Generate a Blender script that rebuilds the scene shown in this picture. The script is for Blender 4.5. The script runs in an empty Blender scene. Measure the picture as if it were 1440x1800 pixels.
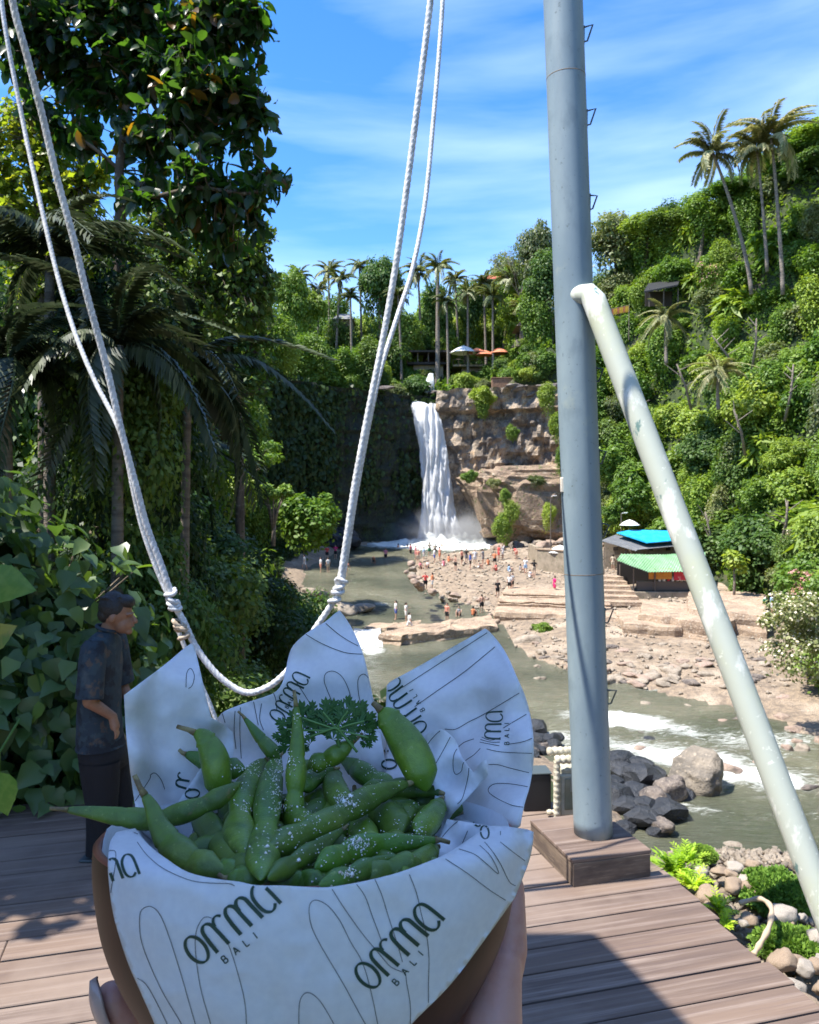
import bpy, bmesh, math, random
import numpy as np
from mathutils import Vector, Matrix, noise as mnoise
from mathutils.bvhtree import BVHTree
from mathutils.geometry import delaunay_2d_cdt
R = math.radians
random.seed(7); RNG = np.random.default_rng(7)
scene = bpy.context.scene
COL = scene.collection

# ------------------------------------------------------------------ camera
CZ = 2.25                      # camera height above the deck
FPX = 1413.0                   # focal length in pixels of a 1440 x 1800 frame
PITCH = math.atan(30 / FPX)
cam = bpy.data.cameras.new('camera'); cam_o = bpy.data.objects.new('camera', cam); COL.objects.link(cam_o)
cam.sensor_fit = 'HORIZONTAL'; cam.sensor_width = 36; cam.lens = 36 * FPX / 1440
cam.clip_start = 0.02; cam.clip_end = 3000
cam_o.location = (0, 0, CZ); cam_o.rotation_euler = (math.pi / 2 - PITCH, 0, 0)
cam.dof.use_dof = True; cam.dof.focus_distance = 0.5; cam.dof.aperture_fstop = 56
scene.camera = cam_o

# ------------------------------------------------------------------ sun and sky
SUN_EL = R(62); SUN_DIR = Vector((-math.cos(SUN_EL) * .9645, -math.cos(SUN_EL) * .264, math.sin(SUN_EL))).normalized()   # towards the sun
sun = bpy.data.lights.new('sun', 'SUN'); sun.energy = 4.7; sun.angle = R(0.53); sun.color = (1.0, 0.95, 0.86)
sun_o = bpy.data.objects.new('sun', sun); COL.objects.link(sun_o)
sun_o.rotation_euler = SUN_DIR.to_track_quat('Z', 'Y').to_euler()
world = bpy.data.worlds.new('World'); scene.world = world; world.use_nodes = True
wn = world.node_tree.nodes; wl = world.node_tree.links; wn.clear()
sky = wn.new('ShaderNodeTexSky'); sky.sky_type = 'NISHITA'; sky.sun_disc = False
sky.sun_elevation = SUN_EL; sky.sun_rotation = math.atan2(SUN_DIR.x, SUN_DIR.y)
sky.air_density = 1.0; sky.dust_density = 0.3; sky.ozone_density = 3.0; sky.altitude = 100
tc = wn.new('ShaderNodeTexCoord'); mp = wn.new('ShaderNodeMapping'); mp.inputs['Scale'].default_value = (1.1, 1.6, 6.5); mp.inputs['Rotation'].default_value = (0, R(12), R(10))
wl.new(tc.outputs['Generated'], mp.inputs['Vector'])
cn = wn.new('ShaderNodeTexNoise'); cn.inputs['Scale'].default_value = 1.5; cn.inputs['Detail'].default_value = 9; cn.inputs['Roughness'].default_value = 0.5; cn.inputs['Distortion'].default_value = 0.25
wl.new(mp.outputs[0], cn.inputs['Vector'])
cr = wn.new('ShaderNodeValToRGB'); cr.color_ramp.elements[0].position = 0.41; cr.color_ramp.elements[0].color = (0, 0, 0, 1); cr.color_ramp.elements[1].position = 0.80; cr.color_ramp.elements[1].color = (0.38, 0.38, 0.38, 1)
wl.new(cn.outputs['Fac'], cr.inputs[0])
mx = wn.new('ShaderNodeMix'); mx.data_type = 'RGBA'; mx.inputs['B'].default_value = (6.6, 7.6, 9.2, 1)
hs = wn.new('ShaderNodeHueSaturation'); hs.inputs['Saturation'].default_value = 1.32; hs.inputs['Hue'].default_value = 0.507; wl.new(sky.outputs[0], hs.inputs['Color'])
wl.new(cr.outputs[0], mx.inputs['Factor']); wl.new(hs.outputs[0], mx.inputs['A'])
bg = wn.new('ShaderNodeBackground'); bg.inputs['Strength'].default_value = 0.15
wl.new(mx.outputs['Result'], bg.inputs[0]); wo = wn.new('ShaderNodeOutputWorld'); wl.new(bg.outputs[0], wo.inputs[0])
vs = scene.view_settings; vs.view_transform = 'Standard'; vs.look = 'None'; vs.exposure = 1.15; vs.gamma = 1.0
scene.cycles.max_bounces = 6; scene.cycles.transparent_max_bounces = 12; scene.cycles.diffuse_bounces = 3
scene.cycles.glossy_bounces = 2; scene.cycles.transmission_bounces = 4; scene.cycles.use_denoising = True
scene.cycles.caustics_reflective = False; scene.cycles.caustics_refractive = False

# ------------------------------------------------------------------ helpers
_cp, _sp = math.cos(PITCH), math.sin(PITCH)
def P(px, py, D):
    """photo pixel at world depth Y = D -> world point"""
    x = (px - 720) / FPX; u = (900 - py) / FPX
    dy = _cp + u * _sp; dz = -_sp + u * _cp
    return Vector((x / dy * D, D, CZ + dz / dy * D))
def PZ(px, py, z):
    """photo pixel on the horizontal plane z"""
    u = (900 - py) / FPX; dy = _cp + u * _sp; dz = -_sp + u * _cp
    D = (z - CZ) / dz * dy
    return P(px, py, D)
def label(o, lab=None, cat=None, group=None, kind=None):
    if lab: o['label'] = lab
    if cat: o['category'] = cat
    if group: o['group'] = group
    if kind: o['kind'] = kind
    return o
def link(name, me, mat=None, parent=None, loc=None):
    o = bpy.data.objects.new(name, me); COL.objects.link(o)
    if mat is not None:
        for m in (mat if isinstance(mat, (list, tuple)) else [mat]): me.materials.append(m)
    if parent is not None:
        o.parent = parent
    if loc is not None: o.location = loc
    return o
def empty(name, loc=(0, 0, 0), rz=0.0):
    o = bpy.data.objects.new(name, None); COL.objects.link(o); o.location = loc; o.rotation_euler = (0, 0, rz); o.empty_display_size = 0.1
    return o
def copy_tree(o, parent=None):
    c = o.copy(); COL.objects.link(c)
    if parent is not None: c.parent = parent
    for ch in o.children: copy_tree(ch, c)
    return c
def mesh(name, verts, faces, smooth=False):
    me = bpy.data.meshes.new(name); me.from_pydata([tuple(v) for v in verts], [], [tuple(f) for f in faces])
    if smooth: me.shade_smooth()
    me.update(); return me
def np_mesh(name, V, F, smooth=False):
    """V (n,3) ; F (m,k) uniform polygons"""
    V = np.asarray(V, dtype=np.float32); F = np.asarray(F, dtype=np.int32)
    me = bpy.data.meshes.new(name); me.vertices.add(len(V)); me.vertices.foreach_set('co', V.ravel())
    k = F.shape[1]; me.loops.add(F.size); me.loops.foreach_set('vertex_index', F.ravel())
    me.polygons.add(len(F)); me.polygons.foreach_set('loop_start', np.arange(0, F.size, k, dtype=np.int32))
    try: me.polygons.foreach_set('loop_total', np.full(len(F), k, dtype=np.int32))
    except Exception: pass
    me.update(calc_edges=True); me.validate()
    if smooth: me.shade_smooth()
    return me
class MB:
    """collects vertices and faces of ONE mesh"""
    def __init__(s): s.v = []; s.f = []; s.mi = []; s.m = 0
    def add(s, vs, fs):
        b = len(s.v); s.v += [tuple(v) for v in vs]; s.f += [tuple(i + b for i in f) for f in fs]; s.mi += [s.m] * len(fs); return s
    def box(s, c, size, M=None, bev=0.0):
        x, y, z = [d / 2 for d in size]; c = Vector(c)
        if bev <= 0:
            vs = [Vector((a * x, b * y, d * z)) for d in (-1, 1) for a, b in ((-1, -1), (1, -1), (1, 1), (-1, 1))]
            fs = [(3, 2, 1, 0), (4, 5, 6, 7), (0, 1, 5, 4), (1, 2, 6, 5), (2, 3, 7, 6), (3, 0, 4, 7)]
        else:
            b_ = bev
            ring = lambda ex, ey, z_: [Vector((-ex + b_, -ey, z_)), Vector((ex - b_, -ey, z_)), Vector((ex, -ey + b_, z_)), Vector((ex, ey - b_, z_)), Vector((ex - b_, ey, z_)), Vector((-ex + b_, ey, z_)), Vector((-ex, ey - b_, z_)), Vector((-ex, -ey + b_, z_))]
            rs = [ring(x - b_, y - b_, -z), ring(x, y, -z + b_), ring(x, y, z - b_), ring(x - b_, y - b_, z)]
            vs = [v for r in rs for v in r]; fs = [tuple(range(7, -1, -1)), tuple(range(24, 32))]
            for k in range(3):
                for i in range(8): fs.append((k * 8 + i, k * 8 + (i + 1) % 8, (k + 1) * 8 + (i + 1) % 8, (k + 1) * 8 + i))
        if M is not None: vs = [M @ v for v in vs]
        return s.add([v + c for v in vs], fs)
    def tube(s, pts, rad, n=10, cap=True, twist=0.0, prof=None):
        pts = [Vector(p) for p in pts]; m = len(pts)
        rs = rad if isinstance(rad, (list, tuple)) else [rad] * m
        t0 = (pts[1] - pts[0]).normalized(); up = Vector((0, 0, 1)) if abs(t0.z) < 0.9 else Vector((1, 0, 0))
        nx = t0.cross(up).normalized(); V = []; F = []
        for i, p in enumerate(pts):
            t = ((pts[min(i + 1, m - 1)] - pts[max(i - 1, 0)])).normalized()
            nx = (nx - t * nx.dot(t)).normalized(); ny = t.cross(nx)
            for k in range(n):
                a = 2 * math.pi * k / n + twist * i
                q = 1.0 if prof is None else prof(i, k)
                V.append(p + (nx * math.cos(a) + ny * math.sin(a)) * rs[i] * q)
        for i in range(m - 1):
            for k in range(n): F.append((i * n + k, i * n + (k + 1) % n, (i + 1) * n + (k + 1) % n, (i + 1) * n + k))
        if cap: F.append(tuple(range(n - 1, -1, -1))); F.append(tuple(range((m - 1) * n, m * n)))
        return s.add(V, F)
    def loft(s, secs, n=16, cap=True):
        """secs: list of (center, rx, ry, ax, ay) rings with axes"""
        V = []; F = []
        for c, rx, ry, ax, ay in secs:
            for k in range(n):
                a = 2 * math.pi * k / n; V.append(Vector(c) + Vector(ax) * rx * math.cos(a) + Vector(ay) * ry * math.sin(a))
        m = len(secs)
        for i in range(m - 1):
            for k in range(n): F.append((i * n + k, i * n + (k + 1) % n, (i + 1) * n + (k + 1) % n, (i + 1) * n + k))
        if cap: F.append(tuple(range(n - 1, -1, -1))); F.append(tuple(range((m - 1) * n, m * n)))
        return s.add(V, F)
    def lathe(s, prof, c=(0, 0, 0), n=24, M=None):
        V = []; F = []; m = len(prof); c = Vector(c)
        for r, z in prof:
            for k in range(n):
                a = 2 * math.pi * k / n; v = Vector((r * math.cos(a), r * math.sin(a), z))
                if M is not None: v = M @ v
                V.append(v + c)
        for i in range(m - 1):
            for k in range(n): F.append((i * n + k, i * n + (k + 1) % n, (i + 1) * n + (k + 1) % n, (i + 1) * n + k))
        return s.add(V, F)
    def ball(s, c, r, n=8, sc=(1, 1, 1)):
        prof = [(math.sin(math.pi * i / n) * 1.0 + (1e-4 if i in (0, n) else 0), -math.cos(math.pi * i / n)) for i in range(n + 1)]
        M = Matrix.Diagonal(Vector((r * sc[0], r * sc[1], r * sc[2])))
        return s.lathe(prof, c, max(8, n * 2), M)
    def mesh(s, name, smooth=False):
        me = bpy.data.meshes.new(name); me.from_pydata(s.v, [], s.f)
        if any(s.mi): me.polygons.foreach_set('material_index', s.mi)
        if smooth: me.shade_smooth()
        me.update(); return me
    def build(s, name, mat, parent=None, smooth=False, loc=None): return link(name, s.mesh(name, smooth), mat, parent, loc)

def catmull(pts, sub=8):
    pts = [Vector(p) for p in pts]; out = []
    for i in range(len(pts) - 1):
        p0 = pts[max(i - 1, 0)]; p1 = pts[i]; p2 = pts[i + 1]; p3 = pts[min(i + 2, len(pts) - 1)]
        for k in range(sub):
            t = k / sub
            out.append(0.5 * ((2 * p1) + (p2 - p0) * t + (2 * p0 - 5 * p1 + 4 * p2 - p3) * t * t + (3 * p1 - p0 - 3 * p2 + p3) * t ** 3))
    out.append(pts[-1]); return out
def where(p, scheme):
    """words for the place of a plant or stone, by the landmarks next to it"""
    px = 720 + p[0] / p[1] * FPX; py = 870 - (p[2] - CZ) / p[1] * FPX
    if scheme == 'right':
        v = 'on the ridge' if py < 430 else 'high up' if py < 560 else 'halfway up' if py < 720 else 'low down' if py < 880 else 'at the foot'
        h = 'left of the pole' if px < 985 else 'beside the pole' if px < 1060 else 'behind the brace' if px < 1060 + max(0, (py - 500)) * .38 + 60 else 'right of the brace' if px < 1330 else 'at the right edge'
        return v + ' on the right hillside ' + h
    if scheme == 'left':
        v = 'high' if py < 560 else 'at middle height' if py < 800 else 'low' if py < 1000 else 'lowest'
        h = 'at the left edge' if px < 110 else 'between the two left ropes' if px < 230 else 'right of the left ropes' if px < 380 else 'in front of the dark cliff' if px < 560 else 'beside the plunge pool'
        return v + ' on the left bank ' + h
    if scheme == 'grove':
        h = 'left of the ropes' if px < 560 else 'just left of the thick rope' if px < 680 else 'behind the ropes' if px < 730 else 'over the waterfall' if px < 800 else 'around the orange parasols' if px < 900 else 'left of the pole' if px < 990 else 'right of the pole'
        return ('back' if p[1] > 133 else 'front') + ' of the grove ' + h
    h = 'left of the pole' if px < 1000 else 'behind the pole' if px < 1070 else 'right of the pole' if px < 1160 else 'left of the brace' if px < 1260 else 'right of the brace'
    return h
def fbm(v, oct=4, s=1.0):
    a = 0; w = 1.0
    for i in range(oct): a += w * mnoise.noise(Vector(v) * s); s *= 2.03; w *= 0.5
    return a
# vectorised value noise
_perm = RNG.random((64, 64, 64)).astype(np.float32)
def vnoise(X, Y, Z):
    xi = np.floor(X).astype(int); yi = np.floor(Y).astype(int); zi = np.floor(Z).astype(int)
    fx, fy, fz = X - xi, Y - yi, Z - zi
    fx = fx * fx * (3 - 2 * fx); fy = fy * fy * (3 - 2 * fy); fz = fz * fz * (3 - 2 * fz)
    g = lambda a, b, c: _perm[(xi + a) & 63, (yi + b) & 63, (zi + c) & 63]
    l = lambda a, b, t: a + (b - a) * t
    return l(l(l(g(0, 0, 0), g(1, 0, 0), fx), l(g(0, 1, 0), g(1, 1, 0), fx), fy), l(l(g(0, 0, 1), g(1, 0, 1), fx), l(g(0, 1, 1), g(1, 1, 1), fx), fy), fz) * 2 - 1
def vfbm(X, Y, Z, oct=4):
    a = np.zeros_like(X, dtype=np.float64); w = 1.0
    for i in range(oct):
        a += w * vnoise(X, Y, Z); X = X * 2.03 + 7.1; Y = Y * 2.03 + 3.3; Z = Z * 2.03 + 1.7; w *= 0.5
    return a

# ------------------------------------------------------------------ materials
def mat(name, color=(0.5, 0.5, 0.5), rough=0.7, metal=0.0, spec=0.5, noise=None, bump=None, isl=None, transl=0.0, tcol=None, sheen=0):
    """noise: list of (scale, colour2, lo, hi, stretch)   bump: (scale, strength, distance)   isl: per-island colour spread"""
    m = bpy.data.materials.new(name); m.use_nodes = True; nt = m.node_tree; n = nt.nodes; l = nt.links
    b = n['Principled BSDF']; b.inputs['Roughness'].default_value = rough; b.inputs['Metallic'].default_value = metal
    b.inputs['Specular IOR Level'].default_value = spec
    tcn = n.new('ShaderNodeTexCoord'); col = None
    rgb = n.new('ShaderNodeRGB'); rgb.outputs[0].default_value = (*color, 1); col = rgb.outputs[0]
    for q in (noise or []):
        sc, c2, lo, hi = q[:4]; st = q[4] if len(q) > 4 else (1, 1, 1)
        mpn = n.new('ShaderNodeMapping'); mpn.inputs['Scale'].default_value = st; l.new(tcn.outputs['Object'], mpn.inputs[0])
        nz = n.new('ShaderNodeTexNoise'); nz.inputs['Scale'].default_value = sc; nz.inputs['Detail'].default_value = 6; nz.inputs['Roughness'].default_value = 0.62
        l.new(mpn.outputs[0], nz.inputs['Vector'])
        mr = n.new('ShaderNodeMapRange'); mr.inputs[1].default_value = lo; mr.inputs[2].default_value = hi; l.new(nz.outputs['Fac'], mr.inputs[0])
        mi = n.new('ShaderNodeMix'); mi.data_type = 'RGBA'; l.new(mr.outputs[0], mi.inputs['Factor']); l.new(col, mi.inputs['A']); mi.inputs['B'].default_value = (*c2, 1)
        col = mi.outputs['Result']
    if isl:
        g = n.new('ShaderNodeNewGeometry'); oi = n.new('ShaderNodeObjectInfo')
        ad = n.new('ShaderNodeMath'); ad.operation = 'FRACT'; am = n.new('ShaderNodeMath'); am.operation = 'ADD'
        l.new(g.outputs['Random Per Island'], am.inputs[0]); l.new(oi.outputs['Random'], am.inputs[1]); l.new(am.outputs[0], ad.inputs[0])
        ramp = n.new('ShaderNodeValToRGB'); e = ramp.color_ramp.elements
        e[0].color = (*isl[0], 1); e[1].color = (*isl[-1], 1)
        for k in range(1, len(isl) - 1):
            q = e.new(k / (len(isl) - 1)); q.color = (*isl[k], 1)
        l.new(ad.outputs[0], ramp.inputs[0]); col = ramp.outputs[0]
        # tint of the whole plant
        hv = n.new('ShaderNodeHueSaturation'); l.new(col, hv.inputs['Color'])
        m1 = n.new('ShaderNodeMapRange'); m1.inputs[3].default_value = 0.475; m1.inputs[4].default_value = 0.52; l.new(oi.outputs['Random'], m1.inputs[0]); l.new(m1.outputs[0], hv.inputs['Hue'])
        m2 = n.new('ShaderNodeMapRange'); m2.inputs[3].default_value = 1.65; m2.inputs[4].default_value = 0.95; l.new(oi.outputs['Random'], m2.inputs[0]); l.new(m2.outputs[0], hv.inputs['Value'])
        col = hv.outputs[0]
    l.new(col, b.inputs['Base Color'])
    if bump:
        nz = n.new('ShaderNodeTexNoise'); nz.inputs['Scale'].default_value = bump[0]; nz.inputs['Detail'].default_value = 8; nz.inputs['Roughness'].default_value = 0.65
        if len(bump) > 3:
            mpn = n.new('ShaderNodeMapping'); mpn.inputs['Scale'].default_value = bump[3]; l.new(tcn.outputs['Object'], mpn.inputs[0]); l.new(mpn.outputs[0], nz.inputs['Vector'])
        else: l.new(tcn.outputs['Object'], nz.inputs['Vector'])
        bu = n.new('ShaderNodeBump'); bu.inputs['Strength'].default_value = bump[1]; bu.inputs['Distance'].default_value = bump[2]
        l.new(nz.outputs['Fac'], bu.inputs['Height']); l.new(bu.outputs[0], b.inputs['Normal'])
    if transl > 0:
        t = n.new('ShaderNodeBsdfTranslucent'); 
        if tcol is not None:
            mm = n.new('ShaderNodeMix'); mm.data_type = 'RGBA'; mm.blend_type = 'MULTIPLY'; mm.inputs['Factor'].default_value = 1; l.new(col, mm.inputs['A']); mm.inputs['B'].default_value = (*tcol, 1); l.new(mm.outputs['Result'], t.inputs[0])
        else: l.new(col, t.inputs[0])
        ms = n.new('ShaderNodeMixShader'); ms.inputs[0].default_value = transl
        l.new(b.outputs[0], ms.inputs[1]); l.new(t.outputs[0], ms.inputs[2]); l.new(ms.outputs[0], n['Material Output'].inputs['Surface'])
    return m
# ================================================================== THE SETTING
# river profile: water level, left bank, right bank and foot of the right hillside against distance (rel. to the camera height)
_W = ([0, 28, 45, 60, 75, 90, 100, 115, 140], [-12.7, -12.3, -12.05, -11.4, -10.2, -8.3, -7.2, -6.55, -6.5])
_L = ([8, 20, 28, 33, 38, 42, 50, 60, 75, 80, 90, 100, 108, 116, 140], [12, 9, 8, 8.6, 6, 3, -5, -6, -8, -10.5, -11.5, -9, -7, 1, 1])
_R = ([8, 28, 35, 38, 42, 45, 47, 50, 53, 57, 60, 66, 73, 76, 79, 83, 90, 97, 100, 104, 112, 140], [22, 19, 19.3, 19.6, 19.6, 18.5, 16, 13.4, 10.5, 8.5, 7.9, 7.5, 6.7, 4.3, 2.2, 0.3, -0.3, 1.0, 10, 11.6, 12.6, 12.6])
_H = ([8, 38, 45, 55, 70, 75, 85, 95, 110, 130], [24, 23, 24, 28, 31.5, 30.5, 29, 25, 19.5, 17])
def Wr(y): return np.interp(y, *_W)
_CL = ([-60, -40, -28, -18, -8, -1, 2, 6, 12, 20, 26, 33, 60], [55, 74, 90, 101, 108.5, 114.5, 117.3, 117.5, 115, 112, 107, 101, 80])
def cliff_y(x): return np.interp(x, *_CL)
def sstep(a, b, x):
    t = np.clip((x - a) / (b - a), 0, 1); return t * t * (3 - 2 * t)
def height(X, Y):
    X = np.asarray(X, float); Y = np.asarray(Y, float)
    W = Wr(Y); L = np.interp(Y, *_L); Rr = np.interp(Y, *_R); H = np.interp(Y, *_H)
    n1 = vfbm(X * .12, Y * .12, X * 0 + 3.3, 4); n2 = vfbm(X * .7, Y * .7, X * 0 + 9.1, 3)
    bed = W - 0.35 - 0.5 * np.clip(np.minimum(X - L, Rr - X) / 4, 0, 1)
    dl = np.clip(L - X, 0, None); dr = np.clip(X - Rr, 0, None); dh = np.clip(X - H, 0, None)
    HL = np.interp(Y, [8, 20, 30, 45, 60, 75, 90, 100, 108, 116], [-9, -9, -9.5, -11, -13.5, -16, -19, -18, -14, -6])
    left = W + np.minimum(dl * .25, 1.2 + dl * 0.06) + np.clip(HL - X, 0, None) * 1.3
    left = np.minimum(left, 14 + n1 * 2.5)
    right = W + np.minimum(dr * .13, .45 + dr * .035) + dh * (1.9 + .8 * sstep(92, 118, Y))
    right = np.minimum(right, 36 + (X - 40) * .42 + n1 * 3 - np.clip(Y - 118, 0, 60) * .8)
    h = np.where(X < L, left, np.where(X > Rr, right, bed))
    h = np.where((X >= L) & (X <= Rr), bed, h)
    plat = 14.2 + np.clip(Y - 118, 0, 60) * .30 + np.clip(X - 12, 0, 24) * .85 + np.clip(-X - 6, 0, 40) * .12 + n1 * 1.2
    plat = np.minimum(plat, 38 + n1 * 2); kk = sstep(19, 27, X); plat = plat * (1 - kk) + np.maximum(h, 14) * kk
    t = sstep(1.2, 3.2, Y - cliff_y(X))
    h = h * (1 - t) + np.maximum(h, plat) * t
    hn = np.interp(Y, [3, 6, 8, 14, 24, 27, 32], [-2.75, -2.85, -3.6, -7.2, -12.2, -14, -30]) + 0.25 * n1
    hn = hn + np.clip(-4.2 - X, 0, 12) * .35
    h = np.maximum(h, hn)
    amp = np.clip(np.abs(h - W) * .12, 0.02, .3)
    amp = np.where(Y < 11, .05, amp)
    return h + n2 * amp + CZ
def gz(x, y): return float(height(np.array([x]), np.array([y]))[0])

xs = np.concatenate([np.arange(-400, -70, 30), np.arange(-70, -30, 2.0), np.arange(-30, 50, .55), np.arange(50, 100, 2.0), np.arange(100, 430, 30)])
ys = np.concatenate([np.arange(-60, 2, 6.0), np.arange(2, 60, .5), np.arange(60, 126, .6), np.arange(126, 180, 3.0), np.arange(180, 620, 30)])
GX, GY = np.meshgrid(xs, ys); GZ = height(GX, GY)
V = np.stack([GX.ravel(), GY.ravel(), GZ.ravel()], 1); nx_, ny_ = len(xs), len(ys)
I = (np.arange(ny_ - 1)[:, None] * nx_ + np.arange(nx_ - 1)[None, :]).ravel()
F = np.stack([I, I + 1, I + 1 + nx_, I + nx_], 1)
M_soil = mat('undergrowth soil', (.045, .060, .018), .95, noise=[(1.2, (.02, .035, .01), .4, .6), (.25, (.10, .085, .05), .56, .66)], bump=(6, .8, .15))
M_gravel = mat('river gravel', (.33, .25, .175), .9, noise=[(2.5, (.18, .14, .105), .42, .62), (.35, (.43, .345, .26), .5, .65), (14, (.14, .11, .08), .52, .62)], bump=(7, 1, .12))
me = np_mesh('ground', V, F, True); me.materials.append(M_soil); me.materials.append(M_gravel)
cx = V[F].mean(1); fy = cx[:, 1]; fx = cx[:, 0]
wl_ = Wr(fy) + CZ; isg = ((fx > np.interp(fy, *_L) - 2.5) & (fx < np.interp(fy, *_H) - .5) & (fy > 22) & (fy < cliff_y(fx))) | ((fy < 22) & (fy > 2.5) & (fx > 1.3) & (fx < 30) & (cx[:, 2] < CZ - 2))
me.polygons.foreach_set('material_index', isg.astype(np.int32))
ground = label(link('ground', me), kind='structure')

# ---- river water
def water_mat():
    m = bpy.data.materials.new('river water'); m.use_nodes = True; nt = m.node_tree; n = nt.nodes; l = nt.links; b = n['Principled BSDF']
    tcn = n.new('ShaderNodeTexCoord')
    nz = n.new('ShaderNodeTexNoise'); nz.inputs['Scale'].default_value = .14; nz.inputs['Detail'].default_value = 5; l.new(tcn.outputs['Object'], nz.inputs['Vector'])
    r = n.new('ShaderNodeValToRGB'); e = r.color_ramp.elements; e[0].position = .38; e[0].color = (.070, .077, .048, 1); e[1].position = .62; e[1].color = (.16, .155, .105, 1); l.new(nz.outputs['Fac'], r.inputs[0])
    at = n.new('ShaderNodeAttribute'); at.attribute_name = 'foam'
    mp2 = n.new('ShaderNodeMapping'); mp2.inputs['Scale'].default_value = (.42, 1.9, 1); mp2.inputs['Rotation'].default_value = (0, 0, R(-28)); l.new(tcn.outputs['Object'], mp2.inputs[0])
    n2 = n.new('ShaderNodeTexNoise'); n2.inputs['Scale'].default_value = 2.7; n2.inputs['Detail'].default_value = 9; n2.inputs['Roughness'].default_value = .80; n2.inputs['Distortion'].default_value = 1.1; l.new(mp2.outputs[0], n2.inputs['Vector'])
    s = n.new('ShaderNodeMath'); s.operation = 'ADD'; l.new(n2.outputs['Fac'], s.inputs[0]); l.new(at.outputs['Fac'], s.inputs[1])
    mr = n.new('ShaderNodeMapRange'); mr.inputs[1].default_value = .85; mr.inputs[2].default_value = 1.10; l.new(s.outputs[0], mr.inputs[0])
    mi = n.new('ShaderNodeMix'); mi.data_type = 'RGBA'; l.new(mr.outputs[0], mi.inputs['Factor']); l.new(r.outputs[0], mi.inputs['A']); mi.inputs['B'].default_value = (.80, .83, .79, 1)
    l.new(mi.outputs['Result'], b.inputs['Base Color'])
    rr = n.new('ShaderNodeMapRange'); rr.inputs[3].default_value = .10; rr.inputs[4].default_value = .8; l.new(mr.outputs[0], rr.inputs[0]); l.new(rr.outputs[0], b.inputs['Roughness'])
    n3 = n.new('ShaderNodeTexNoise'); n3.inputs['Scale'].default_value = 2.6; n3.inputs['Detail'].default_value = 7; n3.inputs['Roughness'].default_value = .6; l.new(mp2.outputs[0], n3.inputs['Vector'])
    bu = n.new('ShaderNodeBump'); bu.inputs['Strength'].default_value = .9; bu.inputs['Distance'].default_value = .28; l.new(n3.outputs['Fac'], bu.inputs['Height']); l.new(bu.outputs[0], b.inputs['Normal'])
    return m
wx = np.arange(-22, 34, .28); wy = np.arange(22, 119, .3)
WX, WY = np.meshgrid(wx, wy); rel = Wr(WY)
def rap(cx_, cy_, lx, ly, ang=0):
    c, s_ = math.cos(ang), math.sin(ang); u = (WX - cx_) * c + (WY - cy_) * s_; v = -(WX - cx_) * s_ + (WY - cy_) * c
    return np.exp(-(u / lx) ** 2 - (v / ly) ** 2)
def rpx(px, py, lx, ly, ang=0):
    for _ in range(1):
        D = 40.0
        for k in range(20): D = (CZ - (float(Wr(D)) + CZ)) / ((py - 870) / FPX)
    return rap((px - 720) / FPX * D, D, lx, ly, ang)
foam = 0.42 * rpx(1120, 1270, 3.0, 1.2, -.5) + .40 * rpx(1180, 1330, 3.2, 1.3, -.55) + .5 * rpx(1330, 1370, 2.6, 1.5, -.3) + .45 * rpx(1215, 1425, 1.8, .8, -.5) + .25 * rpx(1380, 1300, 4, 2) \
    + .34 * rpx(960, 1300, 4, 1.6, -.4) + .28 * rpx(1000, 1360, 3.5, 1.3) + .21 * rpx(1180, 1300, 9, 6) + .20 * rpx(1390, 1350, 6, 5) + .10 * rpx(900, 1250, 10, 5) + .45 * rpx(1140, 1210, 2.0, 1.2, -.6) + .3 * rpx(1050, 1260, 3, 2) + .3 * rpx(1420, 1440, 2.5, 1.5) \
    + .55 * rpx(655, 1145, 1.4, 1.6) + .4 * rpx(668, 1057, 1.8, .9, -.2) + .22 * rpx(700, 1068, 4, 1.0) + .3 * rpx(760, 958, 9, 1.6) + 1.5 * rap(5.6, 109.0, 9.5, 5.5) + .5 * rpx(850, 952, 4, 3) + .22 * rpx(700, 1250, 4, 4)
foam = np.minimum(np.where(WY < 58, foam * .84, foam), 1.0)
rough_ = np.clip(foam, 0, .6)
ZW = rel + CZ + (0.05 + .85 * rough_) * .5 * vfbm(WX * .8 + WY * .35, WY * 1.5, WX * 0, 4)
ZW += 1.7 * rap(5.8, 110.0, 7.0, 2.2) * (.45 + .55 * np.abs(vfbm(WX * .9, WY * .9, WX * 0 + 5, 4)))
WV = np.stack([WX.ravel(), WY.ravel(), ZW.ravel()], 1); a_, b_ = len(wx), len(wy)
I = (np.arange(b_ - 1)[:, None] * a_ + np.arange(a_ - 1)[None, :]).ravel()
wme = np_mesh('river_water', WV, np.stack([I, I + 1, I + 1 + a_, I + a_], 1), True)
att = wme.attributes.new('foam', 'FLOAT', 'POINT')
if len(wme.vertices) == foam.size: att.data.foreach_set('value', foam.ravel().astype(np.float32))
label(link('river', wme, water_mat()), kind='structure')

# ---- rocks
def rock_mesh(seed, sub=3, flat=.7, strata=0.0, amp=.35, sc=1.3, edgy=.0):
    bm = bmesh.new(); bmesh.ops.create_icosphere(bm, subdivisions=sub, radius=1); o = Vector((seed * 7.3, seed * 3.1, seed))
    rg = random.Random(seed)
    planes = [(Vector((rg.gauss(0, 1), rg.gauss(0, 1), rg.gauss(0, .8))).normalized(), rg.uniform(.62, .85)) for _ in range(9)]
    for v in bm.verts:
        p = v.co.copy()
        for nn, dd in planes:
            q = p.dot(nn)
            if q > dd: p -= nn * (q - dd) * .9
        d = 1 + amp * fbm(v.co + o, 4, sc) * .6
        p *= d; p.z *= flat
        if strata: p.z += strata * (math.floor(p.z / .16) * .16 - p.z) * .8
        v.co = p
    me = bpy.data.meshes.new('rock'); bm.to_mesh(me); bm.free()
    if not edgy: me.shade_smooth()
    return me
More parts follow.
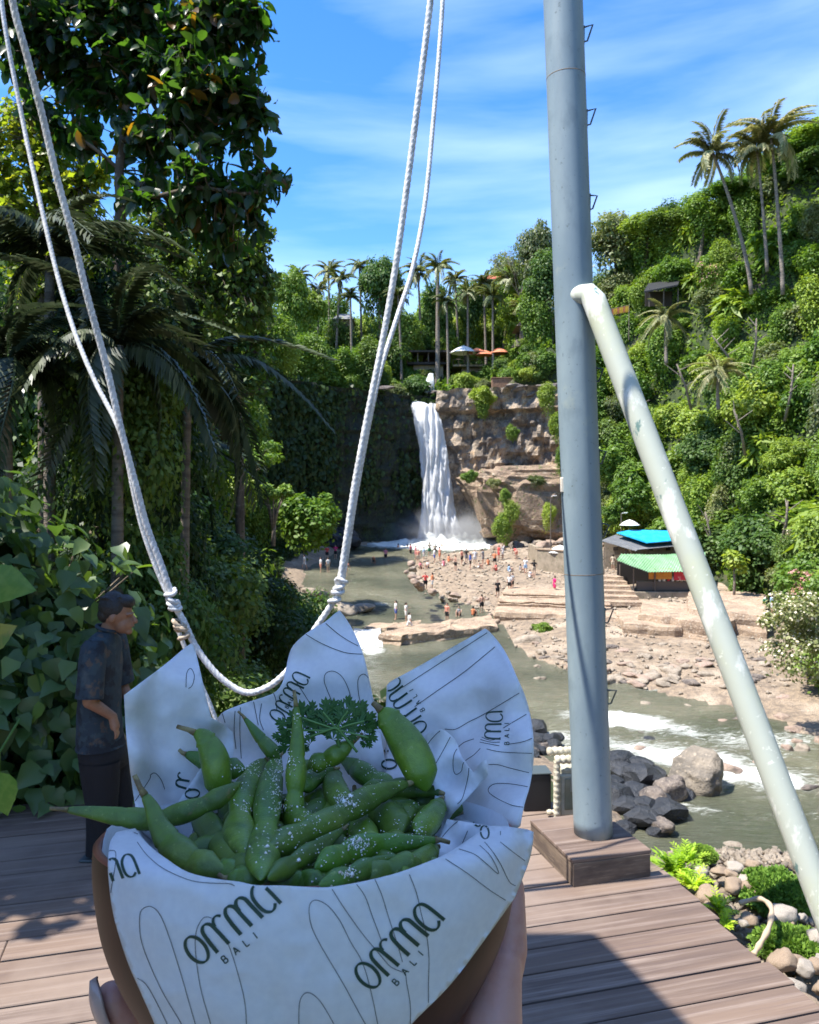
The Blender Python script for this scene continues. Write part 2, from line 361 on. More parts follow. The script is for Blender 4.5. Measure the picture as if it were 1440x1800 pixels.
M_rock = mat('pale river rock', (.36, .30, .235), .9, noise=[(2.2, (.22, .18, .14), .4, .62), (9, (.48, .42, .34), .55, .68)], bump=(5, .9, .12))
M_rock_pink = mat('pinkish stone', (.34, .255, .195), .88, noise=[(2, (.28, .2, .16), .42, .6), (11, (.5, .42, .36), .56, .68)], bump=(6, .8, .1))
M_rock_dark = mat('basalt darkened for shade', (.020, .024, .032), .5, noise=[(2, (.038, .042, .05), .45, .62)], bump=(4, .9, .15))  # near-black colour paints in the cast shade lying over these rocks
M_rock_grey = mat('grey brown rock', (.23, .19, .16), .92, noise=[(1.3, (.10, .085, .08), .42, .6), (6, (.34, .29, .24), .54, .66)], bump=(3.5, 1, .2))
rocks = [rock_mesh(k, 3, random.uniform(.5, .85)) for k in range(1, 7)]; rocks_e = [rock_mesh(k, 2, random.uniform(.55, .9), 0, .25, 1.6, 1) for k in range(11, 17)]
_rk = {}
def rock(kind, loc, size, m, lab, group=None, rz=None, sq=(1, 1, 1), name='rock', me=None):
    key = (kind, m.name) if me is None else (me.name, m.name)
    if key not in _rk:
        q = (rocks_e[kind] if m.name == 'basalt darkened for shade' and me is None else rocks[kind] if me is None else me).copy(); q.materials.append(m); _rk[key] = q
    o = link(name, _rk[key]); o.location = loc; o.scale = (size * sq[0], size * sq[1], size * sq[2]); o.rotation_euler = (random.uniform(-.2, .2), random.uniform(-.2, .2), random.uniform(0, 6.28) if rz is None else rz)
    return label(o, lab, 'rock', group)
def DW(py):
    D = 60.0
    for k in range(40): D = -float(Wr(D)) / ((py - 870) / FPX)
    return D
def PW(px, py, dz=0.0):
    D = DW(py); p = P(px, py, D); p.z += dz; return p
# the big boulder in the rapids
bme = rock_mesh(41, 4, .82, 0, .42, 1.2)
M_boulder = mat('boulder', (.30, .255, .20), .95, noise=[(1.1, (.17, .15, .125), .42, .6), (5, (.38, .32, .25), .55, .66)], bump=(3, 1, .25))
p = PW(1234, 1392); rock(0, (p.x, p.y + .3, p.z + .65), 1.28, M_boulder, 'largest tan boulder standing alone in the white rapids', rz=2.2, sq=(.95, .95, 1.0), name='boulder', me=bme)
# named single stones of the river (px, py, width px)
for px, py, w, m, lab in ((1398, 1285, 34, M_rock, 'round grey stone in the rapids by the right edge of the river'), (1283, 1352, 44, M_rock_pink, 'flat brown stone just right of the biggest boulder'),
        (1170, 1382, 50, M_rock_pink, 'long tan stone left of the biggest boulder'), (1136, 1238, 26, M_rock, 'slim pale stone in the water right of the pole'), (1270, 1268, 22, M_rock_pink, 'tiny tan stone in the open rapids'),
        (948, 1194, 24, M_rock, 'small pale flat stone in the river left of the pole'), (1291, 1488, 42, M_rock, 'pale flat stone in the shallows above the green moss'), (1336, 1503, 36, M_rock, 'pale cracked stone in the shallows beside the smallest one'),
        (1362, 1492, 24, M_rock, 'smallest pale stone in the shallows'), (1388, 1478, 30, M_rock_pink, 'pink grey stone in the shallows next to the sloping brace'), (1270, 1530, 34, M_rock_pink, 'buff stone at the edge of the near shallows'), (928, 1130, 60, M_rock, 'low buff rock in the channel below the terraces'), (1178, 1205, 20, M_rock, 'white pebble at the rapids edge'),
        (1140, 1300, 30, M_rock_dark, 'dark half sunken rock in the white water'), (1100, 1345, 34, M_rock_dark, 'rock darkened for shade right beside the pole foot')):
    p = PW(px, py); s_ = w * p.y / FPX / 2
    rock(random.randrange(6), (p.x, p.y, p.z), s_, m, lab, sq=(1, .8, .7), rz=random.uniform(-.4, .4), name='stone')
for k in range(26):                                    # small rocks breaking the rapids
    px = random.uniform(1080, 1440); py = random.uniform(1235, 1440)
    if px < 1180 and py > 1340: continue
    p = PW(px, py); m_ = random.choice([M_rock, M_rock_pink, M_rock_grey, M_rock_grey]); rock(random.randrange(6), (p.x, p.y, p.z - .05), random.uniform(.14, .42), m_, 'small wet ' + {'pale river rock': 'pale', 'pinkish stone': 'tan', 'grey brown rock': 'grey'}[m_.name] + ' rock ' + ('far out' if py < 1300 else 'midway' if py < 1370 else 'near side') + ' in the rapids ' + where(p, 'x'), 'small rocks in the rapids', sq=(1.3, .9, .7))
for k in range(34):                                   # rocks behind the pole, most coloured dark to stand for cast shade
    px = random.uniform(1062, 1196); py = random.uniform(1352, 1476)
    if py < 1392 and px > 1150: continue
    p = PW(px, py); rock(random.randrange(6), (p.x, p.y, p.z + random.uniform(.0, .5)), random.uniform(.4, 1.0), (M_rock_dark if k % 4 else M_rock_grey), 'dark rock in the heap ' + ('nearest the plinth' if py > 1445 else 'at the water edge' if py < 1385 else 'in the middle') + ' ' + where(p, 'x'), 'dark rocks heaped below the deck')
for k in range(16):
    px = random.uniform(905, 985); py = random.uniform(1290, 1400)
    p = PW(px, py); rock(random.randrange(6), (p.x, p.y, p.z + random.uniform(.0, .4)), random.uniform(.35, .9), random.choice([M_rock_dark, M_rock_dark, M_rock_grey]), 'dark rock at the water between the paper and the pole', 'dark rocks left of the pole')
CN = {'pale river rock': 'pale', 'pinkish stone': 'pinkish', 'grey brown rock': 'grey brown', 'basalt darkened for shade': 'dark'}
# stones of the right gravel bank
for k in range(95):
    px = random.uniform(935, 1345); base = np.interp(px, [900, 1000, 1060, 1200, 1290, 1350], [1165, 1180, 1198, 1212, 1225, 1205]); py = base - abs(random.gauss(0, 24)) + 3
    if py < 1118: continue
    p = PW(px, py); p.z = max(gz(p.x, p.y), float(Wr(p.y)) + CZ)
    m_ = random.choice([M_rock, M_rock, M_rock_pink, M_rock_grey]); rock(random.randrange(6), (p.x, p.y, p.z), random.uniform(.22, .62) * (1.35 if random.random() < .12 else 1), m_, CN[m_.name] + ' stone on the gravel bank ' + where(p, 'x') + (' at the water' if py > base - 12 else ' further up'), 'stones on the gravel bank', sq=(1.2, .9, .7))
for px, py, s_, m, lab in ((1278, 1185, 1.05, M_rock_grey, 'dark grey pointed boulder left of the sloping brace'), (1290, 1200, .95, M_rock_pink, 'pink boulder behind the sloping brace'), (1205, 1180, .8, M_rock, 'pale boulder in the middle of the gravel bank'), (600, 1078, 1.5, M_rock, 'tan rock behind the peak of the paper'), (635, 1075, 1.1, M_rock, 'tan rock right of the rope loop'), (560, 1052, 1.0, M_rock_pink, 'pinkish rock left of the rope'), (545, 1045, .8, M_rock, 'small tan rock at the dark left bank'), (1375, 1240, .7, M_rock_pink, 'pink boulder under the flowering bush')):
    p = PW(px, py); rock(random.randrange(6), (p.x, p.y, p.z + .25), s_, m, lab, name='boulder', sq=(1.2, 1, .85))
for k in range(24):
    px = random.uniform(1330, 1440); py = random.uniform(1200, 1330)
    if px < 1330 + (py - 1200) * .3: continue
    p = PW(px, py); rock(random.randrange(6), (p.x, p.y, p.z + .05), random.uniform(.15, .5), random.choice([M_rock, M_rock_pink]), 'stone along the right edge of the rapids', 'stones at the right river edge')
for k in range(36):                                    # gravel bar edges
    t = random.random(); px = np.interp(t, [0, .35, .6, 1], [712, 722, 790, 862]) + random.gauss(6, 7); py = np.interp(t, [0, .35, .6, 1], [985, 1030, 1052, 1075]) + random.gauss(-2, 4)
    p = PW(px, py); rock(random.randrange(6), (p.x, p.y, max(p.z, gz(p.x, p.y))), random.uniform(.15, .5), random.choice([M_rock, M_rock_pink, M_rock_pink]), 'stone along the shore of the gravel bar', 'stones edging the gravel bar')

# loose pebbles: one object
def pebbles():
    pts = []
    for k in range(2600):
        x = random.uniform(0, 30); y = random.uniform(46, 99)
        r_ = float(np.interp(y, *_R)); h_ = float(np.interp(y, *_H))
        if x < r_ - .5 or x > h_ + .5: continue
        pts.append((x, y, random.uniform(.05, .22)))
    for k in range(900):
        px = random.uniform(1180, 1440); D = random.uniform(4.4, 9); x = (px - 720) / FPX * D
        if x < 1.75: continue
        pts.append((x, D, random.uniform(.02, .06)))
    A = np.array(pts); Z = height(A[:, 0], A[:, 1]); t = np.array([[1, 0, 0], [-.3, .9, 0], [-.7, -.7, 0], [0, 0, .8], [.2, 0, -.8]]); tf = np.array([[0, 1, 3], [1, 2, 3], [2, 0, 3], [1, 0, 4], [2, 1, 4], [0, 2, 4]])
    Vs = []; Fs = []
    for i in range(len(A)):
        q = t + RNG.normal(0, .18, t.shape); a = RNG.random() * 6.28; c, s_ = math.cos(a), math.sin(a); q = q @ np.array([[c, s_, 0], [-s_, c, 0], [0, 0, 1]])
        Vs.append(q * A[i, 2] + [A[i, 0], A[i, 1], Z[i] + A[i, 2] * .3]); Fs.append(tf + i * 5)
    me = np_mesh('pebbles', np.concatenate(Vs), np.concatenate(Fs)); label(link('pebbles', me, M_rock), 'loose pebbles strewn over the gravel banks', 'pebbles', None, 'stuff')
pebbles()

# the slanting rock ledge between the two pools, and the terraces
def slab(name, pts, z0, z1, m, lab, cat, rough_amp=.12, seg=.5):
    """irregular horizontal slab over a plan polygon with worn edges"""
    poly = [Vector((p[0], p[1])) for p in pts]; out = []
    for i, a in enumerate(poly):
        b = poly[(i + 1) % len(poly)]; nseg = max(1, int((b - a).length / seg))
        for k in range(nseg):
            q = a.lerp(b, k / nseg); q += Vector((mnoise.noise((q.x * 1.1, q.y * 1.1, 3)), mnoise.noise((q.x * 1.1, q.y * 1.1, 8)))) * rough_amp * 2; out.append(q)
    c = sum(out, Vector((0, 0))) / len(out); rings = []; hh = z1 - z0
    for s_, z in ((1.0, z0), (1.01, z0 + hh * .45), (.985, z0 + hh * .6), (1.0, z0 + hh * .8), (.985, z0 + hh * .97), (.96, z1), (.6, z1), (.2, z1)):
        rings.append([Vector((*(c + (q - c) * s_), z + (mnoise.noise((q.x * .9 + z, q.y * .9, z * 3)) * rough_amp * (1 if z < z1 else .7)))) for q in out])
    n_ = len(out); Vv = [v for r in rings for v in r] + [Vector((c.x, c.y, z1))]; Ff = []
    for j in range(len(rings) - 1):
        for i in range(n_): Ff.append((j * n_ + i, j * n_ + (i + 1) % n_, (j + 1) * n_ + (i + 1) % n_, (j + 1) * n_ + i))
    for i in range(n_): Ff.append(((len(rings) - 1) * n_ + i, (len(rings) - 1) * n_ + (i + 1) % n_, len(Vv) - 1))
    return label(link(name, mesh(name, Vv, Ff), m), lab, cat)
M_ledge = mat('worn tan ledge', (.40, .295, .205), .9, noise=[(.9, (.28, .20, .14), .42, .6), (7, (.50, .42, .33), .53, .65), (2.2, (.17, .135, .10), .58, .66, (.4, .4, 3))], bump=(3, .9, .15))
def zrel(py, D): return (870 - py) / FPX * D + CZ
def pl(px, D): return ((px - 720) / FPX * D, D)
slab('rock_ledge', [pl(668, 61), pl(700, 60.5), pl(780, 61.8), pl(868, 64.5), pl(880, 68), pl(860, 70.5), pl(800, 68), pl(730, 65), pl(690, 63)], -11.9 + CZ, -10.55 + CZ, M_ledge, 'long slanting flat rock ledge crossing the river below the swimmers', 'rock ledge', .28)
slab('rock_ledge', [pl(640, 65.5), pl(680, 64.5), pl(730, 66), pl(742, 68.5), pl(700, 69), pl(655, 67.5)], -11.7 + CZ, -10.75 + CZ, M_ledge, 'small flat rock ledge where two people in white stand', 'rock ledge', .15)
terr = [([pl(868, 68), pl(1000, 66.5), pl(1120, 64), pl(1125, 80), pl(880, 79)], -11.9, -9.9, 'lowest rock terrace with a steep face above the river'),
        ([pl(876, 71.5), pl(1000, 70), pl(1075, 69), pl(1110, 82), pl(885, 82)], -10, -9.35, 'second rock terrace step below the beach'),
        ([pl(884, 74), pl(1000, 72.5), pl(1070, 72), pl(1100, 84), pl(895, 85)], -9.6, -8.95, 'topmost worn rock terrace step at the beach'),
        ([pl(1098, 60.5), pl(1190, 59), pl(1240, 61), pl(1220, 66), pl(1130, 68), pl(1080, 68)], -11.6, -9.7, 'concrete path slab below the green roofed stall'),
        ([pl(1125, 62), pl(1275, 57), pl(1300, 60), pl(1260, 66), pl(1130, 71)], -11.6, -9.2, 'long concrete walkway running down to the right of the stall'),
        ([pl(1210, 62), pl(1350, 58), pl(1350, 72), pl(1210, 74)], -11, -8.75, 'upper earthen terrace right of the stall')]
for pts, z0, z1, lab in terr: slab('terrace', pts, z0 + CZ, z1 + CZ, M_ledge, lab, 'terrace', .12)
for k in range(6):
    slab('stone_step', [pl(1062, 70 + k * 1.4), pl(1132 - k * 7, 69.5 + k * 1.4), pl(1128 - k * 8, 71 + k * 1.4), pl(1060, 71.4 + k * 1.4)], -9.7 + k * .3 + CZ, -9.3 + k * .3 + CZ, M_ledge, ['lowest', 'second', 'third', 'fourth', 'fifth', 'topmost'][k] + ' stone step right of the pole leading up to the huts', 'step', .05, .6)

# ---- cliffs
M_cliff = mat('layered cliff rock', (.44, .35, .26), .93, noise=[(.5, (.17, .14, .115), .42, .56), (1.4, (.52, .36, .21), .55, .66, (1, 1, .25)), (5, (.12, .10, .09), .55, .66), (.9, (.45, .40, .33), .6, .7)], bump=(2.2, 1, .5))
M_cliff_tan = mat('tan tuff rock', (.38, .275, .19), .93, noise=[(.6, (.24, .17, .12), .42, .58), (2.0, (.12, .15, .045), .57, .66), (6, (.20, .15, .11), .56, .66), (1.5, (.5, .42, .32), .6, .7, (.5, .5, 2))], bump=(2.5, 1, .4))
M_cliff_dark = mat('mossy cliff darkened for shade', (.028, .036, .022), .9, noise=[(.5, (.045, .06, .02), .5, .6), (3, (.016, .018, .018), .5, .6)], bump=(2.2, 1, .4))  # mossy green whose very dark base also paints in the wall's shade
def wall(name, pts, z0, z1, nz, m, lab, fn, amp=.8, sc=.35, step=.5, kind=None):
    P2 = []; 
    for i in range(len(pts) - 1):
        a, b = Vector(pts[i]), Vector(pts[i + 1]); k_ = max(1, int((b - a).length / step))
        for k in range(k_): P2.append(a.lerp(b, k / k_))
    P2.append(Vector(pts[-1])); n_ = len(P2); Vv = []; T = []
    for j in range(nz + 3):
        t = min(1.0, j / nz); back = max(0, j - nz)
        for i, q in enumerate(P2):
            tan = (P2[min(i + 1, n_ - 1)] - P2[max(i - 1, 0)]).normalized(); nn = Vector((tan.y, -tan.x))
            zz = z0 + (z1 - z0) * t; off = fn(i / (n_ - 1), t)
            d = fbm((q.x * sc, q.y * sc, zz * sc * 1.3), 5, 1.0) * amp
            d += (abs(mnoise.noise((q.x * .9, q.y * .9, zz * .16))) * 1.1 + abs(mnoise.noise((q.x * .45 + 3, q.y * .45, zz * .10))) * 1.3) * amp
            d += (.35 * amp if mnoise.noise((q.x * .15, q.y * .15, zz * 1.1)) > 0.05 else 0)
            d += .5 * amp * (round(mnoise.noise((q.x * .7, q.y * .7, zz * .55 + 9)) * 3) / 3)
            e = off + d - back * 2.2
            Vv.append((q.x + nn.x * e, q.y + nn.y * e, zz + (0.35 * mnoise.noise((q.x * .4, q.y * .4, 4)) if j >= nz else 0) - .0 * back))
    Ff = [(j * n_ + i, j * n_ + i + 1, (j + 1) * n_ + i + 1, (j + 1) * n_ + i) for j in range(nz + 2) for i in range(n_ - 1)]
    o = link(name, mesh(name, Vv, Ff, False), m); return label(o, lab, 'cliff' if not kind else None, None, kind)
# dark vine covered amphitheatre left of the fall (leans out at the top)
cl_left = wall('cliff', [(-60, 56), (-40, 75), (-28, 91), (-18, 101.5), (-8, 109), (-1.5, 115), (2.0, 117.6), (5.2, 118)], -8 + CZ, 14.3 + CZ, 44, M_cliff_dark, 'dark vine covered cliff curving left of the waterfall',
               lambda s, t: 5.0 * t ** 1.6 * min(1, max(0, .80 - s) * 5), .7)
cl_right = wall('cliff', [(4.6, 117.4), (8, 116), (12, 115), (16, 113.6), (20, 112), (22.5, 110.5)], -7 + CZ, 15.0 + CZ, 44, M_cliff, 'rugged grey and tan cliff right of the waterfall',
                lambda s, t: 1.2 * (1 - t) + (1.2 if t > .86 else 0), .95, .42, .34)
# jutting lower outcrop with an undercut cave
def outcrop():
    bm = bmesh.new(); bmesh.ops.create_icosphere(bm, subdivisions=5, radius=1)
    for v in bm.verts:
        p = v.co.copy(); p = Vector((math.copysign(abs(p.x) ** .6, p.x), math.copysign(abs(p.y) ** .6, p.y), math.copysign(abs(p.z) ** .5, p.z)))
        d = 1 + .16 * fbm(v.co * 2.2 + Vector((3, 1, 9)), 5, 1.3)
        q = Vector((p.x * 9.2, p.y * 6.5, p.z * 5.3)) * d
        q.x += (q.z - 2) * (-.42) * (1 if q.x < 0 else .0)         # left side leans out over the pool
        q.z += .22 * math.floor(q.z * 1.2) - .2 * q.z
        v.co = q
    me = bpy.data.meshes.new('outcrop'); bm.to_mesh(me); bm.free(); return me
oc = link('rock_outcrop', outcrop(), M_cliff_tan); oc.location = (17.0, 110.5, -1.6 + CZ); label(oc, 'tan jutting rock shelf with green tufts under the right cliff', 'rock outcrop')
for k in range(18):                                     # blocks on the rim of the fall
    x = random.uniform(-3.5, 20); y = float(cliff_y(x)) - random.uniform(.0, 2.5)
    if 1.8 < x < 5.4: y += 3.2
    rock(random.randrange(6), (x, y + 1.0, CZ + 14.6 + random.uniform(-.3, .5)), random.uniform(.7, 1.7), M_rock_grey, 'grey block on the rim of the waterfall cliff', 'grey rocks along the rim of the fall', sq=(1.5, 1, .6))
for k in range(26):
    x = random.uniform(10.5, 24); y = random.uniform(97, 104.5); z = max(gz(x, y), float(Wr(y)) + CZ)
    rock(random.randrange(6), (x, y, z + .2), random.uniform(.4, 1.3), random.choice([M_rock, M_rock_pink, M_rock_grey]), 'rock fallen at the foot of the tan rock shelf', 'rocks at the foot of the shelf')
for k in range(8):
    x = random.uniform(6.5, 13.5); z = random.uniform(-3, 12); y = float(cliff_y(x)) - random.uniform(.6, 1.8)
    rock(random.randrange(6), (x, y, CZ + z), random.uniform(.4, 1.1), random.choice([M_rock_grey, M_rock_grey, M_cliff]), 'grey knob standing out of the cliff beside the waterfall', 'rock knobs on the cliff right of the fall')
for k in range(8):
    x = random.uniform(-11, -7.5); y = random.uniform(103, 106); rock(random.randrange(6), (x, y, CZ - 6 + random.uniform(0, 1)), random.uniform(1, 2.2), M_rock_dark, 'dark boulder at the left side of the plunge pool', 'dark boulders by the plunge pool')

# ---- the waterfall
def fall_mat(nm='falling water'):
    m = bpy.data.materials.new(nm); m.use_nodes = True; nt = m.node_tree; n = nt.nodes; l = nt.links; b = n['Principled BSDF']
    tcn = n.new('ShaderNodeTexCoord'); mpn = n.new('ShaderNodeMapping'); mpn.inputs['Scale'].default_value = (1.6, 1.6, .16); l.new(tcn.outputs['Object'], mpn.inputs[0])
    nz = n.new('ShaderNodeTexNoise'); nz.inputs['Scale'].default_value = 1.6; nz.inputs['Detail'].default_value = 8; nz.inputs['Roughness'].default_value = .7; l.new(mpn.outputs[0], nz.inputs['Vector'])
    r = n.new('ShaderNodeValToRGB'); e = r.color_ramp.elements; e[0].position = .28; e[0].color = (.72, .76, .80, 1); e[1].position = .48; e[1].color = (.96, .97, .98, 1); l.new(nz.outputs['Fac'], r.inputs[0]); l.new(r.outputs[0], b.inputs['Base Color'])
    b.inputs['Roughness'].default_value = .6
    t = n.new('ShaderNodeBsdfTranslucent'); l.new(r.outputs[0], t.inputs[0]); ms = n.new('ShaderNodeMixShader'); ms.inputs[0].default_value = .5; l.new(b.outputs[0], ms.inputs[1]); l.new(t.outputs[0], ms.inputs[2])
    at = n.new('ShaderNodeAttribute'); at.attribute_name = 'thin'; s = n.new('ShaderNodeMath'); s.operation = 'SUBTRACT'; l.new(nz.outputs['Fac'], s.inputs[0]); l.new(at.outputs['Fac'], s.inputs[1])
    mr = n.new('ShaderNodeMapRange'); mr.inputs[1].default_value = .0; mr.inputs[2].default_value = .12; l.new(s.outputs[0], mr.inputs[0])
    tr = n.new('ShaderNodeBsdfTransparent'); m2 = n.new('ShaderNodeMixShader'); l.new(mr.outputs[0], m2.inputs[0]); l.new(tr.outputs[0], m2.inputs[1]); l.new(ms.outputs[0], m2.inputs[2]); l.new(m2.outputs[0], n['Material Output'].inputs['Surface'])
    return m
M_fall = fall_mat()
def fall(name, rows, lab, nu=34, depth=1.3, parent=None):
    """rows: (z, x_left, x_right, y) from top to bottom, rounded front and back"""
    rows = [Vector(r) if False else r for r in rows]; zz = np.linspace(rows[0][0], rows[-1][0], 90); rz_ = [r[0] for r in rows][::-1]
    f = lambda c: np.interp(zz, rz_, [r[c] for r in rows][::-1]); xl, xr, yy = f(1), f(2), f(3); Vv = []; th = []
    for j in range(90):
        for i in range(nu):
            u = i / (nu - 1); x = xl[j] + (xr[j] - xl[j]) * u; bulge = math.sin(math.pi * u) ** .6 * depth
            e = .75 * fbm((x * 2.4, 3, zz[j] * .20), 4, 1.0) * (0.4 + j / 90) ; ex = .12 * fbm((u * 5, 7, zz[j] * .5), 3, 1.0)
            Vv.append((x + ex, yy[j] - bulge - e, zz[j])); ed = min(u, 1 - u); th.append(.60 * max(0, 1 - ed / .09) + (.1 if j > 84 else 0))
    Ff = [(j * nu + i, j * nu + i + 1, (j + 1) * nu + i + 1, (j + 1) * nu + i) for j in range(89) for i in range(nu - 1)]
    me = mesh(name, Vv, Ff, True); a = me.attributes.new('thin', 'FLOAT', 'POINT'); a.data.foreach_set('value', th)
    return label(link(name, me, M_fall, parent), lab, 'waterfall' if lab else None)
D_ = 113.0; fx_ = lambda px: (px - 720) / FPX * D_; fz_ = lambda py: zrel(py, D_)
wf = fall('waterfall', [(fz_(703), fx_(722), fx_(748), 116.6), (fz_(712), fx_(722), fx_(764), 115.2), (fz_(740), fx_(727), fx_(778), 114.2), (fz_(790), fx_(736), fx_(787), 113.4), (fz_(850), fx_(741), fx_(795), 112.7), (fz_(905), fx_(739), fx_(803), 112.2), (fz_(935), fx_(733), fx_(812), 111.6), (fz_(950), fx_(728), fx_(820), 110.9)],
          'tall white waterfall plunging from the cliff into the pool')
fall('waterfall', [(fz_(704), fx_(754), fx_(768), 117.0), (fz_(720), fx_(757), fx_(772), 115.8), (fz_(745), fx_(762), fx_(778), 114.6)], 'small second spout joining the tall waterfall at its top right', 12, .4)
fall('waterfall', [(zrel(656, 122), (753 - 720) / FPX * 122, (763 - 720) / FPX * 122, 123), (zrel(670, 121), (748 - 720) / FPX * 121, (764 - 720) / FPX * 121, 121.5), (zrel(692, 120), (744 - 720) / FPX * 120, (764 - 720) / FPX * 120, 120)], 'little white cascade among the bushes above the tall waterfall', 12, .5)
fall('waterfall', [(PW(655, 1128).z + .9, -4.4, -2.2, 62.6), (PW(655, 1128).z + .2, -4.3, -2.0, 60.8), (PW(655, 1150).z, -4.2, -1.8, 59.6)], 'low foaming chute at the left end of the slanting rock ledge', 16, .4)
# spray cloud at the foot
def spray():
    bm = bmesh.new(); bmesh.ops.create_icosphere(bm, subdivisions=4, radius=1)
    for v in bm.verts: v.co *= 1 + .25 * fbm(v.co * 1.5, 3, 1.2); pass
    me = bpy.data.meshes.new('spray'); bm.to_mesh(me); bm.free()
    m = bpy.data.materials.new('spray mist'); m.use_nodes = True; n = m.node_tree.nodes; l = m.node_tree.links; n.clear()
    o = n.new('ShaderNodeOutputMaterial'); pv = n.new('ShaderNodeVolumePrincipled'); l.new(pv.outputs[0], o.inputs['Volume']); pv.inputs['Color'].default_value = (.95, .97, 1, 1)
    tcn = n.new('ShaderNodeTexCoord'); ln = n.new('ShaderNodeVectorMath'); ln.operation = 'LENGTH'; l.new(tcn.outputs['Object'], ln.inputs[0])
    mr = n.new('ShaderNodeMapRange'); mr.inputs[1].default_value = 1.0; mr.inputs[2].default_value = 0.0; mr.inputs[3].default_value = 0; mr.inputs[4].default_value = 1.3; l.new(ln.outputs['Value'], mr.inputs[0])
    pw = n.new('ShaderNodeMath'); pw.operation = 'POWER'; pw.inputs[1].default_value = 2.2; l.new(mr.outputs[0], pw.inputs[0]); nz = n.new('ShaderNodeTexNoise'); nz.inputs['Scale'].default_value = 2.2; nz.inputs['Detail'].default_value = 4; l.new(tcn.outputs['Object'], nz.inputs['Vector']); m3 = n.new('ShaderNodeMapRange'); m3.inputs[1].default_value = .38; m3.inputs[2].default_value = .66; m3.inputs[4].default_value = 1.8; l.new(nz.outputs['Fac'], m3.inputs[0]); mu = n.new('ShaderNodeMath'); mu.operation = 'MULTIPLY'; l.new(pw.outputs[0], mu.inputs[0]); l.new(m3.outputs[0], mu.inputs[1]); l.new(mu.outputs[0], pv.inputs['Density'])
    ob = link('spray', me, m); ob.location = (5.6, 110.2, CZ - 6.6); ob.scale = (11, 4.5, 6.0); label(ob, 'white spray cloud at the foot of the tall waterfall', 'spray', None, 'stuff')
spray()
# ================================================================== VEGETATION
T_DIAMOND = (np.array([[0, 0, 0], [.5, .32, .06], [1, 0, -.05], [.5, -.32, .06]]), np.array([[0, 1, 2, 3]]))
T_LONG = (np.array([[0, 0, 0], [.45, .13, .03], [1, 0, -.12], [.45, -.13, .03]]), np.array([[0, 1, 2, 3]]))
_hx = [0, .12, .40, .72, 1.0]; _hw = [0, .36, .42, .22, 0]
T_HEART = (np.array([[x, 0, -.22 * x * x] for x in _hx] + [[x - .06, w, .10 - .22 * x * x] for x, w in zip(_hx[1:4], _hw[1:4])] + [[x - .06, -w, .10 - .22 * x * x] for x, w in zip(_hx[1:4], _hw[1:4])]),
           np.array([[0, 1, 5], [1, 6, 5], [1, 2, 6], [2, 7, 6], [2, 3, 7], [3, 4, 7], [0, 8, 1], [1, 8, 9], [1, 9, 2], [2, 9, 10], [2, 10, 3], [3, 10, 4]]))
_ox = [0, .25, .55, .85, 1.0]; _ow = [0, .20, .27, .17, 0]
T_OVAL = (np.array([[x, 0, -.25 * x * x] for x in _ox] + [[x, w, .08 - .25 * x * x] for x, w in zip(_ox[1:4], _ow[1:4])] + [[x, -w, .08 - .25 * x * x] for x, w in zip(_ox[1:4], _ow[1:4])]), T_HEART[1])
def leaves(C, Dr, N, S, tmpl):
    """leaf mesh arrays from centres, directions, normals, sizes"""
    t, f = tmpl; C = np.asarray(C, float); Dr = Dr / np.maximum(np.linalg.norm(Dr, axis=1, keepdims=True), 1e-6)
    B = np.cross(N, Dr); B /= np.maximum(np.linalg.norm(B, axis=1, keepdims=True), 1e-6); N2 = np.cross(Dr, B)
    S = np.asarray(S)[:, None, None]
    Vv = C[:, None, :] + S * (t[None, :, 0:1] * Dr[:, None, :] + t[None, :, 1:2] * B[:, None, :] + t[None, :, 2:3] * N2[:, None, :])
    n = len(C); Ff = f[None] + (np.arange(n) * len(t))[:, None, None]
    return Vv.reshape(-1, 3), Ff.reshape(-1, f.shape[1])
def crown_pts(n, clumps, up=.35, droop=.25, rg=RNG):
    """clumps: array of (x,y,z,r,flat); leaves over the upper and outer part of each clump"""
    cl = np.asarray(clumps, float); w = cl[:, 3] ** 2; idx = rg.choice(len(cl), n, p=w / w.sum())
    u = rg.normal(size=(n, 3)); u[:, 2] += up; u /= np.linalg.norm(u, axis=1, keepdims=True)
    rr = cl[idx, 3] * (1 - .5 * rg.random(n) ** 2.0) * np.where(rg.random(n) < .14, rg.uniform(1.0, 1.45, n), 1.0)
    off = u * rr[:, None]; off[:, 2] *= cl[idx, 4]
    C = cl[idx, :3] + off
    N = u * .8 + rg.normal(size=(n, 3)) * .35; N[:, 2] += .55; N /= np.linalg.norm(N, axis=1, keepdims=True)
    Dr = rg.normal(size=(n, 3)); Dr[:, 2] -= droop; Dr += u * .5; Dr -= N * (Dr * N).sum(1, keepdims=True)
    return C, Dr, N
def clump_set(k, rx, ry, rz, r0, r1, seed, zc=None, flat=.7):
    rg = np.random.default_rng(seed); out = []
    for i in range(k):
        u = rg.normal(size=3); u /= np.linalg.norm(u); u *= rg.random() ** .33
        if u[2] < -.35: u[2] *= -.5
        out.append((u[0] * rx, u[1] * ry, (u[2] + .15) * rz + (rz if zc is None else zc), rg.uniform(r0, r1), flat))
    return out
G1 = [(.10, .17, .022), (.14, .225, .028), (.06, .115, .022), (.19, .27, .045)]
G2 = [(.055, .11, .024), (.08, .145, .028), (.038, .08, .02), (.12, .18, .04)]
G3 = [(.15, .23, .03), (.20, .28, .04), (.10, .18, .025), (.17, .23, .06)]
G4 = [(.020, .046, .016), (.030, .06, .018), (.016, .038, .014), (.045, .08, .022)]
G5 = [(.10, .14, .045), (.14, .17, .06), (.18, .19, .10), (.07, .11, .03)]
LM = {}
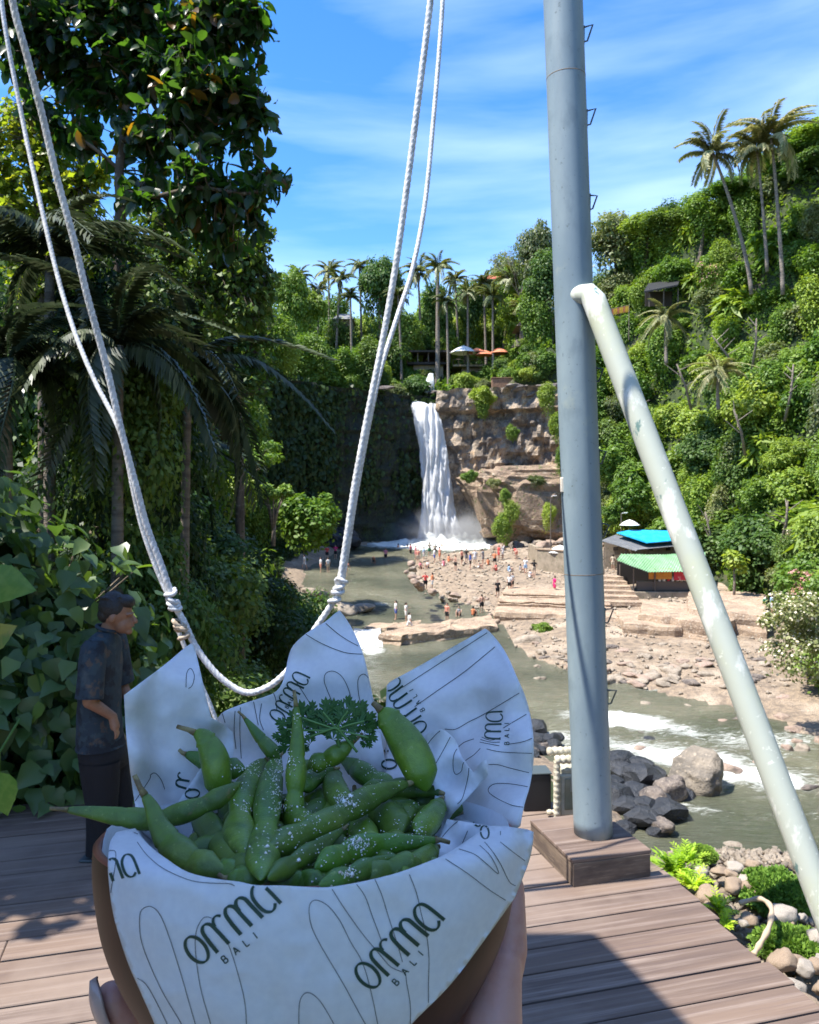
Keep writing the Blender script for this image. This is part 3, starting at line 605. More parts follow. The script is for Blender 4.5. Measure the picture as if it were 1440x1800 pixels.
for nm, g in (('mid', G1), ('dark', G2), ('bright', G3), ('deep', G4), ('olive', G5)):
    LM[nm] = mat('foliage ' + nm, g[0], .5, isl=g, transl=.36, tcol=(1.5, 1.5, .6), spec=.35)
M_bark = mat('bark', (.16, .125, .09), .95, noise=[(3, (.08, .06, .045), .42, .6, (1, 1, .3)), (9, (.27, .23, .18), .56, .66)], bump=(9, .8, .04, (1, 1, .3)))
M_bark_pale = mat('pale palm bark', (.26, .22, .18), .95, noise=[(3, (.15, .12, .10), .42, .6, (.3, .3, 3))], bump=(5, .8, .05, (.3, .3, 4)))
def bush_mesh(seed, n, R_, H_, leaf, k=16, tmpl=T_DIAMOND, up=.4, droop=.25, flat=.75, core=True, zc=None):
    rg = np.random.default_rng(seed); cl = clump_set(k, R_ * .72, R_ * .72, H_ * .5, R_ * .13, R_ * .38, seed, zc, flat)
    if core: cl.append((0, 0, H_ * .42 if zc is None else zc, R_ * .62, .8 * H_ / R_ if zc is None else .8))
    C, Dr, N = crown_pts(n, cl, up, droop, rg)
    return leaves(C, Dr, N, leaf * rg.uniform(.65, 1.35, n), tmpl)
_protos = {}
def proto(key, fn, m):
    k = (key, m.name)
    if k not in _protos:
        me = fn(); me.materials.append(m); _protos[k] = me
    return _protos[k]
bushM = {}
for i in range(5):
    Vb, Fb = bush_mesh(100 + i, 6500, 2.4, 3.0, .28, 22 + i * 3); bushM[('b', i)] = (Vb, Fb)
for i in range(3):
    Vb, Fb = bush_mesh(200 + i, 9500, 3.4, 6.0, .31, 40, up=.2); bushM[('t', i)] = (Vb, Fb)
for i in range(3):                                    # fine leaved, for near places
    Vb, Fb = bush_mesh(250 + i, 15000, 3.2, 6.0, .19, 34, up=.15); bushM[('f', i)] = (Vb, Fb)
for i in range(2):                                    # vine curtains: tall narrow, leaves pointing down
    Vb, Fb = bush_mesh(300 + i, 8000, 2.2, 6.5, .26, 30, up=0, droop=1.6, flat=1.7); bushM[('v', i)] = (Vb, Fb)
for i in range(2):                                    # broad leaved clumps (banana like)
    Vb, Fb = bush_mesh(400 + i, 700, 2.0, 3.0, 1.1, 12, T_LONG, up=.6, droop=.6); bushM[('l', i)] = (Vb, Fb)
def cut(t): return ' '.join(t.split()[:16])
def bush(kind, i, loc, s, mk, lab, group=None, name='bush', cat='bush', sz=1.0):
    i = i % len([1 for k in bushM if k[0] == kind]); me = proto((kind, i), lambda: np_mesh('leaves', *bushM[(kind, i)]), LM[mk])
    o = link(name, me); o.location = loc; o.scale = (s * random.uniform(.8, 1.2), s * random.uniform(.8, 1.2), s * sz * random.uniform(.75, 1.2)); o.rotation_euler = (random.uniform(-.22, .22), random.uniform(-.22, .22), random.uniform(0, 6.28)); return label(o, cut(lab), cat, group)
def poisson(xr, yr, rad, ok, tries=4000, mx=1.0):
    pts = []
    for _ in range(tries):
        x = random.uniform(*xr); y = random.uniform(*yr)
        if not ok(x, y): continue
        r = rad(x, y)
        if all((mx * (x - a)) ** 2 + (y - b) ** 2 > r * r for a, b in pts): pts.append((x, y))
    return pts
def infr(x, y, m=60): px = 720 + x / y * FPX; return -m < px < 1440 + m
TN = dict(mid='mid green', bright='bright yellow green', olive='olive', dark='dark green', deep='deep shaded green')
# right hillside
rh = poisson((18, 66), (40, 138), lambda x, y: 1.9 + .014 * y, lambda x, y: x > float(np.interp(y, *_H)) + .6 and x < float(np.interp(y, *_H)) + 36 and infr(x, y, 60) and (y < 118 or x > 22), 12000, 2.1)
print('right hill', len(rh))
for x, y in rh[:520]:
    d = x - float(np.interp(y, *_H)); r = random.random(); s = random.uniform(.85, 1.35)
    mk = random.choices(['mid', 'bright', 'olive', 'dark'], [5, 3.2, 1.6, 1.2])[0]
    if r < .36: bush('b', random.randrange(5), (x, y, gz(x, y) - .9), s, mk, TN[mk] + ' leafy bush ' + where((x, y, gz(x, y) + 1.5), 'right'), 'bushes covering the right hillside')
    elif r < .66: bush('v', random.randrange(2), (x, y, gz(x, y) - 1.5), s * .95, mk, TN[mk] + ' vine draped shrub ' + where((x, y, gz(x, y) + 1.5), 'right'), 'vine draped shrubs on the right hillside', 'vine_covered_shrub', 'shrub')
    elif r < .92: bush('t', random.randrange(3), (x, y, gz(x, y) - 1.6), s * .85, mk, TN[mk] + ' rounded low tree ' + where((x, y, gz(x, y) + 1.5), 'right'), 'low trees on the right hillside', 'low_tree', 'tree')
    else: bush('l', random.randrange(2), (x, y, gz(x, y) - .6), s * 1.1, random.choice(['mid', 'bright']), 'broad leaved plant ' + where((x, y, gz(x, y) + 1.5), 'right'), 'broad leaved plants on the right hillside', 'broad_leaved_plant', 'plant')
# ground cover leaves on both hillsides
def cover(n, xr, yr, ok, m, size, lab, lift=(.1, .7)):
    X = RNG.uniform(*xr, n * 3); Y = RNG.uniform(*yr, n * 3); k = ok(X, Y); X = X[k][:n]; Y = Y[k][:n]; Z = height(X, Y)
    C = np.stack([X, Y, Z + RNG.uniform(*lift, len(X))], 1); N = RNG.normal(size=C.shape) * .5; N[:, 2] += .8; N[:, 0] -= .3; Dr = RNG.normal(size=C.shape)
    Vv, Ff = leaves(C, Dr, N / np.linalg.norm(N, axis=1, keepdims=True), size * RNG.uniform(.6, 1.4, len(X)), T_DIAMOND)
    label(link('ground_cover', np_mesh('ground_cover', Vv, Ff), m), lab, 'ground cover', None, 'stuff')
cover(60000, (17, 66), (38, 142), lambda X, Y: (X > np.interp(Y, *_H)) & (X < np.interp(Y, *_H) + 36), LM['mid'], .55, 'low leafy ground cover on the right hillside', (.1, .9))
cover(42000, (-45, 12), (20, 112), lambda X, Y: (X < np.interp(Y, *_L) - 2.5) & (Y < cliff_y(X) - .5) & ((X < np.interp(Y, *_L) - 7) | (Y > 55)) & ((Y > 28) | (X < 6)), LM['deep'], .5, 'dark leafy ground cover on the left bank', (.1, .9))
cover(16000, (-30, 40), (113, 160), lambda X, Y: Y > cliff_y(X) + 4, LM['mid'], .8, 'undergrowth on the plateau above the waterfall', (.1, 1.4))
# left hillside: dark trees
lh = poisson((-48, 6), (13, 106), lambda x, y: 2.2 + .02 * y, lambda x, y: x < float(np.interp(y, [12, 20, 28, 40, 52, 60, 75, 90, 100, 108], [-3.2, -3.4, -3.6, -4.6, -8.5, -12.5, -16, -21, -22, -18])) and y < cliff_y(x) - 2 and infr(x, y, 90), 5000, 1.5)
print('left hill', len(lh))
def lcut(x, y, z, r):
    px = 720 + (x + r) / y * FPX; py = 870 - (z - CZ) / y * FPX; return px > np.interp(py, [0, 480, 620, 700, 800, 900, 1000, 1060, 1250], [470, 490, 480, 395, 385, 430, 470, 555, 560])
for x, y in lh[:200]:
    r = random.random(); s = random.uniform(.8, 1.25); z = gz(x, y)
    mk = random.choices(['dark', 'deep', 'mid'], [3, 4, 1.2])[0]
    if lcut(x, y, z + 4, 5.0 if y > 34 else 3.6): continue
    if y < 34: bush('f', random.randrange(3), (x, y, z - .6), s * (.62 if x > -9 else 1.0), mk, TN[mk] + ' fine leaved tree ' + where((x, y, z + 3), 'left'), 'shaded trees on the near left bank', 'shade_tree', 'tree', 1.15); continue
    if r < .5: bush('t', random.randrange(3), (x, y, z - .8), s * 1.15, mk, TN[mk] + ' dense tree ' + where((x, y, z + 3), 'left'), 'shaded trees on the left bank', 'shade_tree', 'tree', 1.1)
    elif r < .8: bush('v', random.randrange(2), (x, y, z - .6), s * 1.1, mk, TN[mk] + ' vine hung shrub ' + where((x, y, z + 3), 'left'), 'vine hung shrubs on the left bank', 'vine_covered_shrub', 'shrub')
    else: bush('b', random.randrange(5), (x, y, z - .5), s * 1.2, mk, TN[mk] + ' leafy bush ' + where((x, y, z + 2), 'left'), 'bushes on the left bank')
# vines hanging over the dark cliff
def cliff_vines(n=30000):
    me = cl_left.data; me.calc_loop_triangles(); co = np.empty(len(me.vertices) * 3, np.float32); me.vertices.foreach_get('co', co); co = co.reshape(-1, 3)
    pf = np.array([p.vertices[:] for p in me.polygons]); c = co[pf].mean(1); keep = c[:, 2] > CZ - 2.0; pf = pf[keep]; c = c[keep]
    dens = (vfbm(c[:, 0] * .25, c[:, 1] * .25, c[:, 2] * .06, 3) + .55) * np.clip((c[:, 2] - CZ + 3) / 6, .12, 1); dens = np.clip(dens, 0.03, None); idx = RNG.choice(len(pf), n, p=dens / dens.sum())
    a, b = RNG.random((2, n, 1)); q = co[pf[idx]]; C = q[:, 0] * (1 - a) * (1 - b) + q[:, 1] * a * (1 - b) + q[:, 2] * a * b + q[:, 3] * (1 - a) * b
    nn = np.cross(q[:, 1] - q[:, 0], q[:, 3] - q[:, 0]); nn /= np.linalg.norm(nn, axis=1, keepdims=True) + 1e-9; nn[nn[:, 1] > 0] *= -1
    C = C + nn * RNG.uniform(.05, .8, (n, 1)); N = nn + RNG.normal(size=(n, 3)) * .4; Dr = RNG.normal(size=(n, 3)) * .5; Dr[:, 2] -= 1.3
    Vv, Ff = leaves(C, Dr, N, .62 * RNG.uniform(.5, 1.5, n), T_DIAMOND)
    label(link('hanging_vines', np_mesh('hanging_vines', Vv, Ff), LM['deep']), 'dark curtain of vines hanging down the cliff left of the waterfall', 'vines', None, 'stuff')
cliff_vines()
for k in range(31):                                    # bushes spilling over the rim of the dark cliff
    t = k / 33; x = -34 + t * 31.5; y = float(cliff_y(x)) + (random.uniform(-3, -.5) if t < .6 else random.uniform(.8, 3))
    bush(random.choice('bv'), k, (x, y, CZ + 12.6 + random.uniform(0, 1.5)), random.uniform(.9, 1.3), random.choice(['mid', 'bright', 'bright', 'dark']), ('bright ' if k % 2 else 'leafy ') + 'bush on the rim of the dark cliff ' + ('left of' if t < .35 else 'below the gap left of' if t < .6 else 'close to' if t < .85 else 'right beside') + ' the thick rope', 'bushes along the rim of the dark cliff')
# tufts on rocks and cliff right of the fall
for px, py, D, s, mk, lab in ((845, 700, 111, .9, 'bright', 'green tuft growing near the top of the right cliff'), (850, 725, 111, .6, 'mid', 'small bush hanging below the rim tuft of the right cliff'), (890, 870, 101, -0.43, 'bright', 'bright hanging plant on the face of the rock shelf'), (895, 905, 101, -0.50, 'bright', 'green mass hanging low on the rock shelf beside the cave'),
        (885, 935, 100, -0.56, 'bright', 'mossy plant at the waterline of the rock shelf'), (828, 838, 104, .6, 'bright', 'small green tuft at the left tip of the rock shelf'), (900, 765, 108, .5, 'mid', 'little plant on the ledge in the middle of the right cliff'), (962, 905, 99, -0.50, 'bright', 'leafy plant right of the lamp post on the rock shelf'), (968, 700, 104, -0.68, 'mid', 'large bush at the top right of the cliff'), (982, 745, 103, -0.68, 'bright', 'bright bush left of the pole at cliff height'),
        (988, 800, 102, -0.74, 'mid', 'bush left of the pole below the cliff rim'), (940, 850, 104, .55, 'olive', 'thin grass tuft on top of the rock shelf'), (870, 850, 103, .5, 'olive', 'thin tuft in the middle of the rock shelf'), (952, 1108, 64, .42, 'mid', 'small green bush at the foot of the lowest terrace'), (1100, 880, 92, 1.3, 'mid', 'bush behind the blue roof'), (1160, 890, 92, 1.3, 'bright', 'bright bush behind the blue roof near the brace'),
        (1320, 1010, 76, 1.2, 'bright', 'bright bush between the brace and the flowering shrub'), (1300, 1040, 74, .8, 'bright', 'low bush beside the thin palm stem'), (1255, 950, 80, 1.6, 'dark', 'dark bush right of the brace above the walkway')):
    p = P(px, py, D)
    if s < 0: bush('v', random.randrange(2), (p.x, p.y, p.z + 3.4 * s), -s, mk, lab)
    else: bush('b', random.randrange(5), (p.x, p.y, p.z - 1.3 * s), s, mk, lab)
# plateau bushes and trees
pl_ = poisson((-40, 36), (117, 150), lambda x, y: 2.7, lambda x, y: y > cliff_y(x) + 4 and infr(x, y, 40) and not (2 < x < 7 and y < 128) and not (10 < x < 25 and y < 119), 3000)
print('plateau', len(pl_))
for x, y in pl_[:190]:
    r = random.random(); z = gz(x, y); mk = random.choices(['mid', 'bright', 'dark', 'olive'], [3, 2.5, 2, 1])[0]; far = (y - 117) / 33
    if r < .5 and not (0 < x < 24 and y < 136): bush('t', random.randrange(3), (x, y, z - .5), random.uniform(.8, 1.2) * (.75 + .5 * far), mk, TN[mk] + ' rounded tree at the ' + where((x, y, z + 3), 'grove'), 'trees of the grove above the waterfall', 'grove_tree', 'tree', 1 + .8 * far)
    else: bush('b', random.randrange(5), (x, y, z - .3), random.uniform(.7, 1.1), mk, TN[mk] + ' leafy bush at the ' + where((x, y, z + 2), 'grove'), 'bushes of the grove above the waterfall')
def trunk_mesh(h, r0, r1, lean=0.0, seg=10, wob=.0, seed=0):
    b = MB(); pts = []; rg = random.Random(seed)
    for i in range(seg + 1):
        t = i / seg; pts.append(Vector((lean * t * t + wob * math.sin(t * 5 + seed), wob * .6 * math.cos(t * 4 + seed), h * t)))
    b.tube(pts, [r0 + (r1 - r0) * (i / seg) ** .7 for i in range(seg + 1)], 8); return b.mesh('trunk', True), pts
# tall skyline trees (trunk + crown)
def skyline_tree(px, top, D, s, mk, lab, group=None):
    x = (px - 720) / FPX * D; z0 = gz(x, D); z1 = zrel(top, D); h = max(5, z1 - z0)
    e = empty('broadleaf_tree', (x, D, z0)); label(e, lab, 'tree', group)
    tm, pts = trunk_mesh(h * .75, .35, .15, random.uniform(-1, 1), wob=.2, seed=int(px)); link('trunk', tm, M_bark, e)
    me = proto(('t', int(px) % 3), lambda: np_mesh('leaves', *bushM[('t', int(px) % 3)]), LM[mk]); c = link('crown', me, None, e); c.location = (pts[-1].x, 0, h * .34); c.scale = (s, s, h * .66 / 6.2); c.rotation_euler = (0, 0, random.uniform(0, 6))
for a in ((665, 447, 132, 1.25, 'dark', 'tallest dark broadleaf tree of the skyline left of the ropes'), (690, 470, 134, 1.0, 'dark', 'dark tree on the skyline right beside the thick rope'), (505, 478, 120, 1.0, 'mid', 'skyline tree right beside the big leaved tree'), (545, 500, 125, 1.0, 'mid', 'mid green skyline tree left of the gap in the grove'),
        (885, 480, 140, .9, 'mid', 'skyline tree left of the red roof'), (930, 470, 128, 1.2, 'mid', 'olive skyline tree beside the bare branched tree'), (955, 400, 122, 1.0, 'olive', 'loose tree standing directly left of the pole'), (970, 450, 118, 1.2, 'dark', 'dark tree behind the pole at the skyline'), (1080, 385, 118, 1.4, 'olive', 'broad tree just right of the pole on the skyline'), (1130, 378, 114, 1.5, 'mid', 'rounded tree in the middle of the right skyline'),
        (1180, 375, 110, 1.3, 'dark', 'dark tree left of the two tall palms'), (1230, 345, 104, 1.1, 'bright', 'bright vine covered tree under the left tall palm'), (1290, 330, 102, 1.2, 'mid', 'tree behind the pair of tall palms'), (1400, 285, 98, 1.4, 'bright', 'bright tree right of the tall palms'), (1435, 262, 96, 1.4, 'bright', 'bright tree at the top right edge of the hillside'), (760, 505, 138, 1.0, 'mid', 'grove tree right of the ropes'), (820, 500, 140, 1.0, 'dark', 'dark grove tree between two palms')):
    skyline_tree(*a)
# palms
def frond_mesh(L=4.2, seed=0, n=44, leaf=.9, droop=1.0):
    rg = np.random.default_rng(seed); t = np.linspace(0.08, 1, n); x = L * (t - .12 * t ** 3); z = L * (.42 * t - .75 * droop * t ** 2.2)
    C = []; D_2 = []; N = []; S = []
    for i in range(n):
        for sd in (-1, 1):
            C.append((x[i], 0, z[i])); D_2.append((.55, sd * 1.0, -.75 - .5 * rg.random())); N.append((0.2, -sd * .3, 1)); S.append(leaf * (1 - .75 * abs(t[i] - .42) ** 1.4) * rg.uniform(.8, 1.1))
    Vv, Ff = leaves(np.array(C), np.array(D_2, float), np.array(N, float), np.array(S), (T_LONG[0] * [1, .8, 1], T_LONG[1]))
    # midrib ribbon
    m = len(t); rv = []; rf = []
    for i in range(m): w = .05 * (1 - t[i] * .8); rv += [(x[i], -w, z[i] + .02), (x[i], w, z[i] + .02)]
    rf = [(2 * i, 2 * i + 1, 2 * i + 3, 2 * i + 2) for i in range(m - 1)]
    return np.concatenate([Vv, np.array(rv)]), np.concatenate([Ff, np.array(rf) + len(Vv)])
def palm_crown(seed, nf=17, L=4.2, droop=1.0, leaf=.9):
    rg = random.Random(seed); Vs = []; Fs = []; o = 0
    for k in range(nf):
        Vv, Ff = frond_mesh(L * rg.uniform(.75, 1.05), seed * 50 + k, 40, leaf, droop * rg.uniform(.65, 1.5))
        el = rg.uniform(-.55, .95) if k > 3 else rg.uniform(.7, 1.2); az = k * 2.4 + rg.uniform(-.3, .3)
        M = Matrix.Rotation(az, 3, 'Z') @ Matrix.Rotation(-el, 3, 'Y') @ Matrix.Rotation(rg.uniform(-.5, .5), 3, 'X'); Vs.append(Vv @ np.array(M).T); Fs.append(Ff + o); o += len(Vv)
    return np.concatenate(Vs), np.concatenate(Fs)
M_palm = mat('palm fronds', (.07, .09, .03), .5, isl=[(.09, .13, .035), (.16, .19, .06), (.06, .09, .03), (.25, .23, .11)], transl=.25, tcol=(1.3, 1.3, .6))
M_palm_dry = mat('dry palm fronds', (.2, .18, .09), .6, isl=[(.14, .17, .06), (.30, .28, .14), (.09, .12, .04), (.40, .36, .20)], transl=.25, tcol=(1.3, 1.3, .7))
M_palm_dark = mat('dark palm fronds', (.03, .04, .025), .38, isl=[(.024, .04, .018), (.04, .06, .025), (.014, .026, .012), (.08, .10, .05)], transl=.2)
_pc = {}
def palm(px, py, D, basepy, s, lab, group=None, m=None, seed=1, lean=None, r=.16, bx=None, droop=1.0, z0=None):
    m = m or M_palm; top = P(px, py, D); 
    if bx is None: bx = px
    x0 = (bx - 720) / FPX * D; z0 = (zrel(basepy, D) if basepy else gz(x0, D)) if z0 is None else z0
    e = empty('palm_tree', (x0, D, z0)); label(e, lab, 'palm', group); h = top.z - z0; b = MB(); dx = top.x - x0
    pts = [Vector((dx * (t ** 1.5), .15 * math.sin(t * 4), h * t)) for t in [i / 14 for i in range(15)]]
    b.tube(pts, [r * (1.35 - .55 * (i / 14)) * (1 + .06 * (i % 2)) for i in range(15)], 8); b.build('trunk', M_bark_pale, e, True)
    key = (seed % 4, m.name, droop)
    if key not in _pc:
        me = np_mesh('crown', *palm_crown(seed % 4 + 11, 19, 4.2, droop)); me.materials.append(m); _pc[key] = me
    c = link('crown', _pc[key], None, e); c.location = pts[-1]; c.scale = (s,) * 3; c.rotation_euler = (0, 0, random.uniform(0, 6.28)); return e
far = [(525, 487, 128, .72), (578, 478, 134, .8), (598, 492, 130, .7), (632, 468, 136, .62), (616, 520, 126, .6), (735, 478, 134, .85), (770, 470, 128, .85), (800, 492, 136, .7), (822, 515, 128, .75), (850, 498, 134, .75), (866, 520, 126, .7), (900, 492, 128, 1.0), (918, 540, 124, .7), (785, 530, 126, .7), (700, 520, 128, .7), (560, 510, 130, .6)]
fl = ['leftmost palm of the far skyline', 'second palm from the left on the far skyline standing clear in the gap', 'palm with drooping fronds right of the gap', 'small palm silhouetted left of the tallest broadleaf tree', 'low palm in the gap of the skyline', 'tall palm just right of the thick rope', 'palm with a thick pale trunk right of the ropes', 'palm beside the thick trunked one', 'low palm in the middle of the grove', 'palm below the white cloud edge left of the red roof', 'short palm above the orange parasols',
      'large curved palm left of the pole above the cliff', 'low palm left of the thatched roof', 'stubby palm under the thick trunked one', 'palm seen between the two ropes', 'low palm near the left end of the grove']
for k, (px, py, D, s) in enumerate(far):
    palm(px, py, D, None, s, fl[k], None, M_palm, k, r=.17 if k != 6 else .3, bx=px + (38 if k == 11 else random.uniform(-8, 8)))
palm(1252, 268, 90, 520, 1.12, 'left one of the tall wind blown palms on the right hillside', None, M_palm_dry, 1, bx=1318, r=.18, droop=.9)
palm(1355, 240, 88, 520, 1.2, 'tall palm with a ragged crown nearest the right edge', None, M_palm_dry, 2, bx=1373, r=.18, droop=1.1)
palm(1330, 262, 89, 480, 1.0, 'palm crown crowded between the two tall palms', None, M_palm_dry, 3, bx=1345, r=.15, droop=1.0)
palm(1262, 655, 80, 720, .75, 'small palm growing low on the right hillside above the brace', None, M_palm_dry, 0, r=.15, droop=1.3)
palm(1170, 560, 86, 640, .7, 'drooping greyish palm just right of the brace top', None, M_palm_dry, 1, r=.15, droop=1.5)
# thin tree fern like stem right of the brace
# dark drooping palms in the shade on the left
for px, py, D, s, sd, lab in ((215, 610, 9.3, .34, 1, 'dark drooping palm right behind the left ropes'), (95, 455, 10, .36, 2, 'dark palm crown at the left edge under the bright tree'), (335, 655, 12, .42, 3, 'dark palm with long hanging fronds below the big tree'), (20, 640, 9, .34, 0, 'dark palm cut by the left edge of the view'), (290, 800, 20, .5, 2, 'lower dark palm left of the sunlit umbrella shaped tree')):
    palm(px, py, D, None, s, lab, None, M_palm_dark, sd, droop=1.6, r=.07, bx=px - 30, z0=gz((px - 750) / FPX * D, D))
for k, (px, py, D, qx, qy, w) in enumerate(((1252, 590, 84, 1300, 660, 'above the middle of the brace'), (1190, 640, 84, 1215, 720, 'left of the low small palm'), (1330, 560, 82, 1322, 650, 'under the tall palms'), (1395, 640, 76, 1380, 740, 'near the right edge at mid height'), (1120, 700, 84, 1135, 790, 'between pole and brace'), (1290, 720, 74, 1310, 800, 'right of the brace at mid height'), (1240, 900, 78, 1252, 985, 'above the stall roof right of the brace'), (1385, 880, 66, 1372, 960, 'beside the pale flowering shrub'))):
    a = P(px, py, D); c = P(qx, qy, D + 1.5); e = empty('dead_tree', c); label(e, 'bare grey leaning trunk on the right hillside ' + w, 'dead tree'); b = MB(); d = a - c; b.tube([(0, 0, 0), d * .5 + Vector((.2, 0, 0)), d], [.16, .12, .07], 7); b.build('trunk', M_bark_pale, e, True); b = MB()
    for q in range(4): t = .5 + .12 * q; s_ = Vector((random.uniform(-1.6, 1.6), random.uniform(-.6, .6), random.uniform(.5, 1.5))); b.tube([d * t, d * t + s_ * .6, d * t + s_], [.06, .045, .025], 5)
    b.build('branch', M_bark_pale, e)
# bare branched tree left of the pole
def bare_tree():
    x, D = (925 - 720) / FPX * 125, 125; z0 = gz(x, D) - .5; e = empty('bare_tree', (x, D, z0)); label(e, 'thin nearly leafless tree against the sky left of the pole', 'tree'); b = MB(); tips = []; rg = random.Random(5)
    def br(p, d, L, r, dep):
        q = p + d * L; b.tube([p, (p + q) / 2 + Vector((rg.uniform(-.1, .1), 0, rg.uniform(-.1, .1))) * L * .4, q], [r, r * .8, r * .6], 5)
        if dep == 0: tips.append(q); return
        for k in range(3 if dep > 1 else 2): br(q, (d + Vector((rg.uniform(-.5, .5), rg.uniform(-.4, .4), rg.uniform(-.05, .5)))).normalized(), L * .68, r * .62, dep - 1)
    br(Vector((0, 0, 0)), Vector((-.05, 0, 1)), (zrel(330, D) - z0) * .23, .15, 5); b.build('trunk', M_bark_pale, e)
    C = np.array([t + Vector((rg.uniform(-.4, .4), rg.uniform(-.4, .4), rg.uniform(-.3, .3))) for t in tips for _ in range(2)]); n = len(C)
    Vv, Ff = leaves(C, RNG.normal(size=(n, 3)), RNG.normal(size=(n, 3)), .28 * RNG.uniform(.6, 1.3, n), T_DIAMOND); link('crown', np_mesh('crown', Vv, Ff), LM['olive'], e)
bare_tree()
# sunlit trees at the left bank of the pool
def flat_tree(px, top, base, D, w, lab, mk='bright', layers=1):
    x = (px - 720) / FPX * D; zb = zrel(base, D); zt = zrel(top, D); e = empty('umbrella_tree', (x, D, zb)); label(e, lab, 'tree'); b = MB(); h = zt - zb; rg = random.Random(int(px))
    cl = []
    for k in range(9):
        a = k / 9 * 6.28; q = Vector((math.cos(a) * w * rg.uniform(.3, 1), math.sin(a) * w * .6, h * rg.uniform(.74, .97))); b.tube([Vector((0, 0, h * .25)), Vector((q.x * .4, q.y * .4, h * .6)), q], [.13, .09, .04], 6); cl.append((q.x, q.y, q.z, w * rg.uniform(.24, .36), .4))
    b.tube([Vector((0, 0, 0)), Vector((.1, 0, h * .3)), Vector((0, 0, h * .5))], [.2, .16, .12], 7); b.build('trunk', M_bark_pale, e, True)
    rgn = np.random.default_rng(int(px)); C, Dr, N = crown_pts(2600, cl, .6, .3, rgn); Vv, Ff = leaves(C, Dr, N, .3 * rgn.uniform(.6, 1.4, 2600), T_DIAMOND); link('crown', np_mesh('crown', Vv, Ff), LM[mk], e)
flat_tree(428, 778, 905, 62, 3.0, 'sunlit umbrella shaped tree in front of the dark cliff')
flat_tree(480, 850, 960, 66, 1.7, 'small sunlit tree below the umbrella shaped tree')
for px, py, D, s, mk, w in ((905, 640, 120.5, .8, 'mid', 'left'), (930, 648, 120, .7, 'bright', 'second'), (950, 655, 118, .8, 'dark', 'third'), (890, 610, 124, .9, 'dark', 'upper left'), (925, 600, 125, 1.0, 'mid', 'upper middle'), (965, 600, 122, 1.0, 'olive', 'upper right'), (985, 640, 117, .9, 'bright', 'right')):
    p = P(px, py, D); bush('b', random.randrange(5), (p.x, p.y, min(p.z - 1.2, gz(p.x, p.y) + .4)), s, mk, w + ' one of the bushes below the thatched pavilion at the cliff top')
p = P(540, 965, 72); bush('b', 2, (p.x, p.y, p.z), 1.45, 'bright', 'round sunlit bush hanging over the left edge of the plunge pool')
p = P(405, 880, 60); bush('b', 3, (p.x, p.y, p.z - 1), 1.1, 'bright', 'sunlit bush left of the umbrella shaped tree trunk')
p = P(520, 1120, 44); bush('b', 1, (p.x, p.y, p.z - 1), .55, 'bright', 'small bright bush left of the peak of the paper')
p = P(480, 1090, 42); bush('t', 1, (p.x, p.y, p.z - 3), .75, 'dark', 'dark bush under the rope loop, right side')
for px, py, D, s in ((300, 1010, 20, .75), (360, 1060, 24, .8), (420, 1120, 27, .8), (330, 1150, 17, .7), (470, 1180, 30, .85), (280, 1200, 14, .6), (390, 1230, 20, .7), (520, 1200, 34, .85), (300, 900, 34, 1.1), (250, 820, 30, 1.2), (310, 1300, 12, .5), (560, 1180, 40, .8)):
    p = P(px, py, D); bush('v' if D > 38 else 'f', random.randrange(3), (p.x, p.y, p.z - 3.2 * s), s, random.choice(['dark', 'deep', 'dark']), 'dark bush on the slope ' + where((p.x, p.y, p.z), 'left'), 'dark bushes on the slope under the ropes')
# flowering bush at the right edge
def flower_bush(px, py, D, w, h, m1, m2, n2, lab, seed):
    p = P(px, py, D); e = empty('flowering_bush', (p.x, p.y, p.z)); label(e, lab, 'bush'); rg = np.random.default_rng(seed)
    cl = clump_set(26, w * .8, w * .6, h * .5, w * .16, w * .3, seed, flat=.8); cl.append((0, 0, h * .4, w * .6, .9)); C, Dr, N = crown_pts(5200, cl, .3, .25, rg); link('foliage', np_mesh('foliage', *leaves(C, Dr, N, .2 * rg.uniform(.6, 1.4, len(C)), T_DIAMOND)), m1, e)
    C, Dr, N = crown_pts(n2, cl, .7, .1, rg); C = C + N * .08; link('blossom', np_mesh('blossom', *leaves(C, Dr, N, .14 * rg.uniform(.6, 1.4, len(C)), (T_DIAMOND[0] * [1, 1.6, 1], T_DIAMOND[1]))), m2, e)
M_cream = mat('cream blossom', (.62, .56, .42), .7, isl=[(.55, .48, .34), (.72, .66, .52), (.42, .40, .26)], transl=.3)
M_pink = mat('pink blossom', (.62, .22, .22), .7, isl=[(.62, .24, .26), (.72, .38, .36), (.5, .15, .2)], transl=.3)
flower_bush(1412, 1222, 40, 2.6, 5.2, LM['olive'], M_cream, 1500, 'large bush with cream flowers at the right edge above the river', 3)
flower_bush(1415, 1100, 52, 1.7, 3.2, LM['mid'], M_pink, 1500, 'bush with pink blossom on top at the right edge', 4)
flower_bush(1408, 1010, 68, 2.0, 4.2, LM['olive'], M_cream, 900, 'pale flowering shrub above the pink blossom bush', 5)
flower_bush(1425, 790, 80, 2.4, 4.5, LM['olive'], M_cream, 900, 'pale flowering shrub on the right hillside at the frame edge', 6)
flower_bush(1245, 510, 92, 1.8, 3.0, LM['mid'], M_pink, 500, 'bush with a pink bloom below the left tall palm', 7)
flower_bush(1075, 930, 90, 1.4, 2.6, LM['mid'], M_cream, 60, 'green bush left of the blue roof', 8)

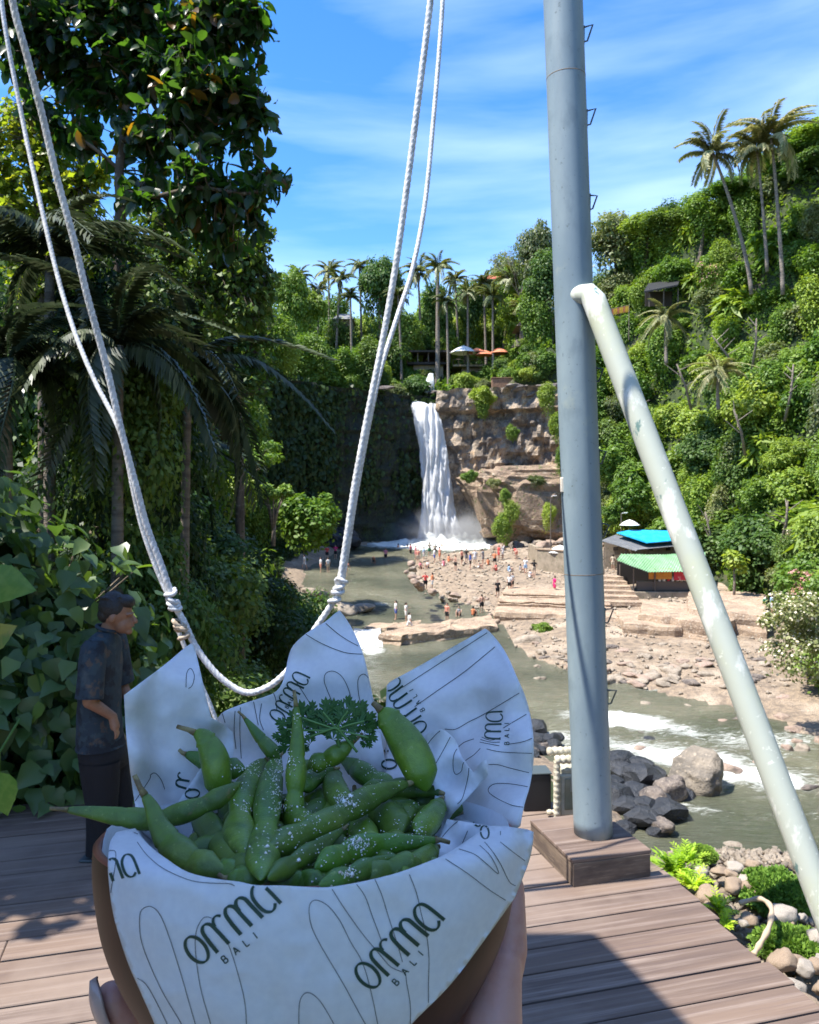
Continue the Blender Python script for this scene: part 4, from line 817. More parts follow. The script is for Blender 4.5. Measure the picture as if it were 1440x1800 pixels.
# ---- the big leaved tree at the top left, built leaf by leaf
M_bigleaf = mat('large leathery leaves', (.02, .04, .02), .32, isl=[(.022, .045, .024), (.03, .06, .028), (.018, .036, .022), (.045, .085, .022), (.026, .05, .026), (.035, .07, .025), (.05, .10, .025), (.03, .055, .025), (.024, .045, .022), (.04, .075, .03), (.03, .06, .025), (.022, .045, .022), (.06, .11, .03), (.026, .05, .02), (.16, .06, .02)], transl=.5, tcol=(2.8, 3.1, .5))
M_smallleaf = mat('bright small leaves', (.08, .13, .02), .45, isl=[(.11, .18, .02), (.17, .25, .03), (.07, .12, .02), (.26, .29, .04)], transl=.5, tcol=(1.7, 1.6, .5))
def leafy_tree(name, lab, base, limbs, crown, n, leaf, tmpl, m, seed, trunk_r=.12, twigs=True, per=6):
    """limbs: list of polylines (world) ; crown: clumps in world space"""
    e = empty(name, base); label(e, lab, 'tree'); bse = Vector(base); rg = np.random.default_rng(seed); b = MB()
    for L, r in limbs: b.tube([Vector(q) - bse for q in catmull(L, 5)], [r * (1 - .6 * i / (len(L) * 5)) for i in range(len(catmull(L, 5)))], 8)
    cl = np.array(crown); w = cl[:, 3] ** 2; k = n // per; idx = rg.choice(len(cl), k, p=w / w.sum())
    u = rg.normal(size=(k, 3)); u /= np.linalg.norm(u, axis=1, keepdims=True); tip = cl[idx, :3] + u * (cl[idx, 3] * rg.random(k) ** .45)[:, None]
    nodes = np.array([q for L, r in limbs for q in catmull(L, 5)]); Cs = []; Ds = []; Ns = []
    for t in tip:
        j = np.argmin(((nodes - t) ** 2).sum(1)); a = nodes[j]; d = t - a; ln = np.linalg.norm(d)
        if twigs and ln > .25: b.tube([Vector(a) - bse, Vector(a + d * .5 + rg.normal(size=3) * ln * .06) - bse, Vector(t) - bse], [.012 + .006 * ln, .009, .004], 4, False)
        for q in range(per):
            f = rg.uniform(.0, 1.0); Cs.append(t - d / (ln + 1e-6) * leaf * 1.6 * f + rg.normal(size=3) * leaf * .25); dd = rg.normal(size=3) * .9 + d / (ln + 1e-6) * .5; dd[2] -= .75; Ds.append(dd); nn = rg.normal(size=3) * .5; nn[2] += .8; Ns.append(nn)
    b.build('trunk', M_bark, e, True); Cs = np.array(Cs); Vv, Ff = leaves(Cs - np.array(bse), np.array(Ds), np.array(Ns) / np.linalg.norm(Ns, axis=1, keepdims=True), leaf * rg.uniform(.6, 1.25, len(Cs)), tmpl)
    link('crown', np_mesh('crown', Vv, Ff), m, e); return e
D = 11.0
def cp(px, py, D, r, flat=1): v = P(px, py, D); return (v.x, v.y, v.z, r / FPX * D, flat)
zb = P(208, 470, D); base = (zb.x, zb.y, gz(zb.x, D))
lim = [([base, P(206, 700, D), P(208, 450, D), P(212, 360, D), P(210, 300, D), P(222, 180, D), P(232, 60, D), P(240, -60, D)], .095),
       ([P(210, 330, D), P(270, 345, D - .3), P(350, 330, D - .5), P(440, 340, D - .3), P(490, 305, D)], .04), ([P(214, 250, D), P(290, 215, D - .3), P(380, 170, D), P(450, 190, D)], .04), ([P(222, 160, D), P(300, 90, D), P(400, 40, D + .2), P(455, 20, D)], .04),
       ([P(222, 190, D), P(150, 120, D + .3), P(60, 60, D), P(-40, 20, D)], .04), ([P(212, 300, D), P(150, 250, D - .2), P(90, 230, D)], .03), ([P(230, 70, D), P(180, 0, D), P(120, -60, D)], .03)]
cr_ = [cp(*q) for q in ((480, 310, D, 26), (462, 60, D, 22), (468, 215, D, 18), (130, 200, D, 50), (250, 130, D, 60), (60, 170, D, 40), (370, 100, D, 60), (200, 100, D, 55), (340, 210, D, 50), (240, 330, D - .3, 35), (150, 40, D, 60), (330, 60, D, 75), (410, 50, D, 65), (440, 110, D, 40), (445, 170, D, 38), (350, 150, D - .4, 70), (400, 200, D, 52), (290, 210, D, 60), (300, 120, D - .3, 55), (420, 260, D, 45), (350, 290, D - .4, 62), (280, 300, D, 50), (420, 340, D, 52), (350, 370, D, 50), (440, 385, D, 42), (180, 60, D, 70), (90, 40, D, 70), (20, 30, D, 60), (110, 130, D + .3, 62), (40, 110, D, 50), (170, 150, D, 45), (160, 250, D, 30), (395, 420, D, 35), (240, 20, D, 60), (450, 30, D, 24), (490, 305, D, 14), (300, 20, D, 60), (200, -30, D, 80), (60, -40, D, 80), (360, -30, D, 70), (250, 250, D + .2, 40))]
leafy_tree('big_leaved_tree', 'tall tree with large dark glossy leaves filling the top left of the view', base, lim, cr_, 7200, .22, T_OVAL, M_bigleaf, 21)
D = 14.0
zb = P(70, 600, D); base = (zb.x, zb.y, gz(zb.x, D))
leafy_tree('bright_leaved_tree', 'tree with small yellow green backlit leaves at the left edge', base, [([base, P(75, 600, D), P(70, 400, D), P(60, 250, D), P(80, 180, D)], .1), ([P(70, 380, D), P(140, 330, D), P(180, 300, D)], .04), ([P(66, 420, D), P(10, 330, D), P(-30, 260, D)], .04)],
           [cp(*q) for q in ((30, 260, D, 60), (90, 250, D, 50), (50, 330, D, 65), (120, 330, D, 55), (20, 400, D, 60), (100, 410, D, 60), (160, 400, D, 45), (0, 220, D, 50), (60, 200, D, 40), (170, 300, D, 35), (60, 480, D, 60), (140, 470, D, 55), (0, 320, D, 50), (110, 290, D, 50))], 9000, .13, T_DIAMOND, M_smallleaf, 22)
D = 17.0
zb = P(320, 700, D); base = (zb.x, zb.y, gz(zb.x, D))
leafy_tree('shade_tree', 'mid green tree behind the bare lower trunk of the big leaved tree', base, [([base, P(320, 700, D), P(310, 560, D), P(300, 450, D), P(310, 380, D)], .14), ([P(310, 520, D), P(400, 470, D), P(450, 440, D)], .05), ([P(310, 520, D), P(220, 450, D), P(170, 430, D)], .05)],
           [cp(*q) for q in ((250, 400, D, 50), (320, 400, D, 55), (390, 420, D, 50), (440, 450, D, 42), (200, 430, D, 50), (300, 470, D, 60), (400, 490, D, 60), (460, 500, D, 35), (220, 500, D, 55), (440, 540, D, 50), (340, 550, D, 60), (250, 570, D, 60), (470, 410, D, 20))], 9000, .16, T_DIAMOND, LM['dark'], 23)
D = 24.0
zb = P(420, 700, D); base = (zb.x, zb.y, gz(zb.x, D))
leafy_tree('shade_tree', 'dark tree with a few sunlit clusters between the big tree and the far cliff', base, [([base, P(420, 760, D), P(400, 640, D), P(410, 560, D)], .16), ([P(405, 640, D), P(460, 590, D)], .06), ([P(405, 650, D), P(330, 600, D)], .06)],
           [cp(*q) for q in ((400, 560, D, 55), (450, 580, D, 45), (350, 600, D, 55), (385, 640, D, 60), (340, 680, D, 60), (450, 660, D, 40), (300, 640, D, 50), (330, 700, D, 60), (290, 740, D, 60))], 9000, .2, T_DIAMOND, LM['dark'], 24)
# dense mid storey on the near left bank, up to the big tree
for k, (px, top, D, w, mk, words) in enumerate(((150, 505, 10.5, .36, 'deep', 'right behind the bare trunk of the big tree'), (240, 560, 10, .34, 'dark', 'in front of the trunk of the big tree'), (262, 560, 13, .42, 'deep', 'beside the dark drooping palm'), (40, 560, 19, .8, 'dark', 'behind the heart leaved bush at the left edge'), (130, 520, 22, .85, 'deep', 'between the two left ropes'), (230, 560, 20, .75, 'dark', 'just right of the left ropes under the big tree'), (300, 500, 26, .95, 'mid', 'behind the bare lower trunk of the big tree'), (325, 470, 32, 1.0, 'dark', 'right of the bare lower trunk'),
        (180, 640, 16, .62, 'deep', 'low behind the thick left rope'), (215, 760, 19, .55, 'dark', 'low in front of the left wood'), (90, 430, 28, 1.1, 'mid', 'high behind the yellow green tree'), (10, 470, 24, 1.0, 'dark', 'cut by the left edge'), (190, 700, 17, .55, 'mid', 'with light leaves near the rope junction'), (430, 500, 90, 1.2, 'mid', 'at the skyline left of the grove'))):
    x = (px - 720) / FPX * D; z0 = gz(x, D); h = zrel(top, D) - z0; e = empty('shade_tree', (x, D, z0)); label(e, TN[mk] + ' tall leafy tree ' + words, 'tree'); tm, pts = trunk_mesh(h * .6, .22, .1, random.uniform(-.6, .6), wob=.1, seed=k); link('trunk', tm, M_bark, e)
    me = proto(('f', k % 3), lambda: np_mesh('leaves', *bushM[('f', k % 3)]), LM[mk]); ch = min(h * .62, 9.5 * w)
    for q in range(max(1, int(h / ch + .6))): c = link('crown', me, None, e); c.location = (random.uniform(-.8, .8) * w, random.uniform(-.8, .8) * w, h - ch * (q + 1) + .2 * q); c.scale = (w, w, ch / 5.6); c.rotation_euler = (0, 0, k + q * 2)
# tree outside the frame on the left that shades the deck and the man
leafy_tree('shade_tree', 'tree left of the deck whose shadow falls on the boards', (-6.6, 4.9, -1.0), [([(-6.6, 4.9, -1.0), (-6.3, 4.9, 2.5), (-5.6, 4.9, 4.6), (-4.8, 4.9, 5.4)], .12), ([(-5.6, 4.9, 4.6), (-4.4, 5.2, 4.9), (-3.6, 5.0, 5.2)], .05)],
           [(-5.0, 4.5, 5.2, 1.0, 1), (-4.8, 4.1, 4.9, .9, 1), (-4.5, 4.6, 5.3, .9, 1), (-4.3, 4.8, 4.9, .8, 1), (-4.5, 4.25, 5.6, .75, 1), (-5.6, 4.2, 5.0, .9, 1), (-4.0, 5.2, 5.2, .7, 1), (-3.75, 4.7, 5.3, .5, 1), (-5.4, 5.0, 4.6, 1.0, 1), (-4.6, 5.3, 5.3, .8, 1)], 12000, .21, T_OVAL, M_bigleaf, 25, per=6)
# ---- near bush of heart shaped leaves beside the deck
M_vine = mat('broad vine leaves', (.03, .07, .02), .42, isl=[(.03, .075, .022), (.045, .10, .022), (.024, .055, .02), (.04, .085, .03), (.075, .14, .025)], transl=.32, tcol=(1.9, 2.0, .6), spec=.6)
def near_bush():
    base = Vector((-4.0, 7.0, -.6)); e = empty('broad_leaved_bush', base); label(e, 'large bush of broad heart shaped leaves behind the man at the left', 'bush'); rg = np.random.default_rng(31)
    blobs = np.array([(-4.1, 6.9, 1.2, 1.35), (-3.1, 6.8, .95, 1.05), (-2.7, 6.6, .55, .85), (-2.35, 6.5, .1, .75), (-3.3, 6.4, .2, 1.1), (-4.4, 6.5, .3, 1.4), (-2.2, 6.6, -.5, .75), (-3.6, 6.2, -.5, 1.0), (-2.9, 6.3, -.7, .8), (-4.6, 6.9, 1.9, .9), (-3.7, 6.8, 1.75, .7), (-5.2, 6.6, 1.0, 1.4), (-4.2, 5.6, -.6, .8)])
    n = 5200; w = blobs[:, 3] ** 2; idx = rg.choice(len(blobs), n, p=w / w.sum()); u = rg.normal(size=(n, 3)); u[:, 1] -= .5; u[:, 2] += .25; u /= np.linalg.norm(u, axis=1, keepdims=True)
    C = blobs[idx, :3] + u * (blobs[idx, 3] * rg.uniform(.78, 1.04, n))[:, None]
    N = u * .75 + rg.normal(size=(n, 3)) * .28; N[:, 2] += .55; Dr = rg.normal(size=(n, 3)) * .55; Dr[:, 2] -= .85; Dr[:, 0] += .25; Dr += u * .25
    Vv, Ff = leaves(C - np.array(base), Dr, N / np.linalg.norm(N, axis=1, keepdims=True), .165 * rg.uniform(.6, 1.35, n), T_HEART); o = link('leaves', np_mesh('leaves', Vv, Ff, True), M_vine, e)
    b = MB()
    for q in blobs:
        c = Vector(q[:3]) - base
        for k in range(9): t = Vector(rg.normal(size=3)).normalized() * q[3] * .95; b.tube([Vector((0, 0, 0)), c * .6, c + t * .5, c + t], [.03, .02, .012, .006], 5, False)
    b.build('stem', M_bark, e)
    # leafy inner mass keeps the far side from showing through
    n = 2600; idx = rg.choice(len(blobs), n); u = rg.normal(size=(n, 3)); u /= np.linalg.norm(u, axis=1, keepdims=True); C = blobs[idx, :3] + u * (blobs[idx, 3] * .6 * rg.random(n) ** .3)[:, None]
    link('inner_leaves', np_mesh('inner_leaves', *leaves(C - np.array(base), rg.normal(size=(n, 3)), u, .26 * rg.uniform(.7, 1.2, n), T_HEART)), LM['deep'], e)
near_bush()
def near_leaf(px, py, D, size, rz, tilt, m, lab):
    b = MB(); c = P(px, py, D); k = 14; rows = []
    for i in range(k + 1):
        t = i / k; w = (math.sin(math.pi * t ** .62)) * .40 * (1 + .04 * math.sin(i * 2.3)); rows.append([((t - .5), w * s_, -.25 * (t - .5) ** 2 + .13 * abs(s_) * w - (0 if s_ else .012)) for s_ in (-1, -.5, 0, .5, 1)])
    vs = [v for r in rows for v in r]; fs = [(i * 5 + j, i * 5 + j + 1, (i + 1) * 5 + j + 1, (i + 1) * 5 + j) for i in range(k) for j in range(4)]
    b.add([(x * size, y * size, z * size) for x, y, z in vs], fs); b.tube([(-.5 * size, 0, -.06 * size), (-.9 * size, 0, -.2 * size), (-1.5 * size, .05, -.6 * size)], .004, 6)
    o = b.build('leaf', m, None, True); o.location = c; o.rotation_euler = (R(90) + tilt, rz, 0); label(o, lab, 'leaf')
M_nl = mat('fresh green leaf', (.09, .20, .035), .4, noise=[(30, (.13, .24, .05), .45, .6)], transl=.4, tcol=(1.6, 1.6, .6)); M_nl2 = mat('yellowing leaf', (.30, .30, .06), .5, noise=[(14, (.35, .22, .08), .5, .62), (9, (.14, .22, .04), .48, .6)], transl=.4)
near_leaf(16, 1030, 2.4, .16, R(8), -.5, M_nl, 'big bright green leaf entering from the left edge above the man'); near_leaf(2, 1115, 2.3, .10, R(-30), -.2, M_nl2, 'yellowing leaf at the left edge'); near_leaf(4, 1398, 2.3, .13, R(80), .0, M_nl, 'bright leaf at the left edge above the deck')
# ================================================================== DECK, POLE, ROPES, MAN
UD = math.atan2(.264, .9645)
M_wood = mat('weathered deck boards', (.185, .128, .095), .78, isl=None, noise=[(1.4, (.11, .075, .06), .38, .62, (.25, 3, 1)), (7, (.26, .20, .165), .5, .7, (.12, 4, 1)), (26, (.11, .075, .07), .56, .72, (.06, 3, 1)), (.5, (.23, .175, .14), .45, .6)], bump=(16, .55, .006, (.06, 3, 1)))
def deck():
    b = MB(); rg = random.Random(4); v = -1.2; i = 0
    while v < 6.3:
        w = .19; u1 = 2.69 + rg.uniform(-.05, .06) - (.42 if v > 5.25 else 0) - (1.6 if v > 5.62 else 0); u0 = -7.5
        cuts = sorted([u0] + [rg.uniform(-6, 1.8) for _ in range(1 if i % 2 else 2)] + [u1])
        for a, c in zip(cuts[:-1], cuts[1:]):
            if c - a < .3: continue
            b.box(((a + c) / 2, v + w / 2 + rg.uniform(-.0015, .0015), -.02 + rg.uniform(-.002, .002)), (c - a - .004, w - rg.uniform(.006, .012), .04), bev=.004)
        v += .1935; i += 1
    for vv in (2.0, 3.6, 5.2): b.box((-2.5, vv, -.10), (10, .08, .115))
    o = b.build('wooden_deck', M_wood); o.rotation_euler = (0, 0, UD); label(o, 'weathered brown plank deck along the edge of the river bank', 'deck')
deck()
def UV(u, v, z=0): c, s = math.cos(UD), math.sin(UD); return Vector((u * c - v * s, u * s + v * c, z))
# plinth under the pole
def plinth():
    c0 = PZ(1008, 1560, 0); th = UD; e = empty('wooden_plinth', (c0.x, c0.y, 0), th); label(e, 'square wooden box plinth around the foot of the pole', 'plinth')
    W_, Dp, Hh = .50, .60, .135; b = MB()
    b.box((W_ / 2, .012, Hh / 2), (W_, .024, Hh), bev=.003); b.box((.012, Dp / 2, Hh / 2), (.024, Dp - .052, Hh), bev=.003); b.box((W_ - .012, Dp / 2, Hh / 2), (.024, Dp - .052, Hh), bev=.003); b.box((W_ / 2, Dp - .012, Hh / 2), (W_, .024, Hh), bev=.003)
    M_pl = mat('plinth wood', (.17, .125, .09), .85, noise=[(3, (.09, .065, .05), .4, .6, (1, 1, 4)), (20, (.25, .19, .14), .55, .7, (.3, .3, 4))], bump=(18, .8, .006, (.3, .3, 4))); b.build('side_board', M_pl, e)
    b = MB()
    for k in range(3): b.box((W_ / 2, (k + .5) * Dp / 3, Hh + .012), (W_ + .012, Dp / 3 - .004, .022), bev=.003)
    b.build('top_board', M_wood, e)
plinth()
# the tall pole
M_pole = mat('blue grey painted steel', (.20, .265, .305), .42, noise=[(2.2, (.27, .34, .37), .42, .62, (1, 1, .35)), (9, (.20, .26, .29), .55, .68, (1, 1, .5)), (34, (.13, .17, .18), .63, .7), (1.4, (.36, .40, .34), .6, .7)], bump=(30, .15, .002))
M_rust = mat('rusty weld', (.22, .15, .09), .9); M_iron = mat('dark painted iron', (.06, .08, .085), .6)
pb = P(1043, 1476, 4.93); pt = P(984, -160, 4.93); pb.z = .157
def pole():
    e = empty('steel_pole', pb); label(e, 'tall blue grey steel pole standing on the wooden plinth', 'pole'); ax = (pt - pb); L = ax.length; ax.normalize()
    b = MB(); N_ = 60; b.tube([ax * L * i / N_ for i in range(N_ + 1)], [.118] * (N_ + 1), 40); b.build('shaft', M_pole, e, True)
    def on(py):
        t = (1476 - py) / (1476 + 160); return ax * L * t
    b = MB()
    for py in (134, 1008):
        c = on(py); b.tube([c - ax * .0018, c + ax * .0018], .1188, 40)
    b.build('weld_seam', M_rust, e, True)
    for py, flip in ((60, 0), (205, 0), (352, 1), (655, 1), (800, 1), (930, 1), (1083, 0), (1228, 0)):
        c = on(py) + Vector((.114, -.02, 0)); r_ = .0055; ln = .062 if not flip else .05; b = MB(); m_ = Vector((ln * .8, -.02, .045 if not flip else .03))
        b.tube([c + Vector((0, 0, .04)), c + m_, c + Vector((ln * .35, 0, -.04)), c + Vector((-.0, 0, -.045))], r_, 6); b.tube([c + Vector((0, 0, .05)), c + Vector((0, 0, -.06))], .006, 6); b.build('hook', M_iron, e)
    c = on(850) + Vector((-.118, -.02, 0)); b = MB(); b.box(c, (.02, .03, .09), bev=.004); b.build('bracket', M_cream, e)
    # shadowed clamp on the back side
pole()
M_brace = mat('peeling pale brace paint', (.50, .53, .45), .5, noise=[(1.6, (.54, .56, .38), .5, .64, (1, 1, .6)), (4.5, (.78, .79, .72), .53, .60, (1, 1, .5)), (7, (.14, .24, .22), .61, .64, (1, 1, .5)), (20, (.74, .75, .66), .62, .68)], bump=(14, .3, .003))
def brace():
    b0 = P(1002, 522, 4.90); b1 = P(1040, 516, 4.78); b2 = P(1440, 1570, 3.9); b3 = b1 + (b2 - b1) * 1.22
    e = empty('diagonal_brace', b1); label(e, 'pale peeling diagonal brace leaning against the pole', 'brace'); b = MB()
    pts = [b0, b0.lerp(b1, .5), b0.lerp(b1, .86), b1.lerp(b3, .012)] + [b1.lerp(b3, .03 + .97 * k / 44) for k in range(45)]
    # straight after the elbow
    b.tube([p - b1 for p in pts], [.062, .062, .064, .070] + [.069] * (len(pts) - 4), 36); b.build('tube', M_brace, e, True)
brace()
# ---- swing ropes
M_rope = mat('white twisted rope', (.62, .63, .65), .85, noise=[(18, (.44, .45, .47), .45, .62), (60, (.80, .82, .86), .52, .62)], bump=(220, .6, .002))
M_rope2 = mat('beige worn rope', (.52, .42, .32), .9, noise=[(30, (.36, .28, .2), .45, .6)], bump=(200, .6, .002))
def rope(pxs, D, r, lab, name='rope', m=None, parent=None, dens=.008, strands=3):
    pts = catmull([P(q[0], q[1], D if len(q) < 3 else q[2]) for q in pxs], 14); L = [0]
    for a, b_ in zip(pts[:-1], pts[1:]): L.append(L[-1] + (b_ - a).length)
    n = int(L[-1] / dens); out = []
    for i in range(n + 1):
        s = L[-1] * i / n; j = min(len(L) - 2, max(0, int(np.searchsorted(L, s)) - 1)); f = (s - L[j]) / max(1e-9, L[j + 1] - L[j]); out.append(pts[j].lerp(pts[j + 1], f))
    o0 = out[0].copy(); tw = 2 * math.pi * dens / (r * 6.2); b = MB(); N_ = 12
    b.tube([p - o0 for p in out], r, N_, prof=lambda i, k: 1 + .20 * abs(math.cos(1.5 * (2 * math.pi * k / N_ - tw * i))) - .06)
    o = b.build(name, m or M_rope, parent, True)
    if parent is None: o.location = o0; label(o, lab, 'rope')
    else: o.location = o0 - parent.location
    return o
rope([(8, -140, 4.0), (22, 0, 4.03), (48, 100, 4.05), (75, 205, 4.08), (100, 312, 4.1), (132, 430, 4.12), (152, 515, 4.14), (186, 640, 4.18), (214, 760, 4.2), (242, 865, 4.22), (258, 925, 4.24), (284, 995, 4.25), (301, 1045, 4.25)], 4.2, .0162, 'thick white twisted rope coming down at the left to the knot')
rope([(-6, -140, 4.9), (5, 20, 4.85), (40, 212, 4.8), (70, 352, 4.7), (100, 480, 4.6), (130, 580, 4.5), (166, 668, 4.4), (203, 740, 4.32), (220, 790, 4.3), (236, 870, 4.3), (252, 935, 4.3), (277, 1005, 4.29), (297, 1050, 4.28)], 4.3, .012, 'thinner white rope behind the thick left one, joining it halfway down')
rope([(304, 1062), (322, 1090), (345, 1138), (384, 1188), (430, 1217), (468, 1209), (497, 1188), (522, 1158), (550, 1112), (577, 1072), (592, 1048), (600, 1008), (611, 935), (622, 862), (634, 795), (654, 692), (672, 603), (695, 472), (715, 332), (736, 170), (757, 0), (770, -140)], 4.25, .0158, 'thick white rope forming the hanging loop and rising between the trees')
rope([(601, 1030, 4.3), (612, 960, 4.3), (624, 880, 4.3), (640, 790, 4.32), (656, 708, 4.35), (672, 640, 4.42), (700, 552, 4.5), (726, 470, 4.6), (748, 352, 4.7), (763, 200, 4.8), (776, 40, 4.9), (786, -140, 4.95)], 4.5, .0125, 'thin white rope splitting off the thick one on the right')
rope([(310, 1100, 4.3), (330, 1150, 4.3), (352, 1200, 4.3), (370, 1240, 4.3), (392, 1300, 4.3), (420, 1380, 4.3), (440, 1470, 4.3), (452, 1560, 4.3), (470, 1604, 4.3), (520, 1606, 4.3)], 4.3, .011, 'thin white rope hanging from the knot down behind the paper')
def knot(pos, lab, k0, spread):
    b = MB(); rg = random.Random(k0)
    for k in range(4):
        px, py = pos[k % len(pos)]; c = P(px, py, 4.24); R2 = Matrix.Rotation(rg.uniform(-.6, .6), 3, 'Y') @ Matrix.Rotation(rg.uniform(-.5, .5), 3, 'X')
        b.tube([c + R2 @ Vector((.027 * math.cos(a), .027 * math.sin(a), .006 * math.sin(2 * a))) for a in [i / 16 * 6.283 for i in range(17)]], .0118, 8, prof=lambda i, kk: 1 + .1 * math.cos(3 * (kk / 8 * 6.28 - i * .8)))
    o = b.build('knot', M_rope if k0 < 5 else M_rope2, None, True); label(o, lab, 'knot')
knot([(300, 1042), (303, 1056), (308, 1070), (305, 1062)], 'white rope knot at the top of the hanging loop', 1, 1)
knot([(314, 1094), (319, 1106), (324, 1118), (317, 1100)], 'beige worn rope knot just under the white knot', 6, 1)
knot([(588, 1055), (594, 1040), (600, 1022), (596, 1030)], 'white rope knot above the peak of the paper', 3, 1)
# ---- rope bound box lantern behind the pole and the dark crate left of it
M_lan = mat('cream lantern box', (.50, .48, .38), .6, noise=[(9, (.36, .35, .27), .45, .62)]); M_lang = mat('dull lantern glass', (.20, .21, .15), .25, noise=[(6, (.32, .33, .26), .4, .7)]); M_ropew = mat('cream bound rope', (.62, .58, .46), .85, noise=[(24, (.42, .38, .28), .45, .6)], bump=(70, .8, .006))
def lantern():
    c = P(1003, 1440, 5.5); c.z = 0; e = empty('box_lantern', c, .12); label(e, 'cream rope bound box lantern standing behind the foot of the pole', 'lantern')
    h = .46; b = MB(); b.box((0, 0, h * .46), (.20, .17, h * .62), bev=.012); b.box((0, 0, h * .80), (.17, .14, .05), bev=.015); b.build('body', M_lan, e)
    b = MB(); b.box((-.005, -.088, h * .48), (.13, .008, h * .46), bev=.003); b.build('glass', M_lang, e)
    b = MB(); b.box((.01, -.095, h * .62), (.085, .006, .09), bev=.002); b.build('panel', mat('grey panel', (.28, .29, .25), .4), e)
    for sx in (-1, 1):
        b = MB(); pts = [Vector((sx * .125, -.09, .0)), Vector((sx * .125, -.09, h * .4)), Vector((sx * .125, -.09, h * .98))]; pp = [pts[0].lerp(pts[2], i / 40) for i in range(41)]
        b.tube(pp, [.017 + .008 * abs(math.sin(i * .9)) for i in range(41)], 9); b.build('post', M_ropew, e, True)
    for yy in (-.09, .09):
        for zz, rr in ((h, .03), (.03, .02)):
            b = MB(); pp = [Vector((-.14 + .28 * i / 30, yy, zz)) for i in range(31)]; b.tube(pp, [rr * (.75 + .3 * abs(math.sin(i * .75))) for i in range(31)], 9); b.build('rail', M_ropew, e, True)
lantern()
def crate():
    c = P(940, 1430, 5.75); c.z = 0; e = empty('dark_crate', c, .1); label(e, 'small black box on the deck left of the rope bound lantern', 'box'); b = MB(); b.box((0, 0, .13), (.2, .16, .26), bev=.008); b.build('body', mat('black box', (.012, .012, .015), .6), e); b = MB(); b.box((0, 0, .267), (.21, .17, .012), bev=.003); b.build('lid', M_iron, e)
crate()

# ---- remeshed bodies
def remesh(name, verts_faces_list, vox, m, parent=None, smooth_it=3, loc=None):
    me = bpy.data.meshes.new(name); b = MB()
    for v, f in verts_faces_list: b.add(v, f)
    me.from_pydata(b.v, [], b.f); me.update(); o = bpy.data.objects.new('tmp', me); COL.objects.link(o)
    md = o.modifiers.new('r', 'REMESH'); md.mode = 'VOXEL'; md.voxel_size = vox
    if smooth_it: s = o.modifiers.new('s', 'SMOOTH'); s.factor = .5; s.iterations = smooth_it
    dg = bpy.context.evaluated_depsgraph_get(); out = bpy.data.meshes.new_from_object(o.evaluated_get(dg)); bpy.data.objects.remove(o); out.name = name; out.shade_smooth()
    out.materials.clear(); return link(name, out, m, parent, loc)
def cap(p0, r0, p1, r1, n=12):
    """tapered capsule"""
    p0 = Vector(p0); p1 = Vector(p1); d = (p1 - p0); L = max(d.length, 1e-5); d.normalize(); b = MB(); pts = []; rs = []
    for k in range(6): a = math.pi / 2 * (1 - k / 5); pts.append(p0 - d * r0 * math.sin(a)); rs.append(max(r0 * math.cos(a), r0 * .02))
    for k in range(6): a = math.pi / 2 * k / 5; pts.append(p1 + d * r1 * math.sin(a)); rs.append(max(r1 * math.cos(a), r1 * .02))
    b.tube(pts, rs, n); return b.v, b.f
def ell(c, rad, rot=(0, 0, 0), n=12):
    b = MB(); prof = [(max(math.sin(math.pi * i / n), 1e-3), -math.cos(math.pi * i / n)) for i in range(n + 1)]
    M = Matrix.Rotation(rot[2], 3, 'Z') @ Matrix.Rotation(rot[1], 3, 'Y') @ Matrix.Rotation(rot[0], 3, 'X') @ Matrix.Diagonal(Vector(rad)); b.lathe(prof, c, n * 2, M)
    b.f.append(tuple(range(n * 2 - 1, -1, -1))); b.f.append(tuple(range(n * n * 2, (n + 1) * n * 2))); return b.v, b.f
M_skin = mat('brown skin', (.30, .155, .095), .5, noise=[(12, (.25, .125, .075), .45, .62)])
